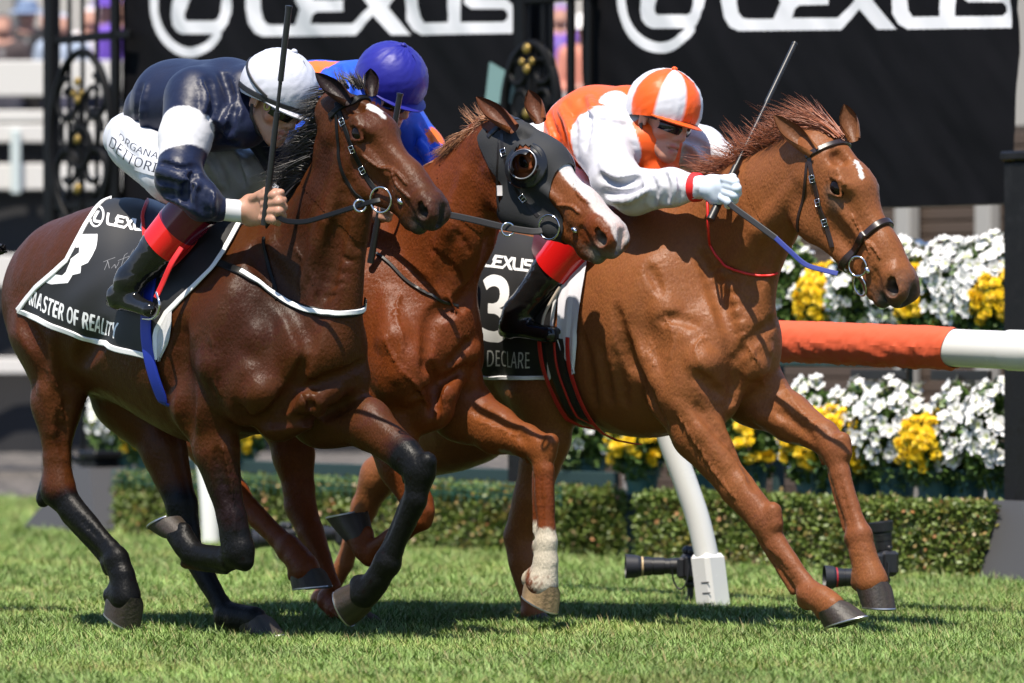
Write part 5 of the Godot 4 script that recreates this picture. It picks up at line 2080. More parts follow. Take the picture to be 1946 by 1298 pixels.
	if st.size() > 2:
		f2.dab(st[0], st[1], .013, .003, Color(.66, .64, .60), .010)
		f2.dab(st[1], st[2], .010, .003, Color(.66, .64, .60), .008)
	return H
func coat() -> StandardMaterial3D:
	var m := mat(Color.WHITE, 0.40)
	m.vertex_color_use_as_albedo = true
	m.metallic_specular = 0.28
	var r := noise_tex(0.02, false, 1, 256, 61, 4)
	var ramp := Gradient.new()
	ramp.set_color(0, Color(.36, .36, .36))
	ramp.set_color(1, Color(.56, .56, .56))
	r.color_ramp = ramp
	m.roughness = 1.0
	m.roughness_texture = r
	m.albedo_texture = noise_tex(0.05, false, 1, 512, 62, 5)
	var al := Gradient.new()
	al.set_color(0, Color(.80, .80, .80))
	al.set_color(1, Color(1, 1, 1))
	m.albedo_texture.color_ramp = al
	m.normal_enabled = true
	m.normal_texture = noise_tex(0.042, true, 4.0, 512, 63, 5)
	m.normal_scale = 0.7
	m.uv1_triplanar = true
	m.uv1_scale = Vector3(4.4, 2.0, 4.4)
	return m

func ears_mane(H: Horse, mb: MB, ears: Array, ca: Color, cb: Color):
	for q in ears:      # [base x, y, lateral, tip x, y, lateral, opening vector, width]
		H.ear(mb, H.fr.pix(q[0], q[1], q[2]), H.fr.pix(q[3], q[4], q[5]), q[6], q[7], ca, cb)

func roots(H: Horse, a: Array) -> PackedVector3Array:
	var p := PackedVector3Array()
	for i in range(0, a.size(), 3):
		p.append(H.fr.pix(a[i], a[i + 1], a[i + 2]))
	return MB.curve(p, 0.02)

func stand_horses():
	var cm := coat()
	var em := mat(Color(0.006, 0.0035, 0.0025), 0.04)
	em.metallic_specular = 0.35
	var hm := vcol(.55)
	hm.normal_enabled = true
	hm.normal_texture = noise_tex(0.08, true, 3.0, 256, 71, 3)
	hm.normal_scale = 0.5
	hm.uv1_triplanar = true
	hm.uv1_scale = Vector3(7, 2.5, 7)
	var sh := mat(Color(.42, .42, .43), .38, 1.0)
	var hair_m := vcol(.42)
	hair_m.rim_enabled = true
	hair_m.rim = .15
	var dk := Color(.034, .025, .018)
	# --- the dark bay in front
	var A := horse_a()
	A.root = thing("racehorse", "dark bay racehorse with black legs and a white star, in front at left", "horse", Transform3D(A.fr.b, A.fr.o), "galloping racehorses")
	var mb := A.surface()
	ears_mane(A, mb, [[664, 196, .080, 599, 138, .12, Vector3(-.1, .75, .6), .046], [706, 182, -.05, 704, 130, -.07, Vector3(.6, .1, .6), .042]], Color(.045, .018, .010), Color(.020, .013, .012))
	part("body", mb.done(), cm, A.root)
	eyes(A, em)
	for q in A.hooves:
		make_hoof(A, q[0], q[1], q[2], Color(.34, .23, .12) if q[3] == 1 else dk, hm, sh)
	var bk := Color(.010, .008, .008)
	var bk2 := Color(.022, .017, .015)
	hair("mane", A, roots(A, [646, 172, 0, 624, 215, 0, 602, 275, 0, 578, 335, 0, 552, 392, 0, 520, 440, 0]), [Vector3(-.75, .35, .2), Vector3(-.9, -.1, .15), Vector3(-.9, -.25, .15), Vector3(-.85, -.3, .2)], .17, 1500, bk, bk2, hair_m, .22, .35, .0034, 3)
	hair("forelock", A, roots(A, [652, 168, 0, 668, 166, 0, 690, 168, 0]), [Vector3(-.7, .75, .1), Vector3(-.5, .8, .1)], .12, 70, Color(.03, .015, .01), bk2, hair_m, .22, .1, .0036, 4)
	hair("tail", A, roots(A, [4, 470, 0, -14, 490, 0, -20, 510, 0]), [Vector3(-.95, .1, 0), Vector3(-.9, -.2, 0)], .75, 260, bk, bk2, hair_m, .12, .55, .007, 5)
	# --- the hooded chestnut in the middle
	var B := horse_b()
	B.root = thing("racehorse", "red chestnut racehorse with a white blaze and one white sock, in the middle", "horse", Transform3D(B.fr.b, B.fr.o), "galloping racehorses")
	mb = B.surface()
	ears_mane(B, mb, [[978, 248, .085, 905, 184, .12, Vector3(-.1, .7, .65), .050], [1028, 232, -.05, 1004, 171, -.06, Vector3(.55, .05, .75), .050]], Color(.20, .066, .022), Color(.11, .04, .02))
	part("body", mb.done(), cm, B.root)
	eyes(B, em)
	for q in B.hooves:
		make_hoof(B, q[0], q[1], q[2], Color(.34, .23, .12) if q[3] == 1 else dk, hm, sh)
	var ch := Color(.20, .075, .028)
	var ch2 := Color(.33, .15, .065)
	hair("mane", B, roots(B, [950, 226, .01, 905, 254, .01, 860, 292, .01, 825, 332, .01, 785, 385, .01]), [Vector3(-.75, .12, .55), Vector3(-.8, -.15, .55), Vector3(-.75, -.4, .55)], .10, 1900, ch, ch2, hair_m, .14, .45, .0036, 6)
	hair("forelock", B, roots(B, [950, 232, .01, 930, 238, .01, 912, 250, .01]), [Vector3(-.8, .6, .1), Vector3(-.85, .45, .1)], .12, 110, ch, ch2, hair_m, .16, .0, .0045, 7)
	# --- the leading chestnut
	var C := horse_c()
	C.root = thing("racehorse", "light chestnut racehorse with a small white star, leading at right", "horse", Transform3D(C.fr.b, C.fr.o), "galloping racehorses")
	mb = C.surface()
	ears_mane(C, mb, [[1548, 294, .09, 1470, 218, .14, Vector3(-.05, .72, .6), .052], [1624, 268, -.05, 1604, 198, -.06, Vector3(.55, .05, .75), .050]], Color(.26, .098, .034), Color(.16, .065, .03))
	part("body", mb.done(), cm, C.root)
	eyes(C, em)
	for q in C.hooves:
		make_hoof(C, q[0], q[1], q[2], Color(.34, .23, .12) if q[3] == 1 else dk, hm, sh)
	ch = Color(.19, .048, .017)
	ch2 = Color(.32, .095, .034)
	hair("mane", C, roots(C, [1575, 244, 0, 1530, 270, 0, 1480, 294, 0, 1430, 324, 0, 1380, 345, 0, 1330, 358, 0, 1290, 372, 0]), [Vector3(-.85, .5, .25), Vector3(-.6, .8, .2), Vector3(-.5, .85, .2), Vector3(-.8, .4, .3), Vector3(-.9, .1, .3)], .215, 3000, ch, ch2, hair_m, .20, .42, .0036, 8)
	hair("forelock", C, roots(C, [1600, 262, 0, 1580, 250, 0, 1560, 250, 0]), [Vector3(-.9, .55, .15), Vector3(-.9, .45, .15)], .25, 700, ch, ch2, hair_m, .12, .2, .0034, 9)
	rider_a(A)
	tack_a(A)
	rider_b(B)
	tack_b(B)
	rider_c(C)
	tack_c(C)
# ---------------------------------------------------------------- riders
# a head in its own axes (x to the nose, y to the crown, z to the near ear), added to a field
func face_bones(f: Field, t: Transform3D, open_mouth: bool, skin: Color):
	var s := t.basis.get_scale().x
	var fb := t.basis.orthonormalized()
	var a := func(x1: float, y1: float, z1: float, r1: float, x2: float, y2: float, z2: float, r2: float, sw := 1.0, k := 0.02, neg := false):
		f.add(t * Vector3(x1, y1, z1), t * Vector3(x2, y2, z2), r1 * s, r2 * s, k * s, sw, fb, 0.0, neg)
	a.call(-.03, .04, 0, .088, .03, .045, 0, .085, .85)
	a.call(.045, -.01, 0, .066, .05, -.065, 0, .046, .88, .03)
	for z in [1.0, -1.0]:
		a.call(-.005, -.055, .046 * z, .024, .062, -.103, .018 * z, .018, 1, .025)
		a.call(.066, -.018, .042 * z, .021, .05, -.03, .05 * z, .02, 1, .02)
		a.call(.082, .024, .018 * z, .014, .068, .024, .048 * z, .014, 1, .015)
		a.call(-.012, .012, .083 * z, .017, -.018, -.022, .078 * z, .013, .45, .008)
		a.call(.003, .0, .082 * z, .006, .0, -.02, .08 * z, .006, 1, .006)
		a.call(.0985, -.040, .012 * z, .0085, .095, -.042, .015 * z, .007, 1, .008)
	a.call(.082, -.106, 0, .017, .076, -.110, 0, .018, 1.2, .02)
	a.call(.090, .018, 0, .010, .113, -.030, 0, .0118, 1, .014)
	a.call(.110, -.036, 0, .011, .098, -.044, 0, .009, 1, .01)
	a.call(.096, -.066, 0, .008, .084, -.068, .022, .006, 1, .012)
	a.call(.096, -.066, 0, .008, .084, -.068, -.022, .006, 1, .012)
	a.call(.093, -.086, 0, .009, .082, -.084, .020, .006, 1, .012)
	a.call(.093, -.086, 0, .009, .082, -.084, -.020, .006, 1, .012)
	var mr := .0062 if open_mouth else .0022
	a.call(.112, -.076, 0, mr, .082, -.075, .024, mr * .6, 1, .004, true)
	a.call(.112, -.076, 0, mr, .082, -.075, -.024, mr * .6, 1, .004, true)
	for z in [1.0, -1.0]:
		a.call(.106, .002, .034 * z, .013, .098, .002, .04 * z, .012, 1, .015, true)
		a.call(.112, -.049, .007 * z, .0035, .103, -.043, .008 * z, .003, 1, .003, true)
	a.call(-.03, -.05, 0, .054, -.070, -.13, 0, .050, 1, .03)
	f.dab(t * Vector3(.096, -.066, .018), t * Vector3(.096, -.066, -.018), .008 * s, .003, Color(.42, .15, .12))
	f.dab(t * Vector3(.093, -.087, .016), t * Vector3(.093, -.087, -.016), .008 * s, .003, Color(.42, .15, .12))
	f.dab(t * Vector3(.062, -.03, .055), t * Vector3(.062, -.035, .05), .018 * s, .02, Color(skin.r * 1.12, skin.g * 0.8, skin.b * 0.75))
	f.dab(t * Vector3(-.06, -.02, .06), t * Vector3(-.05, .03, .08), .03 * s, .008, Color(.06, .035, .02), .006)

# cap over a helmet, in the head's axes; gores of colours about the crown
func cap(t: Transform3D, gores: Array, parent: Node3D, m: Material, seams: bool):
	var mb := MB.new()
	var rows := 22
	var cols := 64
	var nz := FastNoiseLite.new()
	nz.seed = 4
	nz.frequency = 3.0
	var ids := []
	for j in rows + 1:
		var v := float(j) / rows
		var th_dummy := 0.0
		var row := []
		for i in cols + 1:
			var ph := TAU * i / cols
			var th := v * deg_to_rad(114.0 - 9.0 * cos(ph))
			var g := int(floor(fposmod(ph / TAU * gores.size() + 0.5, gores.size())))
			var edge := absf(fposmod(ph / TAU * gores.size() + 0.5, 1.0) - 0.5)
			var dent := 0.0022 * smoothstep(0.44, 0.5, edge) if seams else 0.0
			var gather := 0.0025 * smoothstep(0.72, 1.0, v) * sin(ph * 26.0 + 2.0 * nz.get_noise_2d(ph * 3.0, v))
			var pucker := 0.003 * nz.get_noise_2d(ph * 2.4, v * 2.6) + 0.0016 * nz.get_noise_2d(ph * 9.0, v * 9.0)
			var rx := 0.137 - dent + gather + pucker
			var q := Vector3(sin(th) * cos(ph) * rx * 1.02, cos(th) * (0.128 - dent + pucker), sin(th) * sin(ph) * rx * 0.90)
			mb.c = gores[g]
			row.append(mb.put(t * (q + Vector3(0, .035, 0)), (t.basis * Vector3(q.x, q.y * 1.1, q.z * 1.2)).normalized()))
		ids.append(row)
	for j in rows:
		for i in cols:
			mb.quad(ids[j][i], ids[j][i + 1], ids[j + 1][i + 1], ids[j + 1][i])
	# re-light the puckers: normals from the faces
	var nn := PackedVector3Array()
	nn.resize(mb.pos.size())
	for i in range(0, mb.idx.size(), 3):
		var a := mb.pos[mb.idx[i]]
		var c := (mb.pos[mb.idx[i + 2]] - a).cross(mb.pos[mb.idx[i + 1]] - a)
		for k in 3:
			nn[mb.idx[i + k]] += c
	for j in rows + 1:
		var s: Vector3 = nn[ids[j][0]] + nn[ids[j][cols]]
		nn[ids[j][0]] = s
		nn[ids[j][cols]] = s
	for i in nn.size():
		if nn[i].length() > 1e-9:
			mb.nor[i] = nn[i].normalized()
	mb.c = gores[0]
	var h := part("cap", mb.done(), m, parent)
	mb = MB.new()
	mb.c = gores[0]
	mb.ball(t * Vector3(0, .166, 0), Vector3(.011, .008, .011) * t.basis.get_scale().x, t.basis.orthonormalized())
	part("button", mb.done(), m, h)
	# peak
	mb = MB.new()
	mb.c = gores[0]
	var rws := []
	for j in 5:
		var row := []
		for i in 25:
			var ph := deg_to_rad(lerpf(-68, 68, i / 24.0))
			var out := j / 4.0 * 0.036 * pow(maxf(cos(ph * 1.25), 0.0), 0.7)
			row.append(t * Vector3(cos(ph) * (.130 + out), .002 - out * 0.38 - .006 * (1.0 - cos(ph)), sin(ph) * (.116 + out * .5)))
		rws.append(row)
	mb.grid(rws, true, 0.005)
	part("peak", mb.done(), m, h)

func band(t: Transform3D, r: Vector3, y0: float, y1: float, thick: float, a0: float, a1: float, tiltx: float) -> ArrayMesh:     # elastic band round the helmet
	var mb := MB.new()
	var p := PackedVector3Array()
	var n := PackedVector3Array()
	for i in 41:
		var ph := deg_to_rad(lerpf(a0, a1, i / 40.0))
		var y := (y0 + y1) * 0.5 + tiltx * cos(ph)
		var k := sqrt(maxf(0.0, 1.0 - pow((y - .035) / .13, 2.0)))
		p.append(t * Vector3(cos(ph) * r.x * k, y, sin(ph) * r.z * k))
		n.append((t.basis * Vector3(cos(ph), (y - .03) * 5.0, sin(ph))).normalized())
	mb.strap(p, n, (y1 - y0) * t.basis.get_scale().x, thick)
	return mb.done()

func goggles(t: Transform3D, parent: Node3D, lens: Material, frame: Material):
	var mb := MB.new()
	var rows := []
	for j in 7:
		var row := []
		for i in 25:
			var ph := deg_to_rad(lerpf(-66, 66, i / 24.0))
			var edge := absf(i / 12.0 - 1.0)
			var hh := 0.021 * (1.0 - 0.35 * edge * edge) * (1.0 - 0.55 * exp(-pow(ph / 0.14, 2.0)) * (1.0 if j > 3 else 0.0))
			var v := (j / 6.0 - 0.5) * 2.0
			row.append(t * Vector3(.032 + cos(ph) * .084 - v * v * .006, -.006 - v * hh, sin(ph) * .086))
		rows.append(row)
	mb.grid(rows, true, 0.004)
	var g := part("goggles", mb.done(), lens, parent)
	var p := PackedVector3Array()
	var n := PackedVector3Array()
	for i in 30:
		var ph := deg_to_rad(lerpf(62, 298, i / 29.0))
		p.append(t * Vector3(.0 + cos(ph) * .10, .012, sin(ph) * .0885))
		n.append((t.basis * Vector3(cos(ph), 0, sin(ph))).normalized())
	mb = MB.new()
	mb.strap(p, n, .016 * t.basis.get_scale().x, .004)
	part("strap", mb.done(), frame, g)

class Suit:       # a garment or body: a field fed with photo points on the horse's plane
	var f := Field.new()
	var fr: Fr
	func _init(frame: Fr, base: Color):
		fr = frame
		f.base = base
		f.mottle = 0.05
	func b(x1: float, y1: float, l1: float, r1: float, x2: float, y2: float, l2: float, r2: float, sw := 1.0, k := 0.03, bulge := 0.0, neg := false):
		var p := fr.pix(x1, y1, l1)
		var q := fr.pix(x2, y2, l2)
		f.add(p, q, r1 * fr.per(p), r2 * fr.per(q), k, sw, Basis(), bulge * fr.per(p), neg)
	func dab(x1: float, y1: float, l1: float, x2: float, y2: float, l2: float, r: float, soft: float, c: Color, ragged := 0.0):
		var p := fr.pix(x1, y1, l1)
		f.dab(p, fr.pix(x2, y2, l2), r * fr.per(p), soft, c, ragged)
	func wrinkle(amp: float, freq: float, stretch: Vector3, sd: int):
		var n := FastNoiseLite.new()
		n.seed = sd
		n.frequency = freq
		n.noise_type = FastNoiseLite.TYPE_SIMPLEX
		n.fractal_type = FastNoiseLite.FRACTAL_FBM
		n.fractal_octaves = 2
		n.domain_warp_enabled = true
		n.domain_warp_amplitude = 0.12
		n.domain_warp_frequency = 3.0
		f.noise = n
		f.namp = amp
		f.nscale = stretch
	# creases of the cloth: a furrow along photo points with a soft ridge beside it
	func fold(pts: Array, r0 := .010, deep0 := .007, side := 1.0):
		var r := r0 * 1.4
		var deep := deep0 * 1.1
		var p := PackedVector3Array()
		var u := PackedVector3Array()
		for i in range(0, pts.size(), 2):
			var y := fr.ray(pts[i], pts[i + 1])
			var h := f.march(y[0], y[1], 17.0, 23.5)
			if h != Vector3.INF and (p.is_empty() or h.distance_to(p[p.size() - 1]) < .25):
				p.append(h)
		if p.size() < 2:
			return
		p = MB.curve(p, .03)
		for q in p:
			u.append(f.grad(q, .008))
		var n := p.size()
		for i in n - 1:
			var t := (p[i + 1] - p[i]).normalized()
			var off := t.cross(u[i]).normalized() * r * 1.7 * side
			var a := .35 + .65 * sin(PI * (i + .3) / n)
			var b := .35 + .65 * sin(PI * (i + 1.3) / n)
			f.add(p[i] + off - u[i] * (r * .55), p[i + 1] + off - u[i + 1] * (r * .55), r * a, r * b, .022)
		for i in n - 1:
			var a := .35 + .65 * sin(PI * (i + .3) / n)
			var b := .35 + .65 * sin(PI * (i + 1.3) / n)
			f.add(p[i] + u[i] * (r - deep * a), p[i + 1] + u[i + 1] * (r - deep * b), r * .85, r * .85, .018, 1.0, Basis(), 0.0, true)
	func mesh(h: float) -> ArrayMesh:
		var mb := MB.new()
		mb.append(f.mesh(h))
		return mb.done()

func head_at(fr: Fr, px: float, py: float, l: float, sc: float, yaw_deg: float, pitch_deg: float, roll_deg: float) -> Transform3D:
	var p := fr.pix(px, py, l)
	var w := Basis(Vector3.UP, -deg_to_rad(yaw_deg)) * Basis(Vector3(0, 0, 1), -deg_to_rad(pitch_deg)) * Basis(Vector3(1, 0, 0), deg_to_rad(roll_deg))
	return Transform3D((fr.b.transposed() * w).scaled_local(Vector3.ONE * sc), p)

func satin(rough := 0.34) -> StandardMaterial3D:
	var m := mat(Color.WHITE, rough)
	m.vertex_color_use_as_albedo = true
	m.rim_enabled = true
	m.rim = 0.12
	m.rim_tint = 0.9
	m.metallic_specular = 0.4
	m.normal_enabled = true
	m.normal_texture = noise_tex(0.05, true, 1.2, 256, 31, 3)
	m.normal_scale = 0.25
	m.uv1_triplanar = true
	m.uv1_scale = Vector3.ONE * 3.0
	return m

func vcol(rough := 0.6) -> StandardMaterial3D:
	var m := mat(Color.WHITE, rough)
	m.vertex_color_use_as_albedo = true
	return m

func skin_mat() -> StandardMaterial3D:
	var m := vcol(0.48)
	m.subsurf_scatter_enabled = true
	m.subsurf_scatter_strength = 0.15
	m.normal_enabled = true
	m.normal_texture = noise_tex(0.09, true, 1.5, 256, 41, 3)
	m.normal_scale = 0.3
	m.uv1_triplanar = true
	m.uv1_scale = Vector3.ONE * 9.0
	return m

# long racing boot: shaft along knee-ankle, foot from heel to toe
func boot(fr: Fr, root: Node3D, knee: Array, ankle: Array, heel: Array, toe: Array, bands: Array, m: Material):
	var s := Suit.new(fr, Color(.008, .008, .009))
	s.f.mottle = 0.0
	s.b(knee[0], knee[1], knee[2], knee[3], lerpf(knee[0], ankle[0], .45), lerpf(knee[1], ankle[1], .45), lerpf(knee[2], ankle[2], .45), lerpf(knee[3], ankle[3], .35), .85, .02)
	s.b(lerpf(knee[0], ankle[0], .45), lerpf(knee[1], ankle[1], .45), lerpf(knee[2], ankle[2], .45), lerpf(knee[3], ankle[3], .35), ankle[0], ankle[1], ankle[2], ankle[3], .85, .02)
	s.b(ankle[0], ankle[1], ankle[2], ankle[3] * .92, heel[0] + 14, heel[1] - 12, heel[2], ankle[3] * .72, .9, .03)
	s.b(heel[0] + 12, heel[1] - 10, heel[2], heel[3], toe[0], toe[1], toe[2], toe[3], .95, .03)
	s.b(heel[0], heel[1], heel[2], heel[3] * .55, heel[0] + 16, heel[1] + 3, heel[2], heel[3] * .6, 1.1, .012)
	s.wrinkle(.002, 6.0, Vector3(1, 2.2, 1), 9)
	# coloured tops: [from, to, colour] along the shaft
	var p0 := fr.pix(knee[0], knee[1], knee[2])
	var p1 := fr.pix(ankle[0], ankle[1], ankle[2])
	var o := part("boot", s.mesh(.0065), m, root)
	for q in bands:
		var mb := MB.new()
		mb.c = q[2]
		var pts := PackedVector3Array()
		var rad := PackedFloat32Array()
		for i in 7:
			var t := lerpf(q[0], q[1], i / 6.0)
			var r := lerpf(knee[3], lerpf(knee[3], ankle[3], .35), t / .45) if t < .45 else lerpf(lerpf(knee[3], ankle[3], .35), ankle[3], (t - .45) / .55)
			pts.append(p0.lerp(p1, t))
			rad.append(r * fr.per(p0) + .0065 + (.002 if i == 0 or i == 6 else 0.0))
		var sd := Vector3(0, 0, 1)
		mb.tube(pts, rad, 32, false, sd, .88)
		part("boot_cuff", mb.done(), m, o)

func crop(name_label: String, pts: PackedVector3Array, grip: float, r0: float, r1: float):
	# riding crop: wound handle, tapering shaft, flat keeper at the end
	var blk := mat(Color(.010, .010, .011), .42)
	var t := thing("riding_crop", name_label, "riding crop", Transform3D(Basis(), pts[0]))
	var L := (pts[1] - pts[0]).length()
	var d := (pts[1] - pts[0]) / L
	var m := MB.new()
	var p := PackedVector3Array()
	var q := PackedFloat32Array()
	for i in 80:
		var s := grip * L * i / 79.0
		p.append(d * s)
		q.append(lerpf(r0, r0 * .8, i / 79.0) * (1.0 + .10 * absf(sin(i * .55))))
	m.tube(p, q, 12)
	part("handle", m.done(), blk, t)
	m = MB.new()
	m.tube(PackedVector3Array([d * grip * L, d * L * .66, d * L * .665, d * L]), PackedFloat32Array([r0 * .55, r1 * .8, r1 * 1.25, r1 * 1.35]), 10)
	part("shaft", m.done(), blk, t)
	m = MB.new()
	m.lathe(Transform3D(Basis(d.cross(Vector3(0, 0, 1)).normalized(), d, d.cross(Vector3(0, 0, 1)).normalized().cross(d)), d * L), [Vector2(.001, -.004), Vector2(r1 * 1.5, -.004), Vector2(r1 * 1.5, .006), Vector2(.001, .008)], 10)
	part("tip", m.done(), blk, t)

func rider_a(H: Horse):
	var fr := H.fr
	var root := thing("person", "rider in navy jacket with white armband and white cap, crouched on the dark bay horse", "person", Transform3D(fr.b, fr.o), "race riders")
	var skin := Color(.40, .215, .145)
	var ht := head_at(fr, 520, 196, 0.02, 1.14, 42, 26, -6)
	# body: head, neck, trunk core, arm core and the gripping hand
	var s := Suit.new(fr, skin)
	face_bones(s.f, ht, false, skin)
	s.b(300, 200, 0, 40, 440, 180, 0, 40, 1.2, .05)
	s.b(425, 398, .29, 20, 478, 401, .235, 20, .75, .02)
	var hand := [[474, 392, .23, 24, 500, 388, .235, 21], [474, 410, .23, 21, 500, 410, .235, 18]]
	for q in hand:
		s.b(q[0], q[1], q[2], q[3], q[4], q[5], q[6], q[7], .55, .02)
	for q in [[500, 374, 522, 371, 538, 380], [504, 388, 530, 384, 540, 394], [504, 402, 530, 401, 538, 410], [500, 415, 520, 417, 528, 423]]:
		s.b(q[0], q[1], .252, 10.5, q[2], q[3], .262, 9.5, .95, .007)
		s.b(q[2], q[3], .262, 9.5, q[4], q[5], .235, 8, .95, .006)
	s.b(482, 378, .245, 10, 506, 364, .25, 9, 1, .008)
	s.b(506, 364, .25, 9, 534, 366, .245, 7.5, 1, .006)
	var mb := MB.new()
	mb.append(s.f.mesh(.005))
	part("body", mb.done(), skin_mat(), root)
	# jacket
	var navy := Color(.0075, .0095, .034)
	var j := Suit.new(fr, navy)
	j.b(306, 214, 0, 60, 340, 196, 0, 78, 1.1, .06)
	j.b(340, 196, 0, 78, 430, 188, 0, 78, 1.2, .06)
	j.b(440, 182, 0, 62, 470, 172, .02, 50, 1.1, .05)
	j.b(405, 232, .05, 58, 462, 238, .08, 44, 1.2, .05)
	j.b(282, 212, .05, 42, 280, 244, .06, 34, 1.1, .03)
	j.b(372, 186, .18, 62, 352, 262, .29, 50, .95, .05)
	j.b(352, 262, .29, 51, 340, 335, .38, 45, .95, .03)
	j.b(340, 338, .38, 46, 385, 382, .36, 36, .9, .025)
	j.b(385, 382, .36, 36, 414, 397, .31, 24, .9, .02)
	j.b(480, 200, -.17, 56, 540, 300, -.24, 44, .95, .05)
	j.b(540, 300, -.24, 44, 600, 392, -.20, 28, .95, .03)
	j.wrinkle(.006, 2.2, Vector3(.7, 1.3, .8), 12)
	for q in [[[300, 150, 318, 200, 322, 250], .012, .008, 1], [[268, 165, 262, 205, 268, 245], .012, .009, -1], [[285, 225, 330, 238, 372, 232], .011, .008, 1], [[330, 130, 352, 165, 350, 200], .012, .007, -1], [[395, 150, 405, 190, 398, 225], .011, .008, 1], [[420, 140, 436, 180, 440, 225], .011, .007, -1],
			[[305, 310, 340, 322, 378, 318], .011, .010, 1], [[300, 340, 338, 350, 372, 366], .011, .010, -1], [[310, 365, 345, 372, 375, 388], .010, .009, 1], [[372, 330, 355, 350, 352, 380], .010, .009, 1], [[385, 355, 380, 380, 384, 405], .008, .007, 1], [[396, 365, 393, 388, 396, 410], .008, .007, -1], [[452, 200, 440, 240, 415, 270], .011, .008, 1], [[405, 240, 425, 262, 450, 270], .010, .007, -1]]:
		j.fold(q[0], q[1], q[2], q[3])
	var white := Color(.55, .55, .57)
	j.f.dabs = []
	j.dab(352, 256, .29, 342, 276, .32, 57, .002, white)
	var jm := satin(.46)
	var jk := part("jacket", j.mesh(.0084), jm, root)
	# white cuff
	mb = MB.new()
	mb.c = white
	var p0 := fr.pix(412, 397, .31)
	var p1 := fr.pix(462, 402, .25)
	mb.tube(PackedVector3Array([p0, p0.lerp(p1, .05), p0.lerp(p1, .5), p0.lerp(p1, .96), p1]), PackedFloat32Array([.040, .0425, .042, .043, .040]), 24, true, Vector3(0, 0, 1), .85)
	part("cuff", mb.done(), vcol(.7), jk)
	# breeches
	var br := Suit.new(fr, Color(.50, .51, .55))
	br.b(258, 262, 0, 52, 300, 250, 0, 55, 1.35, .05)
	br.b(258, 275, .11, 54, 330, 335, .22, 52, 1, .04)
	br.b(330, 335, .20, 50, 378, 375, .22, 40, 1, .03)
	br.b(330, 270, -.10, 56, 420, 310, -.18, 56, 1, .04)
	br.b(420, 310, -.18, 56, 480, 330, -.22, 40, 1, .03)
	br.b(480, 330, -.22, 42, 440, 400, -.24, 34, 1, .03)
	br.wrinkle(.004, 3.6, Vector3(.8, 1.3, .8), 15)
	for q in [[[225, 250, 240, 280, 262, 300], .009, .006, 1], [[300, 330, 330, 340, 360, 335], .009, .007, -1], [[400, 290, 420, 320, 430, 350], .010, .007, 1], [[440, 300, 455, 325, 462, 350], .010, .007, -1], [[360, 300, 385, 325, 395, 352], .010, .007, 1]]:
		br.fold(q[0], q[1], q[2], q[3])
	var bm := vcol(.45)
	part("breeches", br.mesh(.0085), bm, root)
	# boots
	var gl := vcol(.12)
	var maroon := Color(.10, .006, .022)
	boot(fr, root, [368, 398, .29, 46], [248, 532, .37, 31], [212, 574, .37, 20], [284, 588, .39, 16], [[-.06, .26, maroon], [.26, .52, Color(.62, .012, .012)]], gl)
	boot(fr, root, [440, 400, -.31, 42], [360, 520, -.37, 30], [330, 560, -.37, 20], [400, 575, -.37, 16], [[.0, .5, Color(.62, .012, .012)]], gl)
	# cap, goggles, strap
	var cw := Color(.50, .51, .58)
	var ct := ht.translated_local(Vector3(-.005, .022, 0))
	cap(ct, [cw, cw, cw, cw, cw, cw], root, satin(.40), false)
	var dark := mat(Color(.010, .010, .012), .5)
	var cp: Node3D = root.get_node("cap")
	part("cap_band", band(ct, Vector3(.143, 0, .1265), -.010, .008, .004, -180, 180, .006), dark, cp)
	part("side_strap", band(ct, Vector3(.142, 0, .129), .030, .040, .004, 62, 180, -.05), dark, cp)
	goggles(ht, root, mat(Color(.012, .010, .008), .08), dark)
	mb = MB.new()
	var vent := PackedVector3Array()
	for i in 17:
		vent.append(ht * Vector3(.055 + cos(TAU * i / 16) * .012, .002 + sin(TAU * i / 16) * .012, .0855))
	var vr := PackedFloat32Array()
	vr.resize(17)
	vr.fill(.0042)
	mb.tube(vent, vr, 8, false)
	part("goggle_vent", mb.done(), mat(Color(.35, .30, .05), .5), root)
	mb = MB.new()
	mb.strap(PackedVector3Array([ht * Vector3(-.01, -.02, .088), ht * Vector3(.0, -.06, .078), ht * Vector3(.03, -.10, .055), ht * Vector3(.055, -.128, .0)]), PackedVector3Array([ht.basis.z, ht.basis.z, (ht.basis.z - ht.basis.y * .5), -ht.basis.y]), .014, .004)
	part("chin_strap", mb.done(), dark, root)
	print_on_breeches(fr, br, root)
	# the crop, upright in the fist
	crop("upright black riding crop held by the navy rider in front of his face", PackedVector3Array([fr.wor(fr.pix(502, 428, .268)), fr.wor(fr.pix(549, 14, .275))]), .52, .0125, .0090)

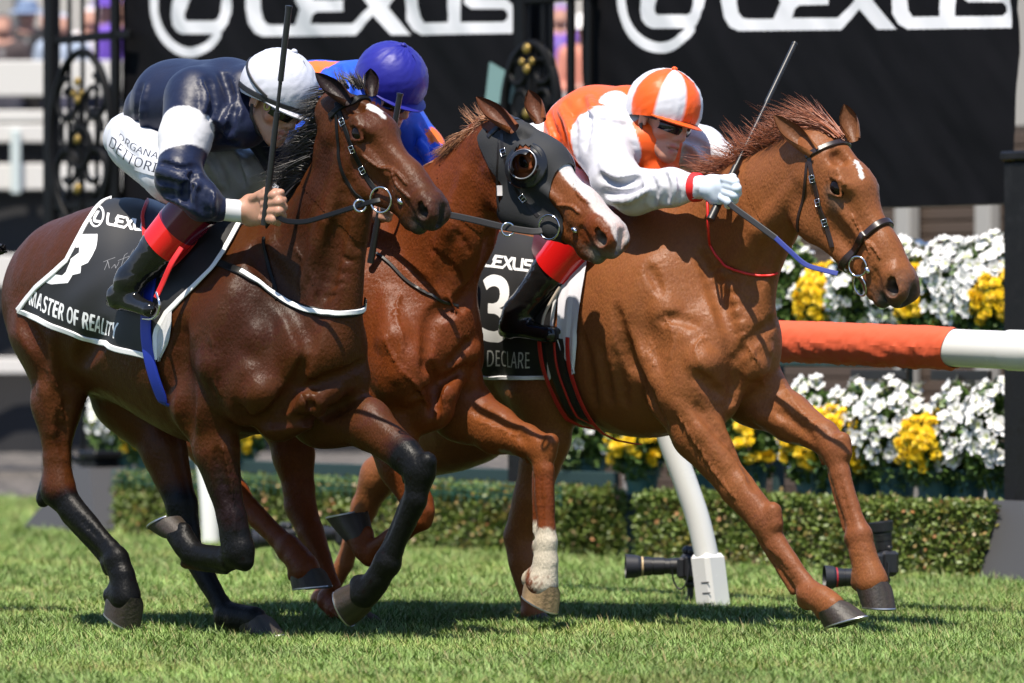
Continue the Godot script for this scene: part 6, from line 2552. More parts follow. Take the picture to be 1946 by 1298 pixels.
func print_on_breeches(fr: Fr, br: Suit, root: Node3D):
	# the rider's printed name along the seat and thigh, a decal-thin sheet of its own lying on the cloth
	var im := Image.create(512, 256, false, Image.FORMAT_RGB8)
	im.fill(lin(.50, .51, .55))
	fill_text(im, "ORGANA", Vector2(70, 92), 400, 62, lin(.02, .02, .025), false)
	fill_text(im, "DETTORI", Vector2(8, 222), 480, 92, lin(.02, .02, .025), false)
	var m := mat(Color.WHITE, .45)
	m.albedo_texture = ImageTexture.create_from_image(im)
	var rows := []
	var ok := true
	for j in 13:
		var row := []
		for i in 25:
			var u := i / 24.0
			var v := j / 12.0
			var c := Vector2(222, 236).lerp(Vector2(316, 290), u) + Vector2(-16, 46) * v + Vector2(-6, 8) * sin(PI * u)
			var y := fr.ray(c.x, c.y)
			var h := br.f.march(y[0], y[1], 17.0, 23.0)
			if h == Vector3.INF:
				ok = false
				break
			row.append(h + br.f.grad(h) * .006)
		rows.append(row)
		if not ok:
			return
	var mb := MB.new()
	mb.grid(rows)
	for i in mb.nor.size():
		if mb.nor[i].z < 0.0:
			mb.nor[i] = -mb.nor[i]
	var idx := mb.idx
	mb.idx = PackedInt32Array()
	for i in range(0, idx.size(), 3):
		mb.tri(idx[i], idx[i + 1], idx[i + 2])
	part("printed_name", mb.done(), m, root.get_node("breeches"))

func rider_b(H: Horse):
	var fr := H.fr
	var root := thing("person", "rider in blue and orange patched jacket with a shiny blue cap, on the hooded horse", "person", Transform3D(fr.b, fr.o), "race riders")
	var skin := Color(.42, .22, .15)
	var ht := head_at(fr, 736, 176, 0.0, 1.12, 40, 30, 4)
	var s := Suit.new(fr, skin)
	face_bones(s.f, ht, false, skin)
	s.b(600, 240, 0, 45, 690, 205, 0, 52, 1.2, .05)
	s.b(700, 400, .22, 24, 725, 402, .22, 22, .7, .02)
	for q in [[726, 392], [729, 402], [726, 412]]:
		s.b(q[0], q[1], .235, 9, q[0] + 12, q[1] + 3, .225, 8, .95, .006)
	s.b(712, 388, .23, 9, 732, 384, .23, 8, 1, .006)
	var mb := MB.new()
	mb.append(s.f.mesh(.006))
	part("body", mb.done(), skin_mat(), root)
	var blue := Color(.012, .075, .52)
	var orange := Color(.72, .14, .010)
	var j := Suit.new(fr, blue)
	j.b(535, 240, 0, 66, 600, 200, 0, 78, 1.25, .06)
	j.b(600, 200, 0, 80, 680, 190, 0, 78, 1.25, .06)
	j.b(690, 190, 0, 60, 722, 200, 0, 50, 1.1, .05)
	j.b(620, 205, .17, 60, 590, 290, .24, 48, .95, .05)
	j.b(590, 290, .24, 48, 690, 395, .23, 26, .95, .03)
	j.b(745, 220, -.17, 56, 800, 285, -.26, 44, .95, .05)
	j.b(800, 285, -.26, 43, 850, 350, -.2, 26, .95, .03)
	j.b(500, 290, .02, 40, 530, 330, .02, 30, 1.2, .04)
	j.wrinkle(.006, 2.2, Vector3(.7, 1.3, .8), 22)
	for q in [[[600, 130, 612, 170, 610, 210], .011, .008, 1], [[636, 125, 650, 165, 645, 205], .011, .008, -1], [[800, 240, 815, 262, 822, 290], .009, .007, 1], [[790, 290, 812, 300, 838, 300], .009, .008, -1], [[808, 268, 820, 290, 830, 312], .009, .007, 1], [[545, 200, 560, 240, 570, 280], .011, .008, 1]]:
		j.fold(q[0], q[1], q[2], q[3])
	var r := RandomNumberGenerator.new()
	r.seed = 4
	for q in [[598, 125, .1, 34], [612, 175, .2, 14], [700, 215, .1, 26], [822, 268, -.26, 26], [838, 310, -.24, 24], [640, 268, .2, 22], [534, 306, .1, 10], [800, 210, -.1, 16], [560, 190, .1, 26], [660, 150, -.1, 24], [610, 330, .2, 24], [808, 330, -.22, 12]]:
		j.dab(q[0], q[1], q[2], q[0] + r.randf_range(-14, 14), q[1] + r.randf_range(-8, 8), q[2], q[3], .002, orange, .02)
	part("jacket", j.mesh(.0085), satin(.46), root)
	var br := Suit.new(fr, Color(.74, .74, .78))
	br.b(480, 290, 0, 50, 520, 280, 0, 52, 1.35, .05)
	br.b(480, 300, .11, 52, 560, 350, .22, 50, 1, .04)
	br.b(560, 350, .22, 50, 610, 390, .26, 40, 1, .03)
	br.b(540, 300, -.10, 52, 660, 350, -.22, 44, 1, .04)
	br.wrinkle(.004, 3.6, Vector3(.8, 1.3, .8), 25)
	part("breeches", br.mesh(.009), vcol(.45), root)
	var gl := vcol(.12)
	boot(fr, root, [600, 410, .31, 42], [490, 540, .37, 30], [455, 580, .37, 20], [525, 594, .39, 16], [], gl)
	boot(fr, root, [660, 400, -.31, 40], [580, 520, -.37, 30], [550, 560, -.37, 20], [620, 575, -.37, 16], [], gl)
	var c := Color(.012, .015, .21)
	cap(ht.translated_local(Vector3(-.005, .022, 0)), [c, c, c, c, c, c], root, satin(.46), true)
	var dark := mat(Color(.010, .010, .012), .5)
	goggles(ht, root, mat(Color(.012, .010, .008), .08), dark)
	crop("black wound riding crop hanging below the front horse's bit, held by the blue-capped rider", PackedVector3Array([fr.wor(fr.pix(704, 500, .25)), fr.wor(fr.pix(760, 180, .22))]), .42, .0135, .009)

func rider_c(H: Horse):
	var fr := H.fr
	var root := thing("person", "rider in orange jacket with white sleeves and orange-white quartered cap, on the leading chestnut", "person", Transform3D(fr.b, fr.o), "race riders")
	var skin := Color(.42, .20, .135)
	var ht := head_at(fr, 1256, 232, 0.02, 1.16, 44, 14, -8)
	var s := Suit.new(fr, skin)
	face_bones(s.f, ht, true, skin)
	s.b(1090, 250, 0, 45, 1190, 235, 0, 50, 1.2, .05)
	var mb := MB.new()
	mb.append(s.f.mesh(.0045))
	part("body", mb.done(), skin_mat(), root)
	mb = MB.new()
	mb.c = Color(.7, .66, .58)
	mb.ball(ht * Vector3(.083, -.0715, 0), Vector3(.010, .0035, .018) * 1.16, ht.basis.orthonormalized())
	part("teeth", mb.done(), vcol(.3), root)
	var orange := Color(.78, .096, .009)
	var white := Color(.55, .55, .59)
	var j := Suit.new(fr, orange)
	j.b(1100, 246, 0, 62, 1130, 246, 0, 78, 1.1, .06)
	j.b(1130, 246, 0, 78, 1190, 240, 0, 76, 1.2, .06)
	j.b(1195, 240, 0, 62, 1235, 268, .02, 52, 1.2, .05)
	j.b(1230, 290, 0, 55, 1250, 330, 0, 40, 1.2, .05)
	j.b(1140, 262, .18, 60, 1170, 340, .25, 46, .95, .04)
	j.b(1170, 340, .25, 47, 1205, 365, .27, 42, .95, .03)
	j.b(1205, 365, .27, 42, 1275, 358, .25, 36, .9, .03)
	j.b(1275, 358, .25, 36, 1336, 356, .22, 22, .9, .02)
	j.b(1275, 268, -.18, 54, 1335, 282, -.23, 42, .95, .04)
	j.b(1335, 282, -.23, 42, 1388, 298, -.20, 22, .95, .03)
	j.wrinkle(.006, 2.2, Vector3(.7, 1.3, .8), 32)
	for q in [[[1075, 195, 1092, 240, 1095, 290], .012, .008, 1], [[1105, 190, 1118, 230, 1112, 280], .012, .008, -1], [[1045, 215, 1060, 260, 1070, 300], .012, .008, 1], [[1130, 200, 1150, 215, 1180, 220], .010, .006, 1],
			[[1150, 300, 1180, 320, 1205, 322], .010, .009, 1], [[1140, 335, 1175, 350, 1215, 342], .011, .011, -1], [[1150, 365, 1190, 370, 1230, 355], .011, .010, 1], [[1170, 392, 1205, 388, 1240, 370], .010, .009, -1], [[1235, 335, 1245, 360, 1240, 390], .009, .008, 1], [[1262, 330, 1270, 355, 1264, 385], .009, .007, -1], [[1290, 335, 1296, 356, 1292, 378], .008, .006, 1], [[1308, 338, 1312, 356, 1308, 374], .007, .006, -1], [[1300, 262, 1330, 275, 1345, 300], .009, .008, 1]]:
		j.fold(q[0], q[1], q[2], q[3])
	for q in [[1146, 262, .20, 1172, 338, .27, 62], [1172, 340, .27, 1205, 365, .29, 62], [1205, 365, .28, 1340, 356, .22, 58], [1300, 272, -.22, 1390, 298, -.20, 52], [1290, 255, -.24, 1300, 270, -.24, 30], [1165, 195, .12, 1196, 222, .10, 27]]:
		j.dab(q[0], q[1], q[2], q[3], q[4], q[5], q[6], .002, white, .001)
	j.dab(1040, 185, 0, 1050, 190, .1, 20, .002, white)
	var jk := part("jacket", j.mesh(.0084), satin(.46), root)
	# glove, red wrist band
	var g := Suit.new(fr, Color(.60, .68, .78))
	g.b(1338, 357, .22, 21, 1352, 359, .222, 22, .9, .015)
	g.b(1352, 355, .222, 24, 1378, 355, .23, 22, .62, .015)
	g.b(1356, 372, .222, 18, 1376, 374, .23, 15, .62, .015)
	for q in [[1378, 341, 1396, 346, 1400, 356], [1382, 353, 1400, 358, 1402, 367], [1380, 365, 1396, 371, 1396, 380], [1374, 376, 1386, 383, 1384, 389]]:
		g.b(q[0], q[1], .242, 10, q[2], q[3], .248, 9.5, .95, .006)
		g.b(q[2], q[3], .248, 9.5, q[4], q[5], .228, 8.5, .95, .005)
	g.b(1366, 346, .225, 10, 1392, 338, .20, 9, 1, .008)
	part("glove", g.mesh(.004), vcol(.6), jk)
	mb = MB.new()
	mb.c = Color(.65, .02, .02)
	var p0 := fr.pix(1316, 356, .227)
	var p1 := fr.pix(1330, 356, .222)
	mb.tube(PackedVector3Array([p0, p0.lerp(p1, .1), p0.lerp(p1, .9), p1]), PackedFloat32Array([.053, .058, .057, .051]), 24, true, Vector3(0, 0, 1), .9)
	part("wrist_band", mb.done(), vcol(.5), jk)
	var fg := Suit.new(fr, Color(.60, .68, .78))
	fg.b(1385, 296, -.20, 20, 1402, 304, -.2, 20, .7, .015)
	for k in 4:
		fg.b(1396, 290 + k * 11, -.19, 9, 1412, 296 + k * 10, -.19, 8, .95, .006)
	fg.b(1392, 288, -.2, 9, 1408, 282, -.2, 8, 1, .006)
	part("glove", fg.mesh(.005), vcol(.6), jk)
	var br := Suit.new(fr, Color(.74, .74, .78))
	br.b(1010, 285, 0, 50, 1050, 280, 0, 52, 1.35, .05)
	br.b(1015, 300, .11, 52, 1080, 370, .20, 48, 1, .04)
	br.b(1080, 370, .20, 50, 1125, 425, .31, 40, 1, .03)
	br.b(1090, 310, -.10, 52, 1180, 390, -.22, 44, 1, .04)
	br.wrinkle(.004, 3.6, Vector3(.8, 1.3, .8), 35)
	part("breeches", br.mesh(.009), vcol(.45), root)
	var gl := vcol(.14)
	boot(fr, root, [1100, 450, .32, 44], [985, 598, .38, 32], [958, 630, .38, 20], [1046, 636, .40, 17], [[-.1, .42, Color(.50, .010, .010)]], gl)
	boot(fr, root, [1180, 430, -.31, 40], [1100, 560, -.37, 30], [1070, 600, -.37, 20], [1140, 610, -.37, 16], [[.0, .4, Color(.50, .010, .010)]], gl)
	var ct := ht.translated_local(Vector3(-.005, .022, 0))
	cap(ct, [orange, white, orange, white, orange, white, orange, white], root, satin(.40), true)
	var dark := mat(Color(.010, .010, .012), .5)
	goggles(ht, root, mat(Color(.010, .010, .014), .05), dark)
	mb = MB.new()
	mb.strap(PackedVector3Array([ht * Vector3(-.01, -.02, .088), ht * Vector3(.0, -.06, .080), ht * Vector3(.03, -.10, .058), ht * Vector3(.055, -.130, .0)]), PackedVector3Array([ht.basis.z, ht.basis.z, (ht.basis.z - ht.basis.y * .5), -ht.basis.y]), .014, .004)
	part("chin_strap", mb.done(), dark, root)
	crop("black riding crop slanting up behind the leading chestnut's mane, held by the orange rider", PackedVector3Array([fr.wor(fr.pix(1350, 418, .262)), fr.wor(fr.pix(1510, 84, -.28))]), .30, .0160, .0080)
# ---------------------------------------------------------------- tack
func surf(H: Horse, px: Array, lift: float, reach := false, step := 0.018) -> Array:      # photo points laid on the near skin: [points, normals]
	var p := PackedVector3Array()
	for i in range(0, px.size(), 2):
		var h := H.hit(px[i], px[i + 1])
		if h == Vector3.INF and reach:       # just past the outline: the closest point of it
			var y := H.fr.ray(px[i], px[i + 1])
			var best := .08
			for st in 80:
				var q: Vector3 = y[0] + y[1] * ((H.fr.pix(px[i], px[i + 1], 0.0) - y[0]).length() - .6 + st * .015)
				var e := H.f.d(q)
				if e < best:
					best = e
					h = q
		if h != Vector3.INF and (p.is_empty() or h.distance_to(p[p.size() - 1]) < .35):
			p.append(h)
	if p.size() < 2:
		return [p, p]
	var c := MB.curve(p, step)
	var q := PackedVector3Array()
	var n := PackedVector3Array()
	for v in c:
		var g := H.f.grad(v)
		var w := v - g * H.f.d(v)
		q.append(w + g * lift)
		n.append(g)
	return [q, n]

func tuck_under(a: Array):       # carries a girth on below the belly, out of sight
	var p: PackedVector3Array = a[0]
	var n: PackedVector3Array = a[1]
	if p.is_empty():
		return
	var e := p[p.size() - 1]
	for s in [.35, .7, 1.0]:
		p.append(e + Vector3(.015 * s, -.045 * sqrt(s), -.20 * s))
		n.append(Vector3(0, -.4 - s, .6 - .6 * s).normalized())
	a[0] = p
	a[1] = n

func mirror(H: Horse, a: Array) -> Array:       # the same strap on the far side of the head
	var p := PackedVector3Array()
	var n := PackedVector3Array()
	var inv := H.hx.affine_inverse()
	for i in a[0].size():
		var q: Vector3 = inv * a[0][i]
		q.z = -q.z
		p.append(H.hx * q)
		var m: Vector3 = H.hb.transposed() * a[1][i]
		m.z = -m.z
		n.append(H.hb * m)
	return [p, n]

func hoop(H: Horse, cx: float, cy: float, tilt: float, a0: float, a1: float, lift: float, steps := 48) -> Array:    # a strap round the head in a plane across it
	var p := PackedVector3Array()
	var n := PackedVector3Array()
	var d := Vector3(cos(deg_to_rad(tilt)), sin(deg_to_rad(tilt)), 0)
	var c := H.hx * Vector3(cx, cy, 0)
	for i in steps + 1:
		var a := deg_to_rad(lerpf(a0, a1, float(i) / steps))
		var dir := (H.hb * (d * cos(a) + Vector3(0, 0, 1) * sin(a))).normalized()
		var h := H.f.march(c + dir * 0.32, -dir, 0.0, 0.32)
		if h == Vector3.INF:
			continue
		var g := H.f.grad(h)
		p.append(h + g * lift)
		n.append(g)
	return [p, n]

func ribbon(a: Array, w: float, t: float, closed := false) -> ArrayMesh:
	var mb := MB.new()
	mb.c = Color.WHITE
	if a[0].size() > 1:
		mb.strap(a[0], a[1], w, t, closed)
	return mb.done()

func ring_mesh(c: Vector3, b: Basis, r: float, w: float) -> ArrayMesh:
	var mb := MB.new()
	var p := PackedVector3Array()
	var q := PackedFloat32Array()
	for i in 33:
		var a := TAU * i / 32
		p.append(c + b * Vector3(cos(a) * r, sin(a) * r, 0))
		q.append(w)
	mb.tube(p, q, 10, false)
	return mb.done()

func line_px(H: Horse, pts: Array, step := 0.02) -> PackedVector3Array:     # [x, y, lateral] triples
	var p := PackedVector3Array()
	for i in range(0, pts.size(), 3):
		p.append(H.fr.pix(pts[i], pts[i + 1], pts[i + 2]))
	return MB.curve(p, step)

func flat_normals(p: PackedVector3Array, v: Vector3) -> PackedVector3Array:
	var n := PackedVector3Array()
	for i in p.size():
		n.append(v)
	return n

func buckle(o: Vector3, nrm: Vector3, along: Vector3, s: float) -> ArrayMesh:
	var mb := MB.new()
	var x := along.normalized()
	var y := nrm.cross(x).normalized()
	var p := PackedVector3Array()
	var q := PackedFloat32Array()
	for k in [[-1, -1], [1, -1], [1, 1], [-1, 1], [-1, -1]]:
		p.append(o + x * (k[0] * s) + y * (k[1] * s * 0.8))
		q.append(s * 0.16)
	mb.tube(p, q, 6)
	mb.tube(PackedVector3Array([o - y * s * .8, o + y * s * .8]), PackedFloat32Array([s * .12, s * .12]), 6)
	return mb.done()

func bridle(H: Horse, label: String, cheek: Array, throat: Array, brow: Array, nose: Array, bit: Array, bit_r: float, leather: Material, steel: Material, fine: bool) -> Node3D:
	var t := thing("bridle", label, "bridle", Transform3D(H.fr.b, H.fr.o), "bridles of the racehorses")
	var c := surf(H, cheek, .004)
	var cm := mirror(H, c)
	part("cheek_strap", ribbon(c, .019, .006), leather, t)
	part("cheek_strap", ribbon(cm, .019, .006), leather, t)
	var k: int = c[0].size()
	for f in [.22, .5, .72]:
		var i := int(k * f)
		part("buckle", buckle(c[0][i] + c[1][i] * .005, c[1][i], c[0][mini(i + 1, k - 1)] - c[0][i], .013), steel, t)
	var th := surf(H, throat, .004)
	part("throat_strap", ribbon(th, .012, .005), leather, t)
	part("throat_strap", ribbon(mirror(H, th), .012, .005), leather, t)
	var b := hoop(H, brow[0], brow[1], brow[2], -brow[3], brow[3], .005)
	part("browband", ribbon(b, .024, .011), leather, t)
	if nose.size():
		var n := hoop(H, nose[0], nose[1], nose[2], 0, 360, .007, 60)
		n[0].resize(n[0].size() - 1)
		n[1].resize(n[1].size() - 1)
		part("noseband", ribbon(n, .030, .016, true), leather, t)
	# bit: a ring at each corner of the mouth and the bar between
	var hp := H.hit(bit[0], bit[1])
	var inv := H.hx.affine_inverse()
	var q := inv * hp if hp != Vector3.INF else Vector3(.445, -.128, .05)
	for s in [1.0, -1.0]:
		var o := H.hx * Vector3(q.x, q.y, (absf(q.z) + .012) * s)
		var tilt := H.hb * Basis(Vector3(0, 1, 0), 0.12 * s)
		var r := part("bit_ring", ring_mesh(o, tilt, bit_r, .0042), steel, t)
		var mb := MB.new()
		mb.ball(H.hx * Vector3(bit[2], bit[3], (absf(q.z) + .006) * s), Vector3(.017, .011, .011), H.hb)
		part("bit_end", mb.done(), steel, r)
	var mb := MB.new()
	mb.tube(PackedVector3Array([H.hx * Vector3(bit[2], bit[3], absf(q.z)), H.hx * Vector3(bit[2] + .01, bit[3], 0), H.hx * Vector3(bit[2], bit[3], -absf(q.z))]), PackedFloat32Array([.008, .007, .008]), 10)
	part("bit_bar", mb.done(), steel, t)
	return t

# saddle cloth laid over the back inside a border of photo points, printed in its own measure
func coons(l: Array, r: Array, u: float, v: float) -> Vector2:
	var at := func(a: Array, s: float) -> Vector2:
		var n := a.size() / 2 - 1
		var f := clampf(s, 0, 1) * n
		var i := mini(int(f), n - 1)
		return Vector2(a[i * 2], a[i * 2 + 1]).lerp(Vector2(a[i * 2 + 2], a[i * 2 + 3]), f - i)
	return at.call(l, v).lerp(at.call(r, v), u)

func cloth_grid(H: Horse, l: Array, r: Array, bulge: Vector2, bottom: float, lift: float, nu: int, nv: int) -> Array:
	var rows := []
	var pxs := []
	var last := Vector3.ZERO
	for j in nv + 1:
		var row := []
		var prow := []
		for i in nu + 1:
			var u := float(i) / nu
			var v := float(j) / nv
			var c := coons(l, r, u, v) + bulge * (sin(PI * u) * (1.0 - v)) + Vector2(0, bottom) * sin(PI * u) * v
			var y := H.fr.ray(c.x, c.y)
			var h := H.f.march(y[0], y[1], 17.0, 23.0)
			if h == Vector3.INF:       # past the outline of the back: the closest point of it
				var best := 1e9
				for st in 60:
					var q: Vector3 = y[0] + y[1] * ((H.fr.pix(c.x, c.y, 0.0) - y[0]).length() - .45 + st * .015)
					var e := H.f.d(q)
					if e < best:
						best = e
						h = q
			var g := H.f.grad(h, .012)
			h -= g * maxf(H.f.d(h), 0.0)
			var w := lift + .006 * sin(u * 14.0 + v * 4.0) * v + .004 * sin(u * 23.0 - v * 9.0) * v
			h += g * w
			last = h
			row.append(h)
			prow.append(c)
		rows.append(row)
		pxs.append(prow)
	return [rows, pxs]

func to_uv(pxs: Array, q: Vector2) -> Vector2:       # where a print of the photograph lies in the cloth's own measure
	var nv := pxs.size() - 1
	var nu: int = pxs[0].size() - 1
	var best := 1e9
	var bi := 0
	var bj := 0
	for j in nv:
		for i in nu:
			var c: Vector2 = (pxs[j][i] + pxs[j + 1][i + 1]) * 0.5
			var d := c.distance_squared_to(q)
			if d < best:
				best = d
				bi = i
				bj = j
	var o: Vector2 = pxs[bj][bi]
	var ex: Vector2 = pxs[bj][bi + 1] - o
	var ey: Vector2 = pxs[bj + 1][bi] - o
	var det := ex.x * ey.y - ex.y * ey.x
	var d := q - o
	return Vector2((bi + (d.x * ey.y - d.y * ey.x) / det) / nu, (bj + (ex.x * d.y - ex.y * d.x) / det) / nv)

func print_words(im: Image, pxs: Array, words: String, o: Vector2, ex: Vector2, ey: Vector2, c: Color, bold := true, bow := 0.0, narrow := 1.0):
	var f := SystemFont.new()
	f.font_names = PackedStringArray(["Droid Sans"])
	f.font_weight = 700 if bold else 400
	var t := TextMesh.new()
	t.text = words
	t.font = f
	t.font_size = 64
	t.depth = 0.0
	t.curve_step = 2.0
	var a := t.surface_get_arrays(0)
	var v: PackedVector3Array = a[Mesh.ARRAY_VERTEX]
	var id: PackedInt32Array = a[Mesh.ARRAY_INDEX] if a[Mesh.ARRAY_INDEX] != null else PackedInt32Array(range(v.size()))
	var lo := Vector2(1e9, 1e9)
	var hi := Vector2(-1e9, -1e9)
	for q in v:
		lo = lo.min(Vector2(q.x, q.y))
		hi = hi.max(Vector2(q.x, q.y))
	var m := PackedVector2Array()
	var sz := Vector2(im.get_width(), im.get_height())
	for q in v:
		var x := (q.x - lo.x) / (hi.x - lo.x)
		var y := (q.y - lo.y) / (hi.y - lo.y)
		m.append(to_uv(pxs, o + ex * x + ey * y + Vector2(0, bow) * sin(PI * x)) * sz)
	for i in range(0, id.size(), 3):
		fill_poly(im, PackedVector2Array([m[id[i]], m[id[i + 1]], m[id[i + 2]]]), c)

func face_out(m: MB, v: Vector3):
	for i in m.nor.size():
		if m.nor[i].dot(v) < 0.0:
			m.nor[i] = -m.nor[i]
	var idx := m.idx
	m.idx = PackedInt32Array()
	for i in range(0, idx.size(), 3):
		m.tri(idx[i], idx[i + 1], idx[i + 2])

func cloth_mesh(rows: Array) -> ArrayMesh:
	var m := MB.new()
	m.grid(rows, true, 0.0)
	face_out(m, Vector3(0, 0.3, 1))
	return m.done()

func edge_strip(rows: Array, which: String, mt: Material, parent: Node3D, w: float):      # woven white binding along an edge
	var p := PackedVector3Array()
	var n := PackedVector3Array()
	var h := rows.size()
	var k: int = rows[0].size()
	var pick := []
	if which == "left":
		for j in h: pick.append([j, 0])
	elif which == "right":
		for j in h: pick.append([j, k - 1])
	else:
		for i in k: pick.append([h - 1, i])
	for q in pick:
		var a: Vector3 = rows[q[0]][q[1]]
		var dx: Vector3 = rows[q[0]][mini(q[1] + 1, k - 1)] - rows[q[0]][maxi(q[1] - 1, 0)]
		var dy: Vector3 = rows[mini(q[0] + 1, h - 1)][q[1]] - rows[maxi(q[0] - 1, 0)][q[1]]
		var g := dx.cross(dy).normalized()
		if g.z < 0: g = -g
		p.append(a + g * .003)
		n.append(g)
	part("white_binding", ribbon([p, n], w, .006), mt, parent)

func tack_a(H: Horse):
	var leather := mat(Color(.005, .005, .005), .45)
	leather.metallic_specular = .3
	var steel := mat(Color(.62, .62, .64), .16, 1.0)
	var where := Transform3D(H.fr.b, H.fr.o)
	bridle(H, "thin black bridle with large steel bit rings on the dark bay's head", [640, 196, 652, 232, 668, 275, 686, 315, 702, 345, 716, 362], [640, 205, 641, 250, 644, 300, 660, 345, 688, 378], [.075, -.05, 80, 97], [], [728, 380, .475, -.108], .047, leather, steel, true)
	# rein from the fist to the ring
	var r := thing("rein", "black rein from the navy rider's fist to the dark bay's bit ring", "rein", where, "reins of the racehorses")
	var p := line_px(H, [505, 430, .24, 523, 412, .26, 545, 420, .27, 580, 421, .27, 620, 410, .27, 665, 396, .26, 704, 384, .25, 722, 380, .23])
	part("strap", ribbon([p, flat_normals(p, Vector3(0, .25, 1))], .020, .005), leather, r)
	part("stop_ring", ring_mesh(H.fr.pix(684, 391, .263), Basis(Vector3(0, 1, 0), .9), .021, .004), steel, r)
	# breastplate
	var b := thing("breastplate", "black and white breastplate strap across the dark bay's chest", "harness", where)
	var white := mat(Color(.72, .72, .72), .6)
	var s := surf(H, [385, 482, 410, 497, 440, 510, 470, 524, 510, 552, 550, 576, 600, 592, 650, 597, 690, 585, 706, 572], .006, true)
	part("backing_strap", ribbon(s, .030, .007), leather, b)
	var s2 := surf(H, [458, 516, 490, 537, 530, 566, 575, 586, 620, 595, 660, 594, 690, 584, 705, 573], .011, true)
	part("white_strap", ribbon(s2, .018, .006), white, b)
	var s3 := surf(H, [503, 452, 506, 480, 513, 515, 522, 545, 525, 570], .007)
	part("hanging_strap", ribbon(s3, .014, .005), leather, b)
	# saddle cloth
	var L := [212, 374, 186, 398, 166, 430, 150, 462, 132, 498, 105, 522, 72, 548, 50, 572, 36, 590]
	var R := [458, 424, 444, 452, 428, 482, 408, 512, 378, 540, 346, 568, 318, 596, 298, 632, 300, 682]
	var g := cloth_grid(H, L, R, Vector2(10, -26), 6.0, .012, 34, 28)
	var im := Image.create(1024, 1024, false, Image.FORMAT_RGB8)
	im.fill(lin(.011, .011, .012))
	var wc := lin(.80, .80, .80)
	var px: Array = g[1]
	var em := func(q: Vector2) -> Vector2:
		return to_uv(px, Vector2(204, 420) + Vector2(.155, .030) * q.x + Vector2(-.03, .19) * (q.y + 0)) * 1024.0
	emblem(im, em, wc, .62)
	var three := PackedVector2Array()
	for q in [[415, 400], [450, 345], [500, 320], [610, 318], [608, 360], [600, 400], [575, 450], [545, 490], [508, 506], [502, 550], [455, 562], [425, 610], [330, 620], [245, 590], [262, 574], [340, 560], [398, 566], [420, 545], [452, 470], [500, 430], [502, 398], [430, 408]]:
		three.append(to_uv(px, Vector2(q[0] / 3.244, 350 + q[1] / 3.245)) * 1024.0)
	fill_poly(im, three, wc)
	print_words(im, px, "MASTER OF REALITY", Vector2(57, 580), Vector2(172, 65), Vector2(4, -31), wc, true, 4.0)
	for q in [[[203, 515], [208, 498], [212, 512]], [[200, 500], [222, 492]], [[216, 512], [222, 505], [224, 512], [230, 500]], [[232, 512], [240, 488], [246, 484]], [[228, 498], [250, 490], [258, 478]]]:
		var k := PackedVector2Array()
		for e in q:
			k.append(to_uv(px, Vector2(e[0], e[1])) * 1024.0)
		fill_stroke(im, k, 3.0, lin(.22, .22, .23))
	var m := mat(Color.WHITE, .62)
	m.albedo_texture = ImageTexture.create_from_image(im)
	var c := thing("saddle_cloth", "black saddle cloth printed 3 and MASTER OF REALITY on the dark bay", "saddle cloth", where, "numbered saddle cloths")
	part("cloth", cloth_mesh(g[0]), m, c)
	for e in ["left", "right", "bottom"]:
		edge_strip(g[0], e, white, c, .022)
	# light underside flap showing at the front corner
	var under := cloth_grid(H, [318, 600, 300, 632, 294, 660, 304, 684], [330, 592, 330, 615, 322, 650, 306, 686], Vector2.ZERO, 0, .011, 8, 10)
	part("grey_lining", cloth_mesh(under[0]), mat(Color(.50, .50, .52), .7), c)
	# saddle, girth, stirrup
	var sd := thing("saddle", "small racing saddle with blue girth and red stirrup strap on the dark bay", "saddle", where, "racing saddles")
	var sg := cloth_grid(H, [280, 386, 272, 420, 284, 470, 296, 520], [402, 408, 400, 430, 372, 470, 318, 530], Vector2(0, -8), 8, .024, 14, 14)
	part("flap", cloth_mesh(sg[0]), mat(Color(.012, .016, .05), .4), sd)
	var red := mat(Color(.55, .012, .012), .45)
	for e in ["left", "right"]:
		edge_strip(sg[0], e, red, sd, .014)
	var blue := mat(Color(.010, .03, .32), .55)
	var gi := surf(H, [296, 500, 290, 550, 284, 600, 284, 640, 292, 690, 304, 730, 316, 762], .019)
	tuck_under(gi)
	part("girth", ribbon(gi, .055, .007), blue, sd)
	var st := line_px(H, [345, 470, .36, 326, 500, .39, 308, 540, .40, 296, 566, .41])
	part("stirrup_strap", ribbon([st, flat_normals(st, Vector3(0.3, .2, 1))], .022, .005), red, sd)
	var ir := line_px(H, [297, 556, .41, 303, 575, .425, 300, 596, .42, 288, 606, .40, 272, 606, .37])
	var mb := MB.new()
	var rr := PackedFloat32Array()
	rr.resize(ir.size())
	rr.fill(.005)
	mb.tube(ir, rr, 8)
	part("stirrup", mb.done(), steel, sd)

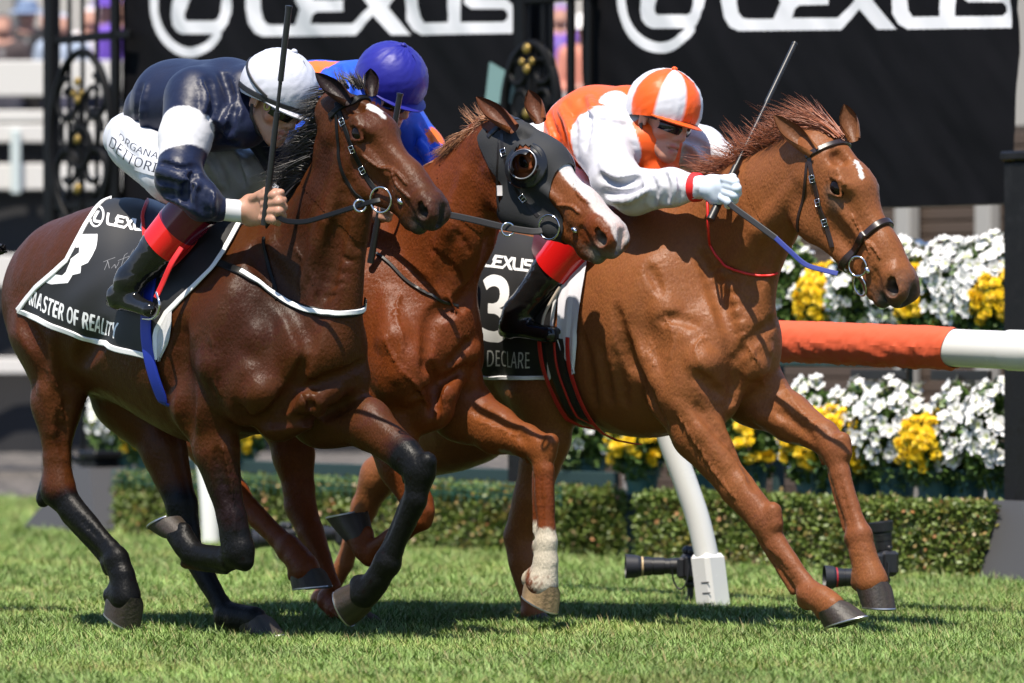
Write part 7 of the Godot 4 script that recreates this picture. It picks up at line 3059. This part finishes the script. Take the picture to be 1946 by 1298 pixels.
func tack_b(H: Horse):
	var leather := mat(Color(.012, .010, .009), .36)
	var steel := mat(Color(.62, .62, .64), .16, 1.0)
	var where := Transform3D(H.fr.b, H.fr.o)
	var t := bridle(H, "black bridle with steel bit rings over the hooded chestnut's blinkers", [955, 255, 958, 290, 968, 325, 984, 362, 1004, 390, 1024, 412], [950, 262, 947, 310, 946, 360, 950, 400, 968, 430], [.03, -.05, 85, 90], [], [1048, 432, .475, -.108], .047, leather, steel, true)
	var r := thing("rein", "black rubber rein along the hooded chestnut's neck to its bit ring", "rein", where, "reins of the racehorses")
	var p := line_px(H, [724, 394, .25, 780, 398, .26, 845, 407, .27, 900, 418, .27, 960, 432, .27, 1012, 440, .24, 1030, 438, .22])
	part("strap", ribbon([p, flat_normals(p, Vector3(0, .25, 1))], .026, .006), mat(Color(.012, .012, .013), .7), r)
	part("stop_ring", ring_mesh(H.fr.pix(965, 436, .275), Basis(Vector3(0, 1, 0), .9), .024, .004), steel, r)
	var n := thing("neck_strap", "thin black strap looping across the middle horse's chest", "harness", where)
	var ns := surf(H, [716, 482, 740, 500, 775, 535, 820, 562, 870, 582, 925, 586], .006)
	part("strap", ribbon(ns, .012, .006), leather, n)
	# blinker hood: a stretch-cloth shell over the head with an opening for each eye and ear
	var hood := thing("blinker_hood", "black blinker hood with round eye cups on the middle horse", "blinkers", where)
	var cl := mat(Color(.016, .017, .019), .8)
	cl.normal_enabled = true
	cl.normal_texture = noise_tex(0.2, true, 3.0, 256, 51, 2)
	cl.normal_scale = 0.4
	cl.uv1_triplanar = true
	cl.uv1_scale = Vector3.ONE * 6.0
	var mb := MB.new()
	var nu := 80
	var nv := 44
	var ids := []
	var keep := []
	for j in nv + 1:
		var row := []
		var kr := []
		for i in nu + 1:
			var a := TAU * i / nu
			var v := float(j) / nv
			# rim: front edge lower on the cheeks, higher at the nose
			var front := .345 - .05 * cos(a) * (1.0 if cos(a) > 0 else .8)
			front += .05 * smoothstep(.2, -.6, cos(a))
			var x := lerpf(-.015 + .20 * smoothstep(.15, -.85, cos(a)), front, v)
			var c := H.hx * Vector3(x, -.085, 0)
			var dir := (H.hb * Vector3(.0, cos(a), sin(a))).normalized()
			var h := H.f.march(c + dir * .34, -dir, 0.0, .34)
			if h == Vector3.INF:
				h = c
			var g := H.f.grad(h, .006)
			var q := H.hx.affine_inverse() * h
			var eye := Vector2(q.x - .212, q.y + .034).length()
			var ear := Vector2(q.x - .0, (q.y - .0) * .8).length()
			row.append(mb.put(h + g * .006, g))
			kr.append(not (eye < .052 and absf(q.z) > .04) and not (ear < .045 and absf(q.z) > .02 and q.y > -.04))
		ids.append(row)
		keep.append(kr)
	for j in nv:
		for i in nu:
			if keep[j][i] and keep[j + 1][i] and keep[j][i + 1] and keep[j + 1][i + 1]:
				mb.quad(ids[j][i], ids[j][i + 1], ids[j + 1][i + 1], ids[j + 1][i])
	part("cloth", mb.done(), cl, hood)
	var gl := mat(Color(.010, .010, .011), .18)
	for s in [1.0, -1.0]:
		# cup: flange on the cloth and a half dome behind the eye
		var o := H.hx * Vector3(.214, -.036, .089 * s)
		var out := (H.hb * Vector3(.10, .28, 1.0 * s)).normalized()
		var ax := (H.hb.x - out * H.hb.x.dot(out)).normalized()
		var b := Basis(ax, out, ax.cross(out))
		var m := MB.new()
		m.lathe(Transform3D(b, o), [Vector2(.053, .020), Vector2(.056, .026), Vector2(.060, .024), Vector2(.064, .012), Vector2(.073, .006), Vector2(.088, .000), Vector2(.091, -.004), Vector2(.088, -.008), Vector2(.060, .0), Vector2(.053, .020)], 40)
		var cup := part("eye_cup", m.done(), gl, hood)
		part("cup_rim", ring_mesh(o + out * .0245, Basis(ax, ax.cross(out), out), .0575, .0028), mat(Color(.35, .35, .36), .3, .6), cup)
		m = MB.new()
		var rws := []
		for j in 9:
			var row := []
			for i in 21:
				var ph := deg_to_rad(lerpf(95, 265, i / 20.0))
				var w := lerpf(1.0, .62, j / 8.0)
				row.append(o + b * Vector3(cos(ph) * .057 * w, .020 + .030 * sqrt(maxf(0.0, 1.0 - w * w)) , sin(ph) * .057 * w))
			rws.append(row)
		m.grid(rws, true, .003)
		part("half_shell", m.done(), gl, cup)
	# white tab on the cheek
	var tab := surf(H, [952, 352, 953, 372], .010)
	part("white_tab", ribbon(tab, .026, .006), mat(Color(.7, .66, .66), .6), hood)
	# saddle cloth and saddle, hidden for the most part behind the front horse
	var c := thing("saddle_cloth", "black saddle cloth on the middle horse behind the front horse's neck", "saddle cloth", where, "numbered saddle cloths")
	var g := cloth_grid(H, [430, 430, 400, 520, 390, 600, 400, 690], [690, 440, 660, 520, 620, 600, 600, 690], Vector2(0, -10), 6, .012, 20, 20)
	part("cloth", cloth_mesh(g[0]), mat(Color(.011, .011, .012), .6), c)
	var sd := thing("saddle", "small black racing saddle under the blue-capped rider", "saddle", where, "racing saddles")
	var sg := cloth_grid(H, [520, 420, 520, 470, 540, 520], [630, 430, 630, 470, 590, 530], Vector2(0, -6), 6, .024, 10, 10)
	part("flap", cloth_mesh(sg[0]), leather, sd)

func tack_c(H: Horse):
	var leather := mat(Color(.022, .012, .010), .30)
	var steel := mat(Color(.62, .62, .64), .16, 1.0)
	var where := Transform3D(H.fr.b, H.fr.o)
	var t := bridle(H, "dark brown bridle with padded noseband on the leading chestnut", [1538, 300, 1545, 340, 1556, 385, 1570, 430, 1582, 470, 1594, 505], [1534, 308, 1530, 350, 1521, 400, 1517, 440, 1528, 468], [.055, -.05, 82, 97], [.385, -.09, 97], [1606, 520, .475, -.108], .038, leather, steel, false)
	var cu := Vector3(.45, -.125, .05)
	part("curb_ring", ring_mesh(H.hx * Vector3(cu.x + .035, cu.y - .05, .03), H.hb * Basis(Vector3(1, 0, 0), .5), .042, .004), steel, t)
	var r := thing("rein", "rein with a blue end from the white glove to the leading chestnut's bit", "rein", where, "reins of the racehorses")
	var p := line_px(H, [1378, 376, .25, 1392, 392, .26, 1430, 420, .26, 1476, 454, .255])
	part("rubber_grip", ribbon([p, flat_normals(p, Vector3(0, .4, 1))], .024, .007), mat(Color(.010, .010, .011), .6), r)
	p = line_px(H, [1474, 452, .258, 1500, 476, .25, 1530, 502, .235, 1560, 512, .215, 1592, 520, .19])
	part("blue_web", ribbon([p, flat_normals(p, Vector3(0, .4, 1))], .019, .004), mat(Color(.015, .03, .20), .7), r)
	var n := thing("neck_loop", "thin red cord looping from the white glove under the chestnut's neck", "harness", where)
	var cord := PackedVector3Array()
	for q in [[1344, 378, .235], [1345, 405, .25], [1346, 440, .24]]:
		cord.append(H.fr.pix(q[0], q[1], q[2]))
	var s := surf(H, [1350, 465, 1366, 490, 1390, 508, 1425, 521, 1455, 524, 1476, 518], .006)
	for v in s[0]:
		cord.append(v)
	cord = MB.curve(cord, .02)
	var q2 := PackedFloat32Array()
	q2.resize(cord.size())
	q2.fill(.0052)
	var mb := MB.new()
	mb.tube(cord, q2, 8)
	part("cord", mb.done(), mat(Color(.62, .015, .012), .4), n)
	# saddle cloth
	var white := mat(Color(.72, .72, .74), .6)
	var L := [850, 450, 840, 520, 832, 590, 830, 650, 838, 700]
	var R := [1072, 470, 1068, 530, 1056, 590, 1046, 650, 1048, 716]
	var g := cloth_grid(H, L, R, Vector2(0, -16), 8.0, .012, 28, 24)
	var im := Image.create(768, 768, false, Image.FORMAT_RGB8)
	im.fill(lin(.011, .011, .012))
	var wc := lin(.78, .78, .78)
	var px: Array = g[1]
	var em := func(q: Vector2) -> Vector2:
		return to_uv(px, Vector2(922, 496) + Vector2(.17, .022) * q.x + Vector2(-.03, .21) * q.y) * 768.0
	emblem(im, em, wc, .5)
	print_words(im, px, "3", Vector2(918, 648), Vector2(52, 4), Vector2(4, -126), wc, true)
	print_words(im, px, "AND DECLARE", Vector2(880, 692), Vector2(130, 6), Vector2(0, -30), lin(.5, .5, .48), false)
	var m := mat(Color.WHITE, .62)
	m.albedo_texture = ImageTexture.create_from_image(im)
	var c := thing("saddle_cloth", "black saddle cloth printed DECLARE on the leading chestnut", "saddle cloth", where, "numbered saddle cloths")
	part("cloth", cloth_mesh(g[0]), m, c)
	for e in ["left", "right", "bottom"]:
		edge_strip(g[0], e, white, c, .016)
	var pad := cloth_grid(H, [1078, 490, 1068, 560, 1066, 640, 1076, 675, 1094, 706], [1122, 496, 1112, 560, 1102, 630, 1099, 670, 1097, 708], Vector2(0, -4), 0, .020, 10, 24)
	part("white_front", cloth_mesh(pad[0]), mat(Color(.66, .66, .72), .5), c)
	# saddle and girth
	var sd := thing("saddle", "small racing saddle with red-edged black girth on the leading chestnut", "saddle", where, "racing saddles")
	var sg := cloth_grid(H, [1020, 450, 1018, 480, 1030, 520], [1130, 440, 1120, 480, 1080, 530], Vector2(0, -6), 6, .026, 10, 10)
	part("flap", cloth_mesh(sg[0]), mat(Color(.05, .008, .012), .4), sd)
	var blk := mat(Color(.012, .011, .011), .6)
	var red := mat(Color(.45, .015, .014), .5)
	var A := [1060, 640, 1064, 690, 1080, 740, 1102, 785, 1132, 820, 1170, 842, 1210, 850]
	var gi := surf(H, A, .018)
	tuck_under(gi)
	part("girth", ribbon(gi, .105, .008), blk, sd)
	for off in [[-27, 8], [27, -12], [2, -2]]:
		var B := []
		for i in range(0, A.size(), 2):
			var f := 1.0 - i / 14.0 * .55
			B.append(A[i] + off[0] * f)
			B.append(A[i + 1] - off[0] * .25 * (1.0 - f) + off[1] * (1.0 - f))
		var e := surf(H, B, .025)
		tuck_under(e)
		part("red_edge", ribbon(e, .020 if off[0] != 2 else .009, .005), red, sd)
	var ir := line_px(H, [1064, 545, .37, 1046, 575, .39, 1034, 600, .40, 1030, 622, .40])
	var rr := PackedFloat32Array()
	rr.resize(ir.size())
	rr.fill(.006)
	mb = MB.new()
	mb.tube(ir, rr, 8)
	part("stirrup_leather", mb.done(), mat(Color(.4, .34, .28), .6), sd)
	mb = MB.new()
	mb.ball(H.fr.pix(1046, 630, .385), Vector3(.05, .022, .03), Basis(), 14)
	part("stirrup_tread", mb.done(), blk, sd)
func _ready():
	setup()
	bg = Fr.new(Vector3(2.41, 0, -24.9), 53.13)
	ground()
	fence_line()
	back_wall()
	stands()
	rail()
	stand_horses()
	hedges()
	flowers()
	remotes()
	grass()
